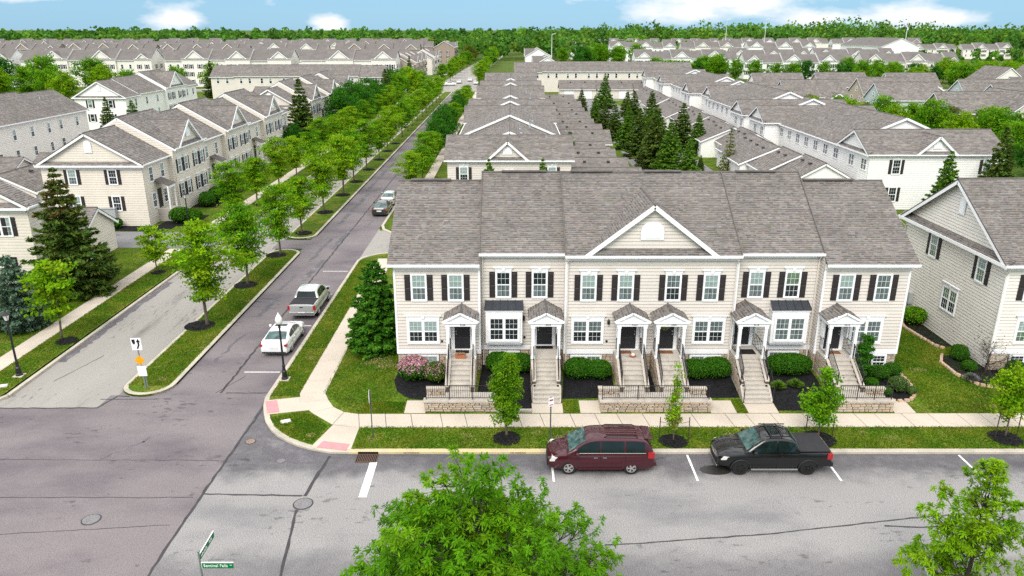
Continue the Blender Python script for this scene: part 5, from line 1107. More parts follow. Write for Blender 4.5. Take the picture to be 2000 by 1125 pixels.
# detached houses on the right ---------------------------------------
def house(x, y, w_, d, siding, rz, label, ze=5.4, wing=True, roof=.75):
    b = Bld('house', label, 'house', (x, y, 0), rz, siding, 'detached houses on the right', 1, .34, .42); zr = ze + roof * (d / 2 + .3)
    b.seg(0, w_, 0, d, ze, d / 2, zr, 0, oh=.3, ohl=.3, ohr=.3, frieze=False)
    for u in (.25, .75): b.window((0, d, -math.pi / 2), d * u, 3.4, .8, 1.2, shut=False, pane=(dk, dk)); b.window((w_, 0, math.pi / 2), d * u, 3.4, .8, 1.2, shut=False, pane=(bl, dk))
    b.window((0, d, -math.pi / 2), d * .5, ze + .4, .7, 1.0, shut=False, pane=(bl, dk)); b.window((w_, 0, math.pi / 2), d * .5, ze + .4, .7, 1.0, shut=False, pane=(dk, dk))
    for u in (.2, .5, .8): b.window((0, 0, 0), w_ * u, 3.3, .8, 1.3, shut=False, pane=(dk, dk)); b.window((0, 0, 0), w_ * u, .9, .8, 1.4, shut=False, pane=(dk, dk))
    if wing:
        segNS(b, w_ * .55, w_ * .95, -3.2, d * .4, ze - .9, w_ * .75, ze - .9 + .62 * (w_ * .2 + .35)); b.window((w_ * .75, -3.2, 0), 0, 2.9, .8, 1.2, shut=False, pane=(dk, dk))
    b.pipe(w_ * .4, d * .7, ze + 1.8, .5); b.done()
COLN = {'siding_green': 'sage green', 'siding_taupe': 'taupe', 'siding_tan': 'tan', 'siding_cream': 'cream', 'siding_blue': 'pale blue', 'siding_ivory': 'ivory', 'siding_brown': 'brown'}
HS = [(62, 176, 14, 9, 'siding_green', 0), (80, 168, 13, 9, 'siding_green', .0), (84, 186, 12, 9, 'siding_taupe', 0), (100, 158, 15, 10, 'siding_green', 0), (104, 178, 15, 9, 'siding_green', 0), (79, 141, 14, 9, 'siding_taupe', 0), (97, 136, 14, 10, 'siding_cream', math.pi / 2),
      (114, 141, 10, 9, 'siding_tan', 0), (128, 166, 15, 9, 'siding_tan', 0), (121, 186, 14, 9, 'siding_cream', 0), (64, 205, 13, 9, 'siding_ivory', 0), (82, 208, 13, 9, 'siding_taupe', 0), (100, 206, 13, 9, 'siding_tan', 0), (142, 190, 14, 9, 'siding_cream', 0),
      (150, 160, 13, 9, 'siding_taupe', 0), (152, 232, 13, 10, 'siding_ivory', math.pi / 2), (170, 240, 14, 10, 'siding_ivory', math.pi / 2), (192, 244, 14, 10, 'siding_blue', math.pi / 2), (206, 246, 13, 10, 'siding_blue', 0), (214, 232, 14, 10, 'siding_ivory', 0), (138, 140, 13, 9, 'siding_green', math.pi / 2), (172, 206, 14, 9, 'siding_tan', 0), (196, 210, 13, 9, 'siding_brown', 0)]
cnt = {}
for k, (x, y, w_, d, sd, rz) in enumerate(HS):
    q = cnt.get(sd, 0); cnt[sd] = q + 1; house(x, y, w_, d, sd, rz, f'{COLN[sd]} detached house beyond the tree belt, {ORD[q]} of its colour', wing=k % 3 != 1)
# far rows -----------------------------------------------------------
FR = random.Random(31)
def farrow(x0, x1, y, desc, det=0, z3=False, sid=('siding_white', 'siding_ivory'), wins=True, nx=42, grp='far townhouse rows'):
    x = x0; k = 0
    while x < x1 - 14:
        L_ = min(nx * FR.uniform(.8, 1.15), x1 - x); segs = []; tot = 0; t = FR.choice((0, 1))
        while tot < L_ - 4:
            wv = FR.uniform(7.5, 10.5) if t else FR.uniform(5.5, 9); wv = min(wv, L_ - tot); segs.append(('g' if t else FR.choice('le'), wv)); tot += wv; t = 1 - t
        sd = FR.choice(sid)
        row('townhouse_row', f'{ORD[k]} grey-roofed townhouse row from the left in the {desc}', (x, y + FR.uniform(-2, 2), 0), 0, segs, 11, det, sd, ze=9.4 if z3 else 6.9, z3=z3, group=grp, wins=wins, porch=False, rowsz=.4, pitch=FR.uniform(.55, .66)); x += tot + 4; k += 1
farrow(-262, -42, 287, 'nearest left rank', 0, True, grp='nearest far rank on the left')
farrow(-290, -50, 330, 'second left rank', 0, False, wins=False); farrow(-330, -46, 372, 'third left rank', 0, False, wins=False)
farrow(-380, -48, 425, 'fourth left rank', 0, True, ('siding_white', 'siding_ivory', 'siding_brown'), False); farrow(-460, -50, 500, 'fifth left rank', 0, True, ('siding_white', 'siding_brown', 'siding_ivory'), False, 48); farrow(-540, -60, 590, 'sixth left rank', 0, True, ('siding_brown', 'siding_ivory'), False, 55)
row('townhouse_row', 'taupe gabled row facing the avenue beyond the cross street, left side', (-37, 298, 0), math.pi / 2, [('e', 7), ('g', 8), ('l', 6), ('g', 8), ('l', 6), ('g', 8), ('e', 6)], 11, 0, 'siding_taupe', porch=False, ze=7.4)
row('townhouse_row', 'cream gabled row facing the avenue, farthest on its left side', (-36, 362, 0), math.pi / 2, [('e', 7), ('g', 8), ('l', 6), ('g', 8), ('e', 6)], 11, 0, 'siding_cream', porch=False, ze=7.4)
row('townhouse_row', 'tall brown and white row at the far end of the avenue', (-34, 470, 0), math.pi / 2, [('g', 9), ('l', 8), ('g', 9), ('l', 8)], 12, 0, 'siding_brown', porch=False, ze=9.4, z3=True)
row('townhouse_row', 'white gable end right of the avenue beyond the cross street', (8, 322, 0), -math.pi / 2, [('e', 8), ('g', 9), ('e', 7), ('g', 9)], 10, 0, 'siding_white', porch=False, ze=7.0)
row('townhouse_row', 'white row right of the avenue, second beyond the cross street', (6, 380, 0), -math.pi / 2, [('e', 8), ('g', 9), ('l', 7), ('g', 9)], 11, 0, 'siding_white', porch=False, ze=8.4)
farrow(98, 200, 332, 'brown rank facing the right green', 0, False, ('siding_brown', 'siding_ivory', 'siding_white'), True, 44, 'far rows on the right'); farrow(58, 106, 372, 'rank behind the alley trees', 0, False, ('siding_white',), True, 50, 'far rows on the right')
farrow(112, 206, 405, 'second rank behind the right green', 0, False, ('siding_white', 'siding_ivory'), True, 36, 'far rows on the right'); farrow(60, 190, 485, 'third rank behind the right green', 0, True, ('siding_white', 'siding_ivory'), True, 42, 'far rows on the right')
farrow(240, 360, 560, 'far rank near the light masts', 0, False, ('siding_ivory', 'siding_white'), True, 40, 'far rows on the right'); farrow(70, 330, 640, 'rank near the right woods', 0, True, ('siding_white', 'siding_ivory', 'siding_brown'), False, 44, 'far rows on the right')
row('townhouse_row', 'white gabled row with long side left of the far woods, centre', (40.5, 600, 0), -math.pi / 2, [('e', 10), ('l', 12), ('g', 12), ('l', 12)], 12, 0, 'siding_white', porch=False, ze=7.6)
row('townhouse_row', 'tall white three-storey block with arched gable on the right', (212, 515, 0), -math.pi / 2, [('e', 16), ('l', 14), ('l', 14), ('l', 14)], 22, 0, 'siding_white', porch=False, ze=10.6, z3=True, pitch=.42)
row('townhouse_row', 'red brick gabled block at the far right horizon', (445, 640, 0), 0, [('g', 16), ('l', 10), ('g', 16), ('l', 10)], 16, 0, 'brick_red', porch=False, ze=11, z3=True, pitch=.7)
# ------------------------------------------------------------------ vehicles (front towards local +x, wheels on z = 0)
def arch_cut(me, xs, r, W):
    c = MB()
    for x in xs:
        n = 20; p = [(x + r * math.cos(2 * math.pi * k / n), r * .96 + r * math.sin(2 * math.pi * k / n)) for k in range(n)]
        for sg in (-1, 1):
            y0, y1 = sorted((sg * (W / 2 - .34), sg * (W / 2 + .3))); c.hexa([(a, y0, z) for a, z in p], [(a, y1, z) for a, z in p])
    co = ob('cutter', c.mesh('cutter', 'plastic_black')); bo = ob('cut', me); md = bo.modifiers.new('b', 'BOOLEAN'); md.object = co; md.operation = 'DIFFERENCE'; md.solver = 'EXACT'
    dg = bpy.context.evaluated_depsgraph_get(); dg.update(); out = D.meshes.new_from_object(bo.evaluated_get(dg)); D.objects.remove(bo); D.objects.remove(co); return out
def loft(st, crown=.03, tuck=.93):
    """closed shell from stations (x, half width, z bottom, z top)"""
    m = MB(); rings = []
    for (x, w_, zb, zt) in st:
        h = zt - zb; half = [(w_ * .86, zb), (w_ * .965, zb + h * .10), (w_, zb + h * .34), (w_, zb + h * .55), (w_ * .985, zb + h * .80), (w_ * tuck, zb + h * .955), (w_ * .80, zt + crown * .5), (w_ * .4, zt + crown)]
        pts = half + [(-y, z) for y, z in reversed(half)]; rings.append([(x, y, z) for y, z in pts])
    n = len(rings[0]); m.v = [p for r_ in rings for p in r_]
    for k in range(len(rings) - 1):
        for j in range(n): m.f.append((k * n + j, (k + 1) * n + j, (k + 1) * n + (j + 1) % n, k * n + (j + 1) % n)[::-1])
    m.f.append(tuple(range(n))[::1]); m.f.append(tuple((len(rings) - 1) * n + j for j in reversed(range(n)))); m.c = [None] * len(m.f); m.m = [0] * len(m.f); return m
def orient(me):
    import bmesh
    b = bmesh.new(); b.from_mesh(me); bmesh.ops.recalc_face_normals(b, faces=b.faces); b.to_mesh(me); b.free()
    me.polygons.foreach_set('use_smooth', [True] * len(me.polygons))
    try: me.set_sharp_from_angle(angle=rad(32))
    except Exception: pass
    return me
def quadpane(p, off, inset=.0):
    """glass plate laid off a cabin face"""
    P_ = [Vector(q) for q in p]; n = (P_[1] - P_[0]).cross(P_[-1] - P_[0]).normalized(); c = sum(P_, Vector()) / len(P_); P_ = [q.lerp(c, inset) for q in P_]
    return MB().slab([q - n * .01 for q in P_], n * (off + .01))
def wheel(t, x, y, r, wd, rim, spokes=5):
    sg = 1 if y > 0 else -1
    tm = cached(('tyre', r, wd), lambda: MB().lathe([(r * .62, -wd / 2), (r * .93, -wd / 2), (r, -wd / 2 + .035), (r, wd / 2 - .035), (r * .93, wd / 2), (r * .62, wd / 2), (r * .6, wd / 2 - .03)], 26).mesh('wheel', 'tyre', False))
    o = ob('wheel', tm, t, (x, y, r), rot=(-sg * math.pi / 2, 0, 0))
    def rm():
        m = MB().lathe([(r * .64, wd / 2 - .05), (r * .66, wd / 2 + .004), (r * .60, wd / 2 + .006), (r * .57, wd / 2 - .045)], 26); m.lathe([(.02, wd / 2 - .04), (r * .16, wd / 2 - .04), (r * .15, wd / 2 + .01), (.02, wd / 2 + .012)], 10)
        for k in range(spokes):
            a = 2 * math.pi * k / spokes
            for d in (-.16, .16): m.bar((r * .1 * math.cos(a), r * .1 * math.sin(a), wd / 2 - .01), (r * .6 * math.cos(a + d), r * .6 * math.sin(a + d), wd / 2 - .01), .035, .035)
        return m.mesh('rim', rim)
    ob('rim', cached(('rim', r, wd, rim, spokes), rm), o); ob('disc', cached(('rdisc', r, wd), lambda: MB().lathe([(r * .6, wd / 2 - .07), (r * .6, wd / 2 - .055)], 18).mesh('disc', 'plastic_black')), o)
def vehicle(name, label, cat, loc, rz, paint, S):
    t = thing(name, label, cat, loc, rz); W = S['W']; r = S.get('r', .33); xs = S['wheels']; rim = S.get('rim', 'rim_alloy')
    me = loft(S['st'], S.get('crown', .03)).mesh('body', paint); orient(me); me2 = arch_cut(me, xs, r * 1.14, W)
    me2.polygons.foreach_set('use_smooth', [True] * len(me2.polygons))
    try: me2.set_sharp_from_angle(angle=rad(32))
    except Exception: pass
    me2.materials.clear(); me2.materials.append(MATS[paint]); ob('body', me2, t)
    part(MB().box(xs[1] - .5, xs[0] + .5, -W / 2 + .36, W / 2 - .36, .18, .6), 'underbody', 'plastic_black', t)
    for x in xs:
        for sg in (-1, 1):
            wheel(t, x, sg * (W / 2 - .12), r, .22, rim, S.get('spokes', 5))
            if S.get('flare'):
                n = 13; pts = [(x + r * 1.2 * math.cos(math.pi * k / (n - 1)), sg * (W / 2 + .005), r * .96 + r * 1.2 * math.sin(math.pi * k / (n - 1))) for k in range(n)]; part(MB().path(pts, .04, 5), 'wheel_arch', S['flare'], t)
    # cabin: a lofted greenhouse with the glass laid on its surface
    gh, zb, wb, wr = S['gh'], S['zb'], S['wb'], S['wr']; zt = max(z for _, z in gh); cw_ = S.get('rc', .05)
    def Z(x):
        for (xa, za), (xb_, zc) in zip(gh, gh[1:]):
            if x <= xb_: q = (x - xa) / (xb_ - xa); return za + (zc - za) * q
        return gh[-1][1]
    def Zs(x): return sum(Z(min(max(x + d_, gh[0][0]), gh[-1][0])) for d_ in (-.1, -.05, 0, .05, .1)) / 5
    def wt(x): return wb + (wr - wb) * max(0, min(1, (Zs(x) - zb) / (zt - zb)))
    xs_ = [gh[0][0] + (gh[-1][0] - gh[0][0]) * k / 30 for k in range(31)]; m = MB(); rings = []
    for x in xs_:
        z = max(Zs(x), zb + .01); w_ = wt(x); half = [(wb, zb - .06), (wb + (w_ - wb) * .5, zb + (z - zb) * .5), (w_ + .0, z - .05 if z - zb > .1 else zb), (w_ - .05, z - .008), (w_ * .6, z + cw_ * .64 * min(1, (z - zb) * 3)), (0, z + cw_ * min(1, (z - zb) * 3))]
        rings.append([(x, y, zz_) for y, zz_ in half] + [(x, -y, zz_) for y, zz_ in reversed(half[:-1])])
    n_ = len(rings[0]); m.v = [p for r_ in rings for p in r_]
    for k in range(len(rings) - 1):
        for q in range(n_ - 1): m.f.append((k * n_ + q, k * n_ + q + 1, (k + 1) * n_ + q + 1, (k + 1) * n_ + q)); m.c.append(None); m.m.append(0)
    m.poly(rings[0]); m.poly(rings[-1][::-1]); cm = m.mesh('cabin', paint); orient(cm); ob('cabin', cm, t)
    gl = S.get('glass', 'auto_glass'); wsg = S.get('wsglass', 'auto_glass_light')
    def toppane(x0, x1, f, mat, name):
        g_ = MB(); nx_, ny_ = 7, 6; pt = lambda a, c: (a, c * wt(a) * f, Zs(a) + cw_ * min(1, (Zs(a) - zb) * 3) * (1 - abs(c * f)) ** .9 + .014)
        for k in range(nx_):
            for q in range(ny_):
                a0, a1 = x0 + (x1 - x0) * k / nx_, x0 + (x1 - x0) * (k + 1) / nx_; c0, c1 = -1 + 2 * q / ny_, -1 + 2 * (q + 1) / ny_; g_.poly([pt(a0, c0), pt(a1, c0), pt(a1, c1), pt(a0, c1)])
        part(g_, name, mat, t, smooth=True)
    toppane(*S['ws'], .88, wsg, 'windscreen'); 
    if 'rwq' in S: part(quadpane(S['rwq'], .02), 'rear_window', S.get('rwglass', 'auto_glass_light'), t)
    else: toppane(*S['rw'], .86, S.get('rwglass', 'auto_glass_light'), 'rear_window')
    zz = lambda s: zb + (zt - zb) * s
    wy = lambda s: wb + (wr - wb) * s
    for sg in (-1, 1):
        for (u0, u1) in S['side']:
            g_ = MB(); n2 = 8; hi = lambda x: max(.10, (Zs(x) - .085 - zb) / (zt - zb)); pt = lambda x, h_: (x, sg * (wb + (wt(x) - wb) * (h_ * (zt - zb) / max(.05, Zs(x) - zb)) + .012), zb + h_ * (zt - zb))
            for k in range(n2):
                a0, a1 = u0 + (u1 - u0) * k / n2, u0 + (u1 - u0) * (k + 1) / n2; q = [pt(a0, .08), pt(a1, .08), pt(a1, hi(a1)), pt(a0, hi(a0))]; g_.poly(q if sg < 0 else q[::-1])
            part(g_, 'side_window', gl, t, smooth=True)
        if S.get('chromeline'): part(MB().path([(S['side'][0][0] - .05, sg * (wy(.1) + .012), zz(.09)), (S['side'][-1][1] + .05, sg * (wy(.1) + .012), zz(.09))], .008, 4), 'window_trim', 'chrome', t)
        mx_ = S['mirror']; part(MB().lathe([(.03, -.08), (.09, -.06), (.1, .05), (.05, .09)], 8), 'mirror', S.get('mircol', paint), t, loc=(mx_, sg * (W / 2 + .11), zb + .08)); part(MB().bar((mx_, sg * (W / 2 - .06), zb + .02), (mx_, sg * (W / 2 + .1), zb + .05), .05, .04), 'mirror_arm', 'plastic_black', t)
        for hx in S['handles']: part(MB().box(hx - .09, hx + .09, sg * (W / 2 + .008) - .012, sg * (W / 2 + .008) + .012, zb - .16, zb - .125), 'door_handle', S.get('hcol', 'chrome'), t)
        for dx in S['gaps']: part(MB().box(dx - .006, dx + .006, sg * (W / 2 + .001) - .004, sg * (W / 2 + .001) + .004, .38, zb - .05), 'door_gap', 'plastic_black', t)
        part(MB().bar((xs[1] + r * 1.3, sg * (W / 2 + .004), .33), (xs[0] - r * 1.3, sg * (W / 2 + .004), .33), .03, .08), 'sill', S.get('sill', 'plastic_black'), t)
        for (x0, x1, y0, y1, z0, z1) in S['tail']: ya, yb = sorted((sg * y0, sg * y1)); part(MB().box(x0, x1, ya, yb, z0, z1), 'tail_light', 'lamp_red', t)
        for (x0, x1, y0, y1, z0, z1) in S['headl']:
            ya, yb = sorted((sg * y0, sg * y1)); part(MB().hexa([(x0, ya, z0), (x1, ya, z0), (x1, yb, z0), (x0, yb, z0)], [(x0, ya, z1), (x1 - .12, ya, z1), (x1 - .12, yb, z1), (x0, yb, z1)]), 'headlight', 'lamp_clear', t)
    st = S['st']; xb = st[0][0]; xf = st[-1][0]
    part(MB().box(xb - .035, xb - .0, -.26, .26, S['plate'] - .075, S['plate'] + .075), 'licence_plate', 'plate_white', t)
    if S.get('bumper'): part(MB().box(xb - .1, xb + .06, -W / 2 + .08, W / 2 - .08, .42, .62), 'rear_bumper', S['bumper'], t)
    part(MB().box(xf - .02, xf + .02, -W * .30, W * .30, .42, .72), 'grille', 'plastic_black', t); part(MB().box(xf - .01, xf + .03, -W * .32, W * .32, .30, .38), 'front_trim', S.get('ftrim', 'plastic_black'), t)
    return t
def mir(x): return x
SEDAN = dict(W=1.84, r=.335, wheels=(1.42, -1.32), st=[(-2.28, .70, .36, .88), (-2.22, .82, .26, .97), (-1.95, .90, .20, 1.02), (-1.3, .92, .19, 1.0), (-.3, .92, .19, .95), (.7, .92, .19, .95), (1.3, .915, .19, .93), (1.9, .88, .20, .86), (2.2, .78, .24, .76), (2.32, .62, .34, .66)],
             gh=[(-1.95, .99), (-1.5, 1.13), (-1.05, 1.29), (-.5, 1.395), (0, 1.41), (.3, 1.385), (.75, 1.22), (1.2, .99)], zb=.97, wb=.85, wr=.62, ws=(.36, 1.08), rw=(-1.78, -1.02), side=[(-1.2, -.33), (-.25, .80)], rc=.045, mirror=.66, handles=(-.62, .32), gaps=(-.29, .82, -1.08), tail=[(-2.27, -2.05, .52, .86, .74, .90)], headl=[(1.95, 2.26, .50, .82, .58, .72)], plate=.70, hcol='paint_white')
VAN = dict(W=1.96, r=.345, wheels=(1.52, -1.44), st=[(-2.52, .80, .38, 1.0), (-2.46, .92, .28, 1.10), (-2.2, .97, .22, 1.10), (-1.2, .98, .20, 1.06), (0, .98, .20, 1.03), (1.0, .98, .20, 1.02), (1.45, .97, .20, 1.04), (1.95, .93, .21, .96), (2.35, .82, .25, .82), (2.5, .66, .34, .70)],
           gh=[(-2.45, 1.08), (-2.34, 1.42), (-2.15, 1.68), (-1.6, 1.735), (0, 1.75), (.5, 1.71), (.8, 1.6), (1.62, 1.05)], zb=1.06, wb=.93, wr=.74, ws=(.72, 1.5), rw=(-2.40, -2.22), side=[(-2.05, -1.18), (-1.08, -.02), (.06, 1.12)], mirror=1.12, handles=(-.16, .26), gaps=(0.02, 1.1, -1.15), tail=[(-2.51, -2.2, .86, .985, .88, 1.16)], headl=[(2.02, 2.42, .52, .86, .66, .86)], plate=.86, rc=.05, chromeline=True, spokes=5, bumper='paint_maroon', sill='paint_maroon')
PICK = dict(W=1.98, r=.385, wheels=(1.62, -1.58), st=[(-2.66, .90, .46, 1.14), (-2.6, .965, .40, 1.18), (-2.2, .985, .36, 1.18), (-1.0, .99, .34, 1.16), (0, .99, .34, 1.14), (1.0, .99, .34, 1.14), (1.3, .985, .34, 1.16), (2.0, .95, .36, 1.08), (2.45, .88, .40, .98), (2.64, .76, .46, .90)],
            gh=[(-1.14, 1.16), (-1.02, 1.5), (-.88, 1.72), (-.3, 1.80), (.3, 1.79), (.62, 1.70), (1.45, 1.15)], zb=1.15, wb=.93, wr=.72, ws=(.66, 1.34), rwq=[(-1.135, .74, 1.24), (-1.135, -.74, 1.24), (-.96, -.62, 1.66), (-.96, .62, 1.66)], side=[(-.92, -.12), (-.04, .98)], mirror=1.0, handles=(-.3, .58), gaps=(-.08, 1.05, -1.14), tail=[(-2.665, -2.42, .82, .995, .86, 1.14)], headl=[(2.12, 2.54, .55, .90, .78, .94)], plate=.62, bumper='plastic_black', rc=.04)
def tonneau(t, x0=-2.58, x1=-1.16, w_=.86, z=1.185):
    part(MB().box(x0, x1, -w_, w_, z, z + .045), 'bed_cover', 'tonneau', t)
# maroon minivan and black pickup at the kerb (both face left)
van = vehicle('minivan', 'maroon minivan parked at the kerb, facing left, behind the near tree', 'minivan', (4.2, 32.12, .005), math.pi, 'paint_maroon', VAN)
for s_ in (-1, 1): part(MB().path([(-1.75, s_ * .55, 1.76), (-1.6, s_ * .55, 1.83), (-.3, s_ * .55, 1.84), (-.15, s_ * .55, 1.77)], .025, 5), 'roof_rail', 'plastic_black', van); part(MB().bar((-1.0, s_ * .99, .62), (1.0, s_ * .99, .60), .02, .03), 'side_moulding', 'paint_maroon', van)
for k in range(4): part(MB().bar((-1.75, -.33 + .22 * k, 1.785), (-.25, -.33 + .22 * k, 1.80), .05, .02), 'roof_rib', 'paint_maroon', van)
part(MB().hexa([(-2.45, -.62, 1.66), (-2.05, -.62, 1.70), (-2.05, .62, 1.70), (-2.45, .62, 1.66)], [(-2.43, -.62, 1.70), (-2.05, -.62, 1.75), (-2.05, .62, 1.75), (-2.43, .62, 1.70)]), 'spoiler', 'paint_maroon', van)
pk = vehicle('pickup_truck', 'black pickup truck with flat bed cover and roof bars at the kerb', 'pickup truck', (12.4, 32.08, .005), math.pi, 'paint_black', dict(PICK, rim='rim_black', flare='plastic_black', mircol='plastic_black', hcol='paint_black', sill='chrome', ftrim='chrome'))
tonneau(pk)
for s_ in (-1, 1): part(MB().bar((-.8, s_ * .6, 1.86), (.45, s_ * .6, 1.86), .04, .04), 'roof_rail', 'plastic_black', pk); part(MB().bar((1.35, s_ * .35, 1.20), (2.3, s_ * .40, 1.03), .10, .03), 'hood_crease', 'paint_black', pk)
for x in (-.35, .2): part(MB().bar((x, -.6, 1.89), (x, .6, 1.89), .05, .03), 'crossbar', 'plastic_black', pk)
part(MB().box(-.25, .25, -.33, .33, 1.838, 1.848), 'sunroof', 'auto_glass', pk)
part(MB().box(2.6, 2.68, -.5, .5, .72, .78), 'badge_bar', 'chrome', pk)
# avenue side
sd_ = vehicle('sedan', 'white sedan parked below the acorn lamp, seen from behind', 'sedan', (-15.28, 46.95, .008), math.pi / 2, 'paint_white', dict(SEDAN, plate=.72))
part(MB().box(-.42, .0, -.38, .38, 1.45, 1.462), 'sunroof', 'auto_glass', sd_)
part(MB().box(-2.3, -2.2, -.75, .75, .30, .40), 'rear_trim', 'plastic_black', sd_)
sp = vehicle('pickup_truck', 'silver pickup truck with black bed cover, ahead of the white sedan', 'pickup truck', (-15.2, 53.9, .008), math.pi / 2, 'paint_silver', dict(PICK, rwglass='auto_glass', bumper='chrome', tail=[(-2.665, -2.5, .84, .995, .78, 1.12)], plate=.58, mircol='plastic_black'))
tonneau(sp, -2.56); part(MB().box(-2.69, -2.655, -.80, .80, .68, 1.12), 'tailgate', 'paint_silver', sp); part(MB().box(-2.70, -2.68, -.12, .12, .98, 1.05), 'tailgate_handle', 'plastic_black', sp)
vehicle('sedan', 'dark green sedan with red tail lights parked beside the roof edge', 'sedan', (-14.9, 85.4, .008), math.pi / 2, 'paint_green', SEDAN)
vehicle('sedan', 'silver car half under tree leaves, ahead of the dark green sedan', 'sedan', (-14.85, 90.9, .008), math.pi / 2, 'paint_silver', SEDAN)
vehicle('sedan', 'white and black sedan peeping out left of the tan gabled row', 'sedan', (-9.6, 83.5, .02), .2, 'paint_white', SEDAN)
for k, (x, y, rz, q) in enumerate(((-23.3, 293, .3, 0), (-20.6, 306, math.pi / 2, 1), (-13.8, 300, math.pi / 2, 2), (-17, 318, math.pi / 2, 3))):
    clone(sd_, (x, y, .02), rz, f'tiny white car on the avenue beyond the cross street, {ORD[q]} nearest', group='cars beyond the cross street')
for k, (x, y) in enumerate(((24, 420), (27, 432), (30, 445), (26, 455), (33, 460))): clone(sd_ if k % 2 else pk, (x, y, .02), .3 * k, f'tiny parked vehicle in the far lot near the white row, {ORD[k]} nearest', group='cars in the far lot')
for k, (x, y, s_) in enumerate(((128, 236, pk), (139, 252, sd_), (118, 300, pk))): clone(s_, (x, y, .02), 0, f'tiny parked vehicle among the detached houses on the right, {ORD[k]} from the camera', group='cars by the detached houses')
# ------------------------------------------------------------------ trees and shrubs
G = random.Random(17)
def tree(name, label, meshes, loc, rz=0., sc=1., group=None, cat='tree', pn=('trunk', 'crown')):
    t = thing(name, label, cat, loc, rz, group); t.scale = sc if isinstance(sc, tuple) else (sc,) * 3
    for q, me in zip(pn, meshes): ob(q, me, t)
    return t
AV = [broadleaf(101 + k, (6.6, 6.2, 7.0, 5.8, 6.8)[k], 1.6, (2.9, 3.1, 2.8, 2.7, 3.0)[k], 210, 8600, .20, env_vase, ([LIME, GREEN, LIME + GREEN, GREEN + LIME, LIME][k]), flat=.34, clu=.52, lump=.7, layers=0, radial=1.9, wd=.3, trunk_r=.10, upl=.9) for k in range(5)]
YG = [broadleaf(121 + k, 4.6, 1.3, 2.0, 75, 2300, .24, env_vase, LIME, flat=.35, clu=.6, lump=.6, wd=.3, trunk_r=.06, upl=.8) for k in range(2)]
DP = [broadleaf(131 + k, 8.2, 1.6, 3.9, 210, 7000, .30, env_oval, DEEP, flat=.7, clu=.95, lump=.4, wd=.34, trunk_r=.14) for k in range(2)]
BG = [broadleaf(141 + k, 8.6, 1.5, 4.2, 190, 5200, .40, env_oval, (GREEN, LIME, OLIVE, GREEN, DEEP)[k], flat=.6, clu=1.05, lump=.45, wd=.32, trunk_r=.15) for k in range(5)]
SPc = [conifer(151 + k, 9.5, 3.2, (SPRUCE + [(.08, .13, .015)], BRIGHTSPR, SPRUCE + [(.09, .12, .02)])[k], 9500, .46, .24) for k in range(3)]
for k, y in enumerate((49.9, 58.9, 67.6, 75.6, 85, 94.6, 103.4, 112.9, 122, 131, 140, 149, 158, 167, 176, 185, 194, 203, 212, 221, 230)):
    tree('street_tree', f'light green street tree on the avenue median, {ORD[k]} from the near tip', AV[k % 5], (-21.55 + G.uniform(-.25, .25), y, .12), G.uniform(0, 6), G.uniform(.95, 1.15), 'trees on the avenue median')
tree('young_tree', 'small bright green tree on the left verge above the lantern lamp', YG[0], (-30.4, 47.3, .12), .4, 1.25, 'young trees on the left verge'); tree('young_tree', 'smallest green tree on the left verge by the lane mouth', YG[1], (-30.6, 62.3, .12), 1.2, .93, 'young trees on the left verge')
for k, y in enumerate((81, 89.5, 98, 106, 114, 122, 130, 138, 147, 156, 165, 175, 185, 196, 208)):
    tree('street_tree', f'leafy verge tree along the left sidewalk, {ORD[k]} beyond the lane', AV[(k + 2) % 5], (-30.4 + G.uniform(-.2, .2), y, .12), G.uniform(0, 6), G.uniform(.88, 1.08), 'trees on the left verge')
for k, (y, q, s_) in enumerate(((95, 0, .85), (103, 1, .82), (111, 2, .85), (119, 3, .85), (127, 9, .72), (136, 9, .78), (145, 8, .8), (155, 1, .9), (165, 3, .9), (176, 9, .7), (188, 2, .9), (200, 0, .9), (213, 1, .9))):
    tree('street_tree', f'verge tree on the right side of the avenue, {ORD[k]} beyond the dark sedan', DP[q - 8] if q > 7 else AV[q], (-12.4 + G.uniform(-.3, .3), y, .05), G.uniform(0, 6), s_, 'trees on the right verge')
for k, (x, y, s_) in enumerate(((-33.5, 152, 1.05), (-34, 163, 1.15), (-33.2, 172, 1.0), (-33.8, 181, 1.1), (-36.5, 128, .6), (-33.5, 192, 1.0))): tree('garden_tree', f'dark round tree before the farther tan row, {ORD[k]} from the camera', DP[k % 2], (x, y, .02), k, s_, 'dark trees before the farther tan row')
big = conifer(161, 10.1, 4.0, SPRUCE + [(.07, .12, .015)], 24000, .40, .2, tips=(.12, .075, .025), tex=1, dense=1.15); tree('spruce_tree', 'big ragged dark spruce on the left lawn', big, (-34.7, 57, .12))
tree('blue_spruce', 'dense blue-green spruce cut by the left edge', conifer(162, 5.5, 2.5, BLUESPR, 14000, .24, .26, power=.75, dense=1.4), (-34.4, 49.4, .12))
tree('evergreen', 'tall dark evergreen at the left end of the front terrace', conifer(163, 6.1, 2.1, DEEP + [(.07, .18, .012), (.055, .15, .01)], 24000, .22, .34, power=.55, dense=1.7, base=.1), (-8.65, 45.0, .45), 0, 1.0)
SPN = 'spruce in the alley behind the front terrace'
ALL = [(24.2, 103.5, .62, 1), (22.4, 108, .85, 1), (21.6, 115, 1.0, 2), (22.6, 119, .85, 1), (20.8, 125, .85, 0), (20.2, 134, .8, 1), (19.4, 145, .72, 0), (18.8, 157, .7, 2), (18.6, 173, .66, 1), (17.9, 200, .6, 2),
       (31.2, 128.5, .72, 1), (29.6, 133.5, .86, 0), (27.2, 151, .62, 1), (28.4, 157.5, .88, 2), (26.8, 170, .78, 0), (27.6, 186, .66, 2), (24.5, 206, .95, 1), (28.0, 112.5, .25, 0)]
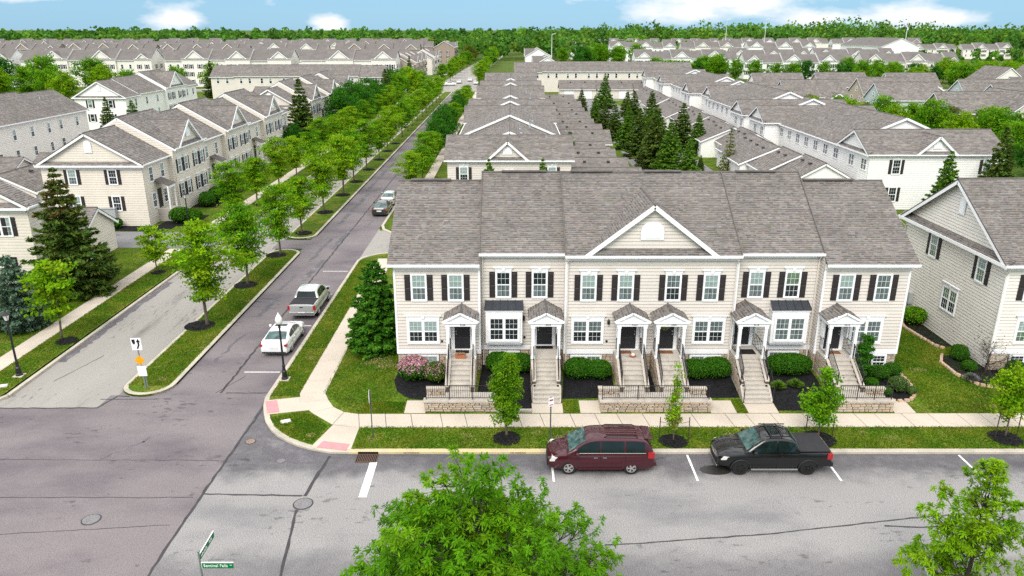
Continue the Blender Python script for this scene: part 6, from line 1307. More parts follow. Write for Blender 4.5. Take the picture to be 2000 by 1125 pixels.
for k, (x, y, s_, q) in enumerate(ALL): tree('spruce_tree', ('tiny spruce by the alley lawn corner' if s_ < .3 else f'spruce on the {"left" if k < 10 else "right"} of the alley, {ORD[k if k < 10 else k - 10]} going away'), SPc[q], (x, y, .02), k * 1.1, (s_ * 1.12, s_ * 1.12, s_), 'spruces in the alley')
tree('larch_tree', 'sparse yellow-green conifer beside the white garage doors', conifer(171, 7, 2.0, [(.16, .18, .03), (.12, .15, .03), (.10, .12, .03)], 1900, .34, .2), (31.0, 108.5, .02))
for k, (x, y, z, s_, l, q) in enumerate(((-2.35, 77, 7.6, .7, 'left of two spruce tips poking above the terrace roof', 1), (3.15, 77, 7.6, .7, 'right of two spruce tips poking above the terrace roof', 1), (8.3, 111, 6, .75, 'small spruce tip among the garage roofs', 1), (46.3, 80, 7.9, .85, 'yellowish spruce before the white gabled row', 1), (53.6, 83, 10.2, 1.0, 'tall olive spruce at the corner of the white row', 0),
                                         (-37.4, 137.2, 12, 1.3, 'tallest dark spruce between the two tan rows', 0), (-34.5, 214, 10, 1.1, 'dark spruce by the end of the cream row on the left', 0), (-73.5, 150, 7, 1.0, 'neat small spruce by the white row, upper left', 1), (-77.5, 148, 8, .7, 'dark spruce against the white gable, upper left', 0), (-38, 292, 11, .8, 'dark spruce before the taupe gabled row', 0), (-92, 240, 11, 1.1, 'dark spruce left of the long cream row', 2),
                                         (-36.2, 84, 1, .3, 'tiny spruce by the first tan porch', 2))):
    if k == 11: continue
    tree('spruce_tree', l, SPc[q], (x, y, .02), k * .7, (s_, s_, z / 9.5))
BELT = [(57, 188, .85, 0), (61, 180, .95, 2), (60, 172, 1.0, 0), (66, 172, .85, 2), (63, 163, .9, 1), (68, 160, 1.0, 0), (72, 158, .8, 2), (66, 151, .95, 1), (72, 150, 1.05, 3), (77, 148, .95, 0), (70, 141, .95, 1), (75, 138, 1.1, 3), (80, 141, .9, 2), (84, 136, 1.0, 0), (75, 128, .95, 1), (80, 127, 1.05, 3), (85, 126, 1.1, 0), (90, 130, 1.0, 2), (77, 117, .9, 3), (82, 114, 1.0, 1), (87, 116, 1.1, 0), (74, 108, .8, 4), (80, 104, 1.0, 4), (71, 101, .75, 2), (76, 96, .9, 4), (92, 121, 1.0, 3), (95, 140, .8, 0)]
for k, (x, y, s_, q) in enumerate(BELT): tree('belt_tree', f'{("green", "lime", "olive brown", "mid green", "dark")[q]} tree in the belt behind the white row, {ORD[k]} from the far end', BG[q], (x, y, 0), k * 1.3, (s_ * .82, s_ * .82, s_ * .85), 'tree belt behind the white row')
NEARF = sorted([(-176, 243, 1.35, 0), (-163, 250, 1.4, 4), (-150, 252, 1.45, 0), (-136, 255, 1.35, 0), (-128, 246, 1.1, 1), (-150, 228, 1.1, 1), (-140, 226, 1.2, 0), (-132, 222, 1.05, 3), (-124, 216, 1.05, 1), (-118, 240, 1.0, 0), (-112, 262, 1.0, 0), (-98, 258, 1.1, 1), (-190, 240, 1.2, 4), (-160, 224, 1.0, 1), (-86, 262, .9, 0), (-70, 262, .7, 1), (-58, 262, .7, 1), (-48, 258, .75, 1), (-42, 250, .7, 0), (-33, 228, .95, 0), (-31, 240, 1.0, 1), (-30, 252, .9, 0), (-36, 238, 1.05, 4), (-36, 270, .9, 1)])
for k, (x, y, s_, q) in enumerate(NEARF): tree('garden_tree', f'round leafy tree among the upper left rows, {ORD[k]} of the clumps from the left', BG[q], (x, y, 0), k * 2.1, s_, 'trees among the upper left rows')
FTS = [('along the green before the brown rank', [(96 + k * 6.6, 306 + G.uniform(-5, 5), G.uniform(.8, 1.05), G.choice((0, 3, 4))) for k in range(16)]),
       ('between the green and the detached houses', [(120 + 5.2 * k + G.uniform(-2, 2), G.uniform(268, 330), G.uniform(.8, 1.15), G.choice((0, 1, 3, 4))) for k in range(22)]),
       ('in the hedge behind the detached houses', [(140 + 5.5 * k + G.uniform(-2, 2), 262 + G.uniform(-6, 6), G.uniform(.85, 1.2), G.choice((0, 1, 4, 3))) for k in range(16)]),
       ('behind the row that closes the alley', [(58 + 2.5 * k, G.uniform(286, 345), G.uniform(.8, 1.2), G.choice((0, 4, 3))) for k in range(14)]),
       ('beside the far car lot', [(30 + 3.4 * k, G.uniform(395, 470), G.uniform(1., 1.5), G.choice((0, 4, 3))) for k in range(12)])]
for d, li in FTS:
    for k, (x, y, s_, q) in enumerate(li): tree('far_tree', f'leafy tree {d}, {ORD[k]} from the left', BG[q], (x, y, 0), k * 1.7, s_, 'trees ' + d)
for k in range(26):
    y = 282 + k * 11; sd = -1 if k % 2 else 1; tree('street_tree', f'tree on the avenue beyond the cross street, {ORD[k]} going away', AV[k % 5] if k < 14 else BG[k % 5], (-19 + sd * (6.2 + G.uniform(-.6, 1.5)), y, 0), k, G.uniform(1.0, 1.3), 'trees on the far avenue')
# street side trees in front
def stakes(t, x, y, n=2, d=.75):
    for s_ in ((-1, 1) if n == 2 else (-1,)):
        part(MB().path([(s_ * d, -.05, -.1), (s_ * d * .98, -.05, 1.45)], .026, 5), 'stake', 'bark_dark', t); part(MB().path([(s_ * d * .98, -.05, 1.2), (s_ * d * .5, 0, 1.08), (0, 0, 1.15)], .012, 4), 'tie', 'plastic_black', t)
def mulch_ring(x, y, r, lab, z=.12):
    m = MB(); n = 26; rg = random.Random(int(x * 100)); pr = []
    for j in range(5):
        f = 1 - j / 4.6; pr.append([(r * f * (1 + rg.uniform(-.05, .05)) * math.cos(2 * math.pi * k / n), r * f * (1 + rg.uniform(-.05, .05)) * math.sin(2 * math.pi * k / n), .005 + .13 * (1 - f * f) + rg.uniform(0, .03)) for k in range(n)])
    for a, b_ in zip(pr, pr[1:]):
        for k in range(n): m.poly([a[k], a[(k + 1) % n], b_[(k + 1) % n], b_[k]])
    m.poly(pr[-1]); e = tag(part(m, 'mulch_bed', 'mulch', None, loc=(x, y, z)), lab, 'mulch bed'); 
    c = MB(); 
    for k in range(int(130 * r)):
        a = rg.random() * 6.28; q = r * math.sqrt(rg.random()); zz = .03 + .13 * (1 - (q / r) ** 2); s_ = rg.uniform(.03, .09); b_ = rg.random() * 3.14; c.bar((q * math.cos(a) - s_ * math.cos(b_), q * math.sin(a) - s_ * math.sin(b_), zz + rg.uniform(-.01, .02)), (q * math.cos(a) + s_ * math.cos(b_), q * math.sin(a) + s_ * math.sin(b_), zz + rg.uniform(-.01, .03)), .03, .015)
    part(c, 'chips', 'mulch', e, kind='stuff')
PL = [(.105, .245, .006), (.075, .195, .006), (.13, .265, .008)]
tree('columnar_tree', 'dense columnar tree on the verge before the second house', broadleaf(181, 4.7, .95, .82, 110, 9000, .115, env_col, PL, flat=.9, clu=.34, lump=.2, wd=.36, trunk_r=.07, shell=.4), (-.26, 34.4, .12)); mulch_ring(-.28, 34.3, .72, 'dark mulch ring under the dense columnar tree')
t = tree('young_tree', 'thin staked young tree before the two middle porches', broadleaf(182, 4.5, 1.0, .55, 42, 1500, .125, env_pyr, LIME + [(.2, .22, .06)], flat=1.0, clu=.30, lump=.5, wd=.34, trunk_r=.035, shell=.6), (8.2, 33.95, .12), 0, 1); stakes(t, 0, 0); mulch_ring(8.22, 34.0, .72, 'dark mulch ring under the thin staked tree')
t = tree('young_tree', 'staked young tree with wide crown before the rightmost porch', broadleaf(183, 4.1, 1.05, 1.35, 70, 3400, .15, env_pyr, GREEN, flat=.6, clu=.48, lump=.6, wd=.32, trunk_r=.045), (15.65, 34.2, .12), 0, 1); stakes(t, 0, 0, 2, .7); mulch_ring(15.72, 34.2, .85, 'dark mulch ring behind the black pickup')
t = tree('young_tree', 'bright staked young tree cut by the right edge', broadleaf(184, 3.9, 1.05, 1.3, 70, 3600, .15, env_oval, LIME, flat=.7, clu=.5, lump=.5, wd=.34, trunk_r=.045), (25.35, 34.4, .12), 0, 1); stakes(t, 0, 0, 2, .55); mulch_ring(25.3, 34.3, .8, 'dark mulch ring under the right edge tree')
for x, y, r, l in ((-22.1, 49.9, 1.05, 'first median tree'), (-21.85, 58.9, .95, 'second median tree'), (-21.9, 67.6, .95, 'third median tree'), (-29.95, 47.1, .7, 'small left verge tree'), (-30.5, 62.3, .6, 'smallest left verge tree'), (-21.5, 75.6, .95, 'fourth median tree'), (-21.4, 85, .95, 'fifth median tree'), (-21.4, 94.6, .95, 'sixth median tree'), (-21.4, 103.4, .95, 'seventh median tree'), (-21.4, 112.9, .95, 'eighth median tree'), (-21.4, 122, .95, 'ninth median tree'), (-21.4, 131, .95, 'tenth median tree'), (-21.4, 140, .95, 'eleventh median tree'), (-30.4, 89.5, .7, 'second leafy tree beyond the lane')): mulch_ring(x, y, r, 'round black mulch ring under the ' + l, .125)
# foreground trees
FGC = [(.080, .225, .004), (.098, .250, .004), (.068, .200, .004), (.118, .260, .005)]
def env_fg(t): return max(.06, (1 - t) ** .55 * min(1, .75 + 1.2 * t))
tree('near_tree', 'large leafy tree crown filling the bottom centre', rosettes(191, 6.9, .9, 6.3, 165, 17, 32, .18, env_fg, FGC, spread=.80, rr=.21, lump=.42, shell=.56), (-1.15, 20.6, .12))
tree('near_tree', 'sparse lime tree with visible limbs at the lower right corner', rosettes(194, 6.5, .9, 2.9, 62, 12, 30, .155, env_pyr, [(.15, .30, .005), (.18, .325, .006), (.12, .27, .005)], spread=.55, rr=.17, lump=.5, trunk_r=.09, shell=.5), (15.85, 21.7, .12), 1.4)
# beds and shrubs by the houses
def bed(pts, lab, dz=.035, mat='mulch', name='mulch_bed', chips=True):
    c = (sum(p[0] for p in pts) / len(pts), sum(p[1] for p in pts) / len(pts)); pts = dens(pts + [pts[0]], .35)[:-1]; n = len(pts); m = MB(); rings = []
    rg = random.Random(int(abs(c[0]) * 77))
    for j in range(9):
        f = 1 - j / 8.6; rings.append([(c[0] + (p[0] - c[0]) * f, c[1] + (p[1] - c[1]) * f, H(c[0] + (p[0] - c[0]) * f, c[1] + (p[1] - c[1]) * f) + (.012 if j == 0 else dz + rg.uniform(0, .035))) for p in pts])
    for a, b_ in zip(rings, rings[1:]):
        for k in range(n): m.poly([a[k], a[(k + 1) % n], b_[(k + 1) % n], b_[k]])
    m.poly(rings[-1]); return tag(part(m, name, mat, None), lab, 'mulch bed')
bed([(-6.75, 41.45), (-6.9, 40.2), (-6.6, 39.2), (-5.8, 38.5), (-4.9, 38.42), (-3.8, 38.42), (-3.8, 41.45)], 'black mulch bed under the pink azalea at the left end')
bed([(-.85, 37.3), (1.1, 37.3), (1.1, 42.1), (-1.8, 42.1), (-2.0, 38.6), (-.85, 38.5)], 'black mulch bed before the second house, edged with stone')
bed([(2.85, 38.5), (5.9, 38.55), (5.9, 41.4), (3.1, 41.45)], 'black mulch bed below the third house hedge'); bed([(10.0, 38.55), (12.9, 38.6), (12.9, 41.4), (10.0, 41.4)], 'black mulch bed below the fourth house hedge')
bed([(14.65, 37.3), (17.75, 37.3), (17.9, 38.5), (17.9, 42.1), (14.65, 42.1)], 'wide black mulch bed before the fifth house'); bed([(19.9, 38.6), (21.0, 38.2), (22.3, 38.35), (22.9, 39.1), (22.9, 41.4), (19.9, 41.45)], 'black mulch bed with boxwoods at the right end'); bed([(7.72, 38.6), (8.25, 38.6), (8.25, 41.4), (7.72, 41.4)], 'narrow mulch strip between the two middle stairs')
bed([(28.4, 49.5), (27.3, 49.2), (27.0, 48.2), (27.2, 46.6), (27.4, 45.2), (28.45, 44.8)], 'narrow mulch bed along the right-hand gable wall'); bed([(26.9, 43.6), (26.3, 42.4), (26.4, 40.9), (27.2, 39.8), (28.8, 39.4), (33, 39.4), (33, 41.4), (28.45, 41.45), (28.4, 44.0)], 'curved mulch bed at the right-hand corner house')
def shrub(name, label, seed, x, y, sx, sy, sz, n, ls, pal=None, grp=None, tipc=None, tipf=0., box=2.6, jag=.06, z=None):
    t = thing(name, label, 'shrub', (x, y, H(x, y) + .02 if z is None else z), 0, grp); ob('foliage', blob(seed, sx, sy, sz, n, ls, pal or HEDGE, box, jag, tipc=tipc, tipf=tipf), t); ob('shaded_core', core(seed, sx, sy, sz * .97), t)
HEDGE = [(.032, .130, .007), (.045, .160, .007), (.024, .100, .006), (.065, .18, .009)]
PINK = [(.52, .22, .33), (.62, .33, .44), (.45, .16, .26), (.6, .42, .46)]
shrub('azalea', 'pink flowering azalea mound at the left end of the front terrace', 201, -5.75, 40.35, .95, .85, 1.45, 5200, .10, None, None, PINK, .8, 2.2, .12); shrub('azalea', 'greener azalea with few pink blooms beside the leftmost stair', 202, -4.45, 40.1, .72, .7, 1.2, 3600, .10, OLIVE + HEDGE, None, PINK, .28, 2.2, .14)
for k, (x, y, sx, sy, sz, l) in enumerate(((-.75, 41.15, .8, .62, 1.25, 'left half of the hedge behind the columnar tree'), (.55, 41.1, .7, .6, 1.2, 'right half of the hedge behind the columnar tree'), (3.9, 40.55, .85, .75, 1.15, 'left half of the clipped hedge under the third house window'), (5.1, 40.5, .75, .7, 1.05, 'right half of the clipped hedge under the third house window'),
                                         (10.75, 40.5, .8, .72, 1.1, 'left half of the clipped hedge under the fourth house window'), (12.0, 40.65, .85, .75, 1.15, 'right half of the clipped hedge under the fourth house window'), (16.35, 40.9, 1.38, .72, 1.25, 'long clipped hedge under the right bay window'))): shrub('hedge', l, 210 + k, x, y, sx, sy, sz, int(5200 * sx), .075)
for k, (x, y, s_, l) in enumerate(((20.75, 39.6, .36, 'small boxwood by the rightmost stair foot'), (21.5, 40.35, .55, 'middle boxwood at the right end bed'), (22.45, 40.75, .5, 'round boxwood at the right front corner'), (22.1, 39.2, .55, 'feathery green mound at the right end bed edge'), (21.3, 38.85, .3, 'low green clump behind the right railing'), (22.75, 38.95, .28, 'pale green hosta at the right bed edge'),
                                  (27.3, 41.3, .42, 'left boxwood in the corner bed on the right'), (29.0, 40.4, .42, 'right boxwood in the corner bed on the right'), (27.6, 42.8, .5, 'dark shrub at the corner house bed'), (28.0, 43.6, .45, 'dark shrub nearest the corner house gable'), (29.9, 41.0, .5, 'dark shrub under the corner house window'))): shrub('boxwood', l, 230 + k, x, y, s_, s_, s_ * 1.55, 1500, .06, HEDGE if k not in (3, 5) else [(.10, .17, .03), (.08, .14, .05)])
shrub('bush', 'leafy bush by the meters on the right-hand gable wall', 250, 27.75, 48.9, .85, .8, 1.25, 2200, .12, GREEN, None, None, 0, 2.2, .15)
for k, (x, y, l) in enumerate(((20.55, 40.9, 'left of two dark arborvitae by the rightmost porch'), (21.0, 41.05, 'right of two dark arborvitae by the rightmost porch'))): tree('arborvitae', l, conifer(260 + k, 2.7, .42, DEEP, 3200, .14, .3, power=.5, base=.05, dense=1.5), (x, y, H(x, y)), 0, 1)
for k, (x, y, l) in enumerate(((15.35, 39.55, 'light green grassy clump below the right bay hedge'), (-1.0, 39.5, 'pale grassy tuft left of the columnar tree'), (-1.05, 38.3, 'small yellow-green clump in the second house bed'), (16.4, 39.7, 'second grassy clump below the right bay hedge'), (26.9, 40.3, 'purple flower patch in the corner bed'))):
    rg = np.random.default_rng(k + 70); n = 500; a = rg.random(n) * 6.28; rr = rg.random(n) ** .6 * .42; P = np.stack([rr * np.cos(a), rr * np.sin(a), .12 + .35 * (1 - rr / .42) * rg.random(n)], 1); T = np.stack([np.cos(a) * .8, np.sin(a) * .8, .7 - rr], 1)
    e = thing('ornamental_grass', l, 'plant', (x, y, H(x, y))); pal = ([(.12, .22, .02), (.09, .18, .02)], [(.30, .28, .14), (.2, .22, .08)], [(.18, .22, .03)], [(.09, .18, .02)], [(.2, .16, .3), (.12, .18, .05)])[k]; ob('blades', leaves('blades', P, T, rg.normal(0, .4, (n, 3)) + np.array([0, 0, 1]), .3, .07, pick(rg, n, pal, .2), 'grass_blade'), e)
# bare ornamental tree
t = thing('bare_tree', 'nearly bare crab apple with twisting branches in the corner bed', 'tree', (28.1, 41.0, .55)); m = MB(); rg = np.random.default_rng(5)
def twig(p, d, l, r_, k):
    if k == 0: return
    q = p + d * l; m.path([tuple(p), tuple(p + d * l * .5 + rg.normal(0, .03, 3)), tuple(q)], [r_, r_ * .8, r_ * .6], 5, cap=False)
    for _ in range(3 if k > 2 else 2): dd = d + rg.normal(0, .55, 3) + np.array([0, 0, .05]); twig(q, dd / np.linalg.norm(dd), l * rg.uniform(.6, .85), r_ * .6, k - 1)
m.path([(0, 0, -.1), (0, 0, .7)], [.07, .055], 6)
for _ in range(4): d = rg.normal(0, .7, 3); d[2] = .8; twig(np.array([0, 0, .65]), d / np.linalg.norm(d), .55, .04, 5)
part(m, 'trunk', 'bark_dark', t); n = 160; P = rg.normal(0, .62, (n, 3)) + np.array([0, 0, 1.7]); ob('crown', leaves('crown', P, rg.normal(0, 1, (n, 3)), rg.normal(0, 1, (n, 3)), .09, .4, pick(rg, n, [(.11, .035, .03), (.08, .05, .03)], .2)), t)
# shrubs along the tan row and the left edge
for k in range(8): shrub('hedge', f'clipped shrub under the first tan gable, {ORD[k]} from the porch', 300 + k, -36.2 - (k % 2) * .5, 88.5 + 1.5 * k, .95, .95, 1.5, 1300, .14, None, 'shrubs under the first tan gable', z=.02)
for k, (x, y, s_, l) in enumerate(((-36.0, 80.5, 1.2, 'round shrub at the near corner of the tan row'), (-34.8, 81.0, .9, 'pale shrub at the near corner of the tan row'), (-42.0, 77.9, .8, 'right of two shrubs at the tan gable foot'), (-44.2, 78.0, .75, 'left of two shrubs at the tan gable foot'), (-36.3, 101, 1.3, 'large shrub between the first two tan porches'), (-36.4, 106, 1.2, 'shrub before the second tan gable'))): shrub('bush', l, 320 + k, x, y, s_, s_, s_ * 1.4, 1500, .16, None, None, None, 0, 2.4, z=.02)
bed_ = MB().box(-45.5, -36, 76.9, 79, 0, .06).box(-38, -34.3, 79, 84, 0, .06).box(-38, -35, 88, 99.5, 0, .06); tag(part(bed_, 'mulch_bed', 'mulch', None), 'dark mulch bed wrapping the near corner of the tan row', 'mulch bed')
# far woods
def _hn(x, y): return .78 + .5 * noise.noise(Vector((x * .006, y * .006, 2))) + .2 * noise.noise(Vector((x * .03, y * .03, 5)))
def woods(seed, n, rx, ry, h, pal, q=46, ls=2.6):
    rg = np.random.default_rng(seed); Ps = []; Ts = []; Ns = []; Cs = []
    X = rg.uniform(*rx, n); Y = rg.uniform(*ry, n); hh = rg.uniform(*h, n) * 1.12 * np.array([_hn(a, b_) for a, b_ in zip(X, Y)]); rr = hh * rg.uniform(.28, .42, n); col = pick(rg, n, pal, .2)
    v = rg.normal(0, 1, (n, q, 3)); v[:, :, 2] = np.abs(v[:, :, 2]) * 1.1 - .35; v /= np.linalg.norm(v, axis=2, keepdims=True); v *= rg.uniform(.7, 1.08, (n, q, 1))
    P = v * np.stack([rr, rr, hh * .42], 1)[:, None, :]; P[:, :, 0] += X[:, None]; P[:, :, 1] += Y[:, None]; P[:, :, 2] += (hh * .58)[:, None]
    Nn = v + rg.normal(0, .35, v.shape); T = rg.normal(0, 1, v.shape); C = np.repeat(col, q, 0) * rg.normal(1, .16, (n * q, 1))
    return leaves('woods', P.reshape(-1, 3), T.reshape(-1, 3), Nn.reshape(-1, 3), ls * rg.uniform(.7, 1.4, n * q), .5, np.clip(C, .003, 1))
FW_ = [(.070, .185, .022), (.090, .210, .022), (.050, .145, .022), (.105, .20, .024), (.060, .165, .020)]
def wood(label, *a, **k): o = ob('woods', woods(*a, **k)); o['kind'] = 'stuff'; tag(o, label, 'woods')
wood('near fringe of the far woods left of centre', 401, 520, (-780, -40), (690, 800), (9, 15), FW_); wood('deep belt of far woods along the left horizon', 402, 900, (-1200, 40), (820, 1500), (9, 20), FW_[:3], ls=3.6)
wood('tall far woods behind the centre and right rows', 403, 900, (10, 560), (720, 1000), (13, 27), FW_); wood('bright near fringe of the centre woods', 404, 260, (-30, 130), (520, 700), (10, 17), FW_[1:], ls=2.2); wood('far woods at the right horizon', 405, 800, (480, 1500), (820, 1500), (10, 21), FW_[:3], ls=3.6)
wood('scrub and low trees before the right horizon', 406, 330, (250, 700), (430, 640), (5, 9), FW_, ls=1.8); wood('distant ridge of woods behind everything', 407, 1100, (-2600, 2600), (1700, 2600), (10, 25), FW_[:3], q=30, ls=6.5)
# turf: real blades over the near lawns
PATCH = [(-2.3, 34.55, .45), (-3.6, 35.1, .35), (2.35, 34.3, .6), (1.2, 34.9, .4), (3.1, 34.75, .5), (-7.2, 34.2, .35), (11.2, 34.7, .4), (19.5, 34.3, .5), (27.0, 37.7, .45), (-8.4, 43.2, 1.0), (-7.6, 42.2, .8), (-12.9, 44.4, .4), (-13.5, 52, .35), (-21.0, 41.2, .5), (-20.4, 46, .3), (-20.3, 55, .3), (24.4, 41.5, .5), (18.2, 34.9, .3), (-10.4, 34.6, .3)]
def turf(label, seed, n, sampler):
    rg = np.random.default_rng(seed); P = sampler(rg, n); m_ = len(P); T = rg.normal(0, .5, (m_, 3)); T[:, 2] = 1
    f = np.array([noise.noise(Vector((p[0] * .55, p[1] * .55, seed))) + .5 * noise.noise(Vector((p[0] * 2.1, p[1] * 2.1, seed))) for p in P]); a = np.clip(.42 + f * 1.25, 0, 1)[:, None]
    cols = (np.array([.052, .140, .004]) * (1 - a) + np.array([.165, .205, .012]) * a) * rg.normal(1, .16, (m_, 1)); dry = rg.random(m_) < .015 + .14 * (a[:, 0] > .88); cols[dry] = np.array([.30, .25, .11])
    for (px, py, pr_) in PATCH:
        q = np.hypot(P[:, 0] - px, (P[:, 1] - py) * 1.6) < pr_ * rg.uniform(.3, 1.2, m_); cols[q] = np.array([.34, .29, .14]) * rg.normal(1, .15, (q.sum(), 1))
    P[:, 2] += .025; o = ob('turf', leaves('turf', P, T, rg.normal(0, 1, (m_, 3)), .095 * rg.uniform(.6, 1.4, m_), .2, np.clip(cols, .003, 1), 'grass_blade')); o['kind'] = 'stuff'; tag(o, label, 'grass')
def rs(x0, x1, y0, y1, z=None):
    def f(rg, n):
        x = rg.uniform(x0, x1, n); y = rg.uniform(y0, y1, n); return np.stack([x, y, np.array([H(a, b_) for a, b_ in zip(x, y)]) if z is None else np.full(n, z)], 1)
    return f
def lawnleft(rg, n):
    x = rg.uniform(-10.9, -6.85, n); y = rg.uniform(36.95, 54, n); k = ~((y < 39.3) & (x < -8.9 - (y - 37.1) * .8)) & ~((x > -6.95) & (y > 38.3)); x = x[k]; y = y[k]; return np.stack([x, y, np.array([H(a, b_) for a, b_ in zip(x, y)])], 1)
def corner(rg, n):
    p = np.array([(-13.1, 36.5), (-11.65, 37.1), (-10.95, 36.9), (-9.75, 35.6), (-10.15, 33.75), (-11.4, 34.35), (-12.5, 35.4)]); out = []
    while len(out) < n:
        q = (rg.uniform(-13.2, -9.6), rg.uniform(33.7, 37.3)); ins = all((p[(i + 1) % 7][0] - p[i][0]) * (q[1] - p[i][1]) - (p[(i + 1) % 7][1] - p[i][1]) * (q[0] - p[i][0]) < 0 for i in range(7))
        if ins: out.append((*q, .125))
    return np.array(out)
turf('mown grass verge between the front sidewalk and the kerb', 501, 26000, rs(-7.98, 33, 33.25, 35.54)); turf('mown lawn left of the front terrace', 502, 16000, lawnleft); turf('mown lawn between the front terrace and the right house', 503, 30000, rs(23.0, 28.4, 36.95, 53)); turf('mown front lawn at the right edge', 504, 7000, rs(28.4, 33, 37.05, 39.3))
turf('mown verge between the avenue and its right sidewalk', 505, 14000, rs(-13.86, -12.2, 39.0, 66)); turf('little corner triangle of grass', 506, 3200, corner); turf('grass on the near median', 507, 20000, rs(-22.66, -20.14, 40.4, 68.5, .125)); turf('small grass patch left of the third house walk', 508, 500, rs(2.85, 3.7, 37.1, 38.4)); turf('small grass patch left of the fifth house walk', 509, 500, rs(12.35, 12.9, 37.1, 38.4)); turf('grass on the left verge by the small tree', 510, 14000, rs(-31.45, -29.34, 39.6, 69.6, .125)); turf('left lawn under the spruces', 511, 26000, rs(-46, -32.9, 41, 69, .125))
turf('lawn strip between walk and azalea bed', 512, 2500, rs(-8.3, -6.0, 37.05, 38.2))
# ------------------------------------------------------------------ street furniture
def lamp(x, y, label, acorn, h=3.55):
    t = thing('street_lamp', label, 'street lamp', (x, y, .12)); part(MB().box(-.28, .28, -.28, .28, -.02, .05), 'plinth', 'concrete', t)
    part(MB().lathe([(.2, .05), (.2, .14), (.15, .18), (.14, .5), (.16, .54), (.1, .62), (.085, .95), (.065, 1.0), (.055, h - .25), (.09, h - .2), (.06, h - .12), (.12, h)], 12), 'post', 'iron', t, smooth=False)
    for k in range(8): a = 2 * math.pi * k / 8; part(MB().bar((.145 * math.cos(a), .145 * math.sin(a), .2), (.125 * math.cos(a), .125 * math.sin(a), .5), .02, .02), 'flute', 'iron', t)
    if acorn:
        part(MB().lathe([(.1, 0), (.19, .1), (.215, .28), (.18, .42), (.13, .5), (.1, .56)], 16), 'globe', 'globe', t, smooth=True, loc=(0, 0, h)); part(MB().lathe([(.11, .55), (.06, .62), (.02, .72), (.01, .76)], 10), 'finial', 'globe', t, loc=(0, 0, h))
    else:
        part(MB().lathe([(.09, 0), (.19, .34), (.18, .35)], 8), 'lantern_glass', 'globe', t, loc=(0, 0, h)); part(MB().lathe([(.27, .35), (.25, .39), (.1, .5), (.03, .55), (.02, .62)], 8), 'lantern_cap', 'iron', t, loc=(0, 0, h))
        for k in range(4): a = math.pi / 4 + math.pi / 2 * k; part(MB().bar((.1 * math.cos(a), .1 * math.sin(a), h), (.2 * math.cos(a), .2 * math.sin(a), h + .36), .02, .02), 'lantern_rib', 'iron', t)
lamp(-13.62, 41.25, 'black lamp post with white acorn globe beside the white sedan', True); lamp(-29.85, 41.75, 'black lantern lamp post on the left verge near the corner', False, 3.6); lamp(-33.9, 74.8 + 2.6, 'black lantern lamp post at the near corner of the tan row', False, 3.3)
# keep-right sign cluster on the median tip
t = thing('traffic_sign', 'median tip post with white arrow sign, yellow diamond and blank plate', 'traffic sign', (-21.35, 39.95, .12)); t.rotation_euler = (0, -.035, 0)
part(MB().bar((0, 0, -.05), (0, 0, 3.2), .06, .05).bar((.1, .05, -.05), (.1, .05, 1.5), .05, .04), 'post', 'galvanised', t)
def plate(t, name, pts, y, mat, th=.012): return part(MB().slab([(x, y, z) for x, z in pts], (0, -th, 0)), name, mat, t)
s1 = plate(t, 'arrow_plate', [(-.29, 2.5), (.29, 2.5), (.29, 3.24), (-.29, 3.24)], -.04, 'sign_white')
def flat(par, name, pts, y, mat): return part(MB().slab([(x, y, z) for x, z in pts], (0, -.004, 0)), name, mat, par)
flat(s1, 'median_symbol', [(-.23, 3.16), (-.23, 3.0), (-.17, 2.86), (-.1, 2.86), (-.05, 2.93), (-.05, 3.16)][::-1], -.053, 'sign_black')
flat(s1, 'arrow_head', [(.0, 2.98), (.25, 2.98), (.125, 3.19)], -.053, 'sign_black')
part(MB().slab([(.075, -.053, 2.8), (.175, -.053, 2.8), (.175, -.053, 3.0), (.075, -.053, 3.0)], (0, -.004, 0)).slab([(-.03, -.0535, 2.58), (.07, -.0535, 2.58), (.175, -.0535, 2.8), (.075, -.0535, 2.8)], (0, -.004, 0)), 'arrow_shaft', 'sign_black', s1)
plate(t, 'yellow_diamond', [(0, 1.55), (.31, 1.86), (0, 2.17), (-.31, 1.86)], -.045, 'sign_yellow'); plate(t, 'white_plate', [(-.24, .86), (.26, .86), (.26, 1.5), (-.24, 1.5)], -.04, 'sign_white')
for z in (1.65, 2.07): part(MB().lathe([(.015, 0), (.015, .01)], 8), 'bolt', 'iron', t, loc=(0, -.058, z), rot=(math.pi / 2, 0, 0))
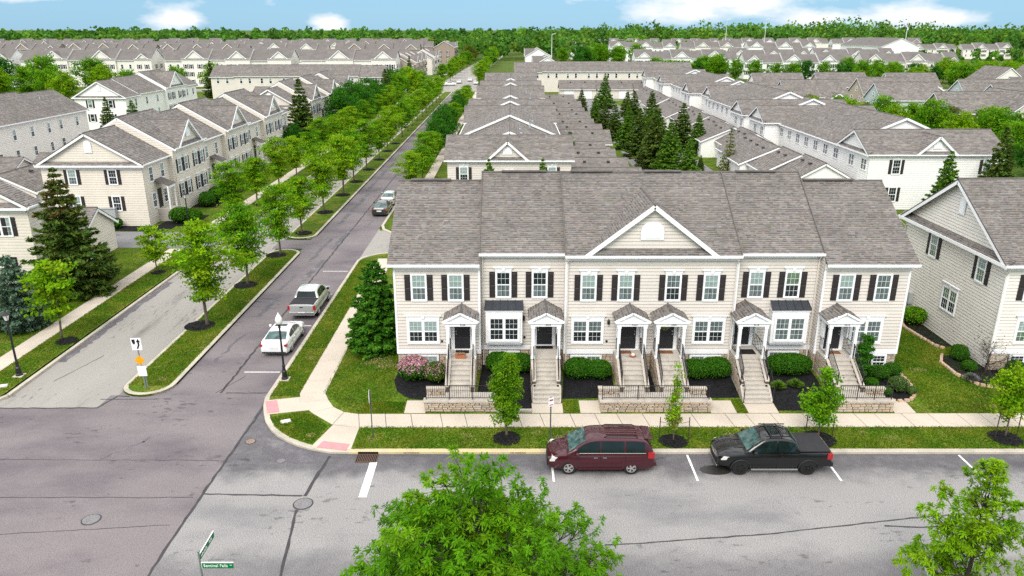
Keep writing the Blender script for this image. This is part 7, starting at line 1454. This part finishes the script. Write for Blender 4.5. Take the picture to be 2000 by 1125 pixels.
# stop sign, seen nearly edge on
t = thing('stop_sign', 'stop sign seen nearly edge on at the corner verge', 'stop sign', (-7.15, 34.35, .12), rad(-83)); part(MB().bar((0, 0, -.05), (0, 0, 2.7), .055, .05), 'post', 'post_green', t)
oc = [(.38 * math.cos(math.pi / 8 + math.pi / 4 * k), 2.35 + .38 * math.sin(math.pi / 8 + math.pi / 4 * k)) for k in range(8)]; p_ = plate(t, 'sign_plate', oc, -.035, 'sign_white'); flat(p_, 'red_face', [(x * .94, 2.35 + (z - 2.35) * .94) for x, z in oc], -.048, 'sign_red')
def mtext(name, s, size, par, loc, rot, mat): 
    return text(name, s, size, par, loc, rot, mat)
mtext('lettering', 'STOP', .26, p_, (0, -.055, 2.35), (math.pi / 2, 0, 0), 'sign_white')
t = thing('parking_sign', 'white parking sign on a thin green post before the second stair', 'traffic sign', (1.92, 33.55, .12), rad(25)); part(MB().bar((0, 0, -.05), (0, 0, 2.75), .05, .045), 'post', 'post_green', t); p_ = plate(t, 'sign_plate', [(-.15, 2.25), (.15, 2.25), (.15, 2.72), (-.15, 2.72)], -.03, 'sign_white'); flat(p_, 'red_band', [(-.1, 2.56), (.1, 2.56), (.1, 2.64), (-.1, 2.64)], -.043, 'sign_red'); flat(p_, 'red_arrow', [(-.1, 2.32), (.1, 2.32), (.1, 2.36), (-.1, 2.36)], -.043, 'sign_red')
# street name post
t = thing('street_name_sign', 'green street name blades on a grey post at the bottom left', 'street sign', (-10.6, 21.35, .12)); part(MB().path([(0, 0, -.1), (0, 0, 3.15)], .035, 8), 'post', 'galvanised', t); part(MB().lathe([(.05, 0), (.05, .05), (.02, .07)], 8), 'post_cap', 'galvanised', t, loc=(0, 0, 3.15))
b1 = part(MB().box(.05, 1.12, -.012, .012, 2.5, 2.72), 'name_blade', 'sign_green', t); part(MB().box(.04, 1.13, -.016, .016, 2.72, 2.745), 'blade_edge', 'sign_white', b1); part(MB().box(.04, .055, -.016, .016, 2.49, 2.72), 'blade_edge', 'sign_white', b1)
mtext('lettering', 'Sentinel Falls', .16, b1, (.52, -.018, 2.61), (math.pi / 2, 0, 0), 'sign_white'); mtext('lettering', 'W', .07, b1, (1.04, -.018, 2.63), (math.pi / 2, 0, 0), 'sign_white')
b2 = part(MB().box(-.012, .012, .05, 1.3, 2.8, 3.02), 'name_blade', 'sign_green', t); part(MB().box(-.016, .016, .04, 1.31, 3.02, 3.045), 'blade_edge', 'sign_white', b2); part(MB().box(-.016, .016, .04, 1.31, 2.785, 2.8), 'blade_edge', 'sign_white', b2)
mtext('lettering', 'Falls', .16, b2, (.018, .95, 2.91), (math.pi / 2, 0, math.pi / 2), 'sign_white')
m = MB()
for k in range(7): m.box(.013, .018, .14 + .075 * k, .19 + .075 * k, 2.85, 2.92 + .04 * (k % 2))
part(m, 'worn_lettering', 'globe', b2)
# mailbox
t = thing('mailbox', 'black mailbox on a white post at the bottom right', 'mailbox', (15.5, 23.05, .12)); part(MB().box(-.055, .055, -.055, .055, -.1, 1.25).box(-.07, .07, -.07, .07, 1.25, 1.28), 'post', 'trim_white', t); part(MB().lathe([(.03, 0), (.055, .04), (.05, .09), (.01, .12)], 10), 'finial', 'trim_white', t, loc=(0, 0, 1.28))
part(MB().bar((-.0, .0, .93), (-.05, .7, .93), .09, .07).bar((0, .06, .55), (-.03, .42, .88), .06, .06), 'arm', 'trim_white', t)
ar = [(-.09, 0), (.09, 0), (.09, .14)] + [(.09 * math.cos(math.pi * k / 8), .14 + .09 * math.sin(math.pi * k / 8)) for k in range(1, 8)] + [(-.09, .14)]
mbx = part(MB().slab([(-.05 + x, .14, .97 + z) for x, z in ar][::-1], (0, .52, 0)), 'box', 'plastic_black', t); part(MB().box(-.145, -.135, .45, .6, 1.0, 1.12), 'flag', 'sign_red', mbx); part(MB().box(-.1445, -.1385, .22, .42, 1.0, 1.1), 'number_plate', 'sign_white', mbx)
# hydrant by the alley lawn, far poles
t = thing('fire_hydrant', 'small red and white hydrant on the alley lawn corner', 'fire hydrant', (26.6, 131, .02)); part(MB().lathe([(.16, 0), (.16, .06), (.11, .08), (.11, .6), (.15, .62), (.13, .72), (.05, .8)], 10), 'barrel', 'sign_red', t); part(MB().lathe([(.07, -.18), (.07, .18)], 8), 'nozzle', 'sign_white', t, loc=(0, 0, .45), rot=(math.pi / 2, 0, 0))
for k, (x, y, h) in enumerate(((232, 470, 27), (330, 500, 25), (460, 520, 27), (150, 560, 26), (24, 480, 17), (190, 600, 27))):
    t = thing('light_mast', f'thin pale light mast over the far rows, {ORD[k]} in the set', 'light mast', (x, y, 0), 0, 'far light masts'); part(MB().path([(0, 0, 0), (0, 0, h)], [.28, .14], 6), 'mast', 'tower_paint', t); part(MB().bar((0, 0, h), (2.2, 0, h + .6), .3, .25), 'arm', 'tower_paint', t)
# stone edging of the beds
def edging(pts, lab):
    pts = dens(pts, .31); e = thing('stone_edging', lab, 'edging', (0, 0, 0)); er = random.Random(4)
    me = [MB().hexa([(-.14, -.09, 0), (.14, -.09, 0), (.14, .09, 0), (-.14, .09, 0)], [(-.125, -.075, .15), (.12, -.08, .14), (.125, .075, .15), (-.13, .07, .16)], er.choice([(1, 1, 1), (1.15, 1.05, .95), (.85, .8, .75)])).mesh('edging_stone', 'edging') for _ in range(5)]
    for p, q in zip(pts, pts[1:]):
        c = lerp(p, q, .5); ob('edging_stone', er.choice(me), e, (c[0], c[1], H(*c) - .02), math.atan2(q[1] - p[1], q[0] - p[0]) + er.uniform(-.1, .1))
edging([(20.95, 38.45), (21.6, 38.2), (22.4, 38.3), (22.95, 38.85), (23.1, 39.6), (23.05, 40.6), (22.95, 41.4)], 'curved stone edging round the right end bed'); edging([(28.4, 49.6), (27.2, 49.3), (26.9, 48.3), (27.1, 46.7), (27.3, 45.2), (27.7, 44.6)], 'wavy stone edging along the right-hand gable wall'); edging([(27.0, 43.7), (26.3, 42.5), (26.3, 40.9), (27.1, 39.75), (28.8, 39.3), (30.5, 39.3)], 'curved stone edging of the corner bed on the right')
tag(part(MB().box(-.85, 1.1, 37.08, 37.28, .1, .26), 'stone_edging', 'cast_stone', None), 'straight stone edging before the second house bed', 'edging')
t = thing('litter_bin', 'dark green bin standing by the meters of the right house', 'bin', (27.7, 51.6, .55)); part(MB().lathe([(.22, 0), (.26, .8), (.27, .82)], 12), 'barrel', 'dark_green', t); part(MB().lathe([(.29, .82), (.28, .88), (.1, .95)], 12), 'lid', 'dark_green', t)
t = thing('utility_cabinet', 'grey utility cabinet at the foot of the tan gable wall', 'utility cabinet', (-43.1, 78.75, 0)); part(MB().box(-1.1, 1.1, -.3, .2, .5, 2.0), 'cabinet', 'meter_grey', t); part(MB().box(-1.15, 1.15, -.36, .22, 2.0, 2.08), 'lid', 'meter_grey', t); part(MB().box(-.9, -.8, -.1, 0, 0, .5).box(.8, .9, -.1, 0, 0, .5), 'feet', 'iron', t)
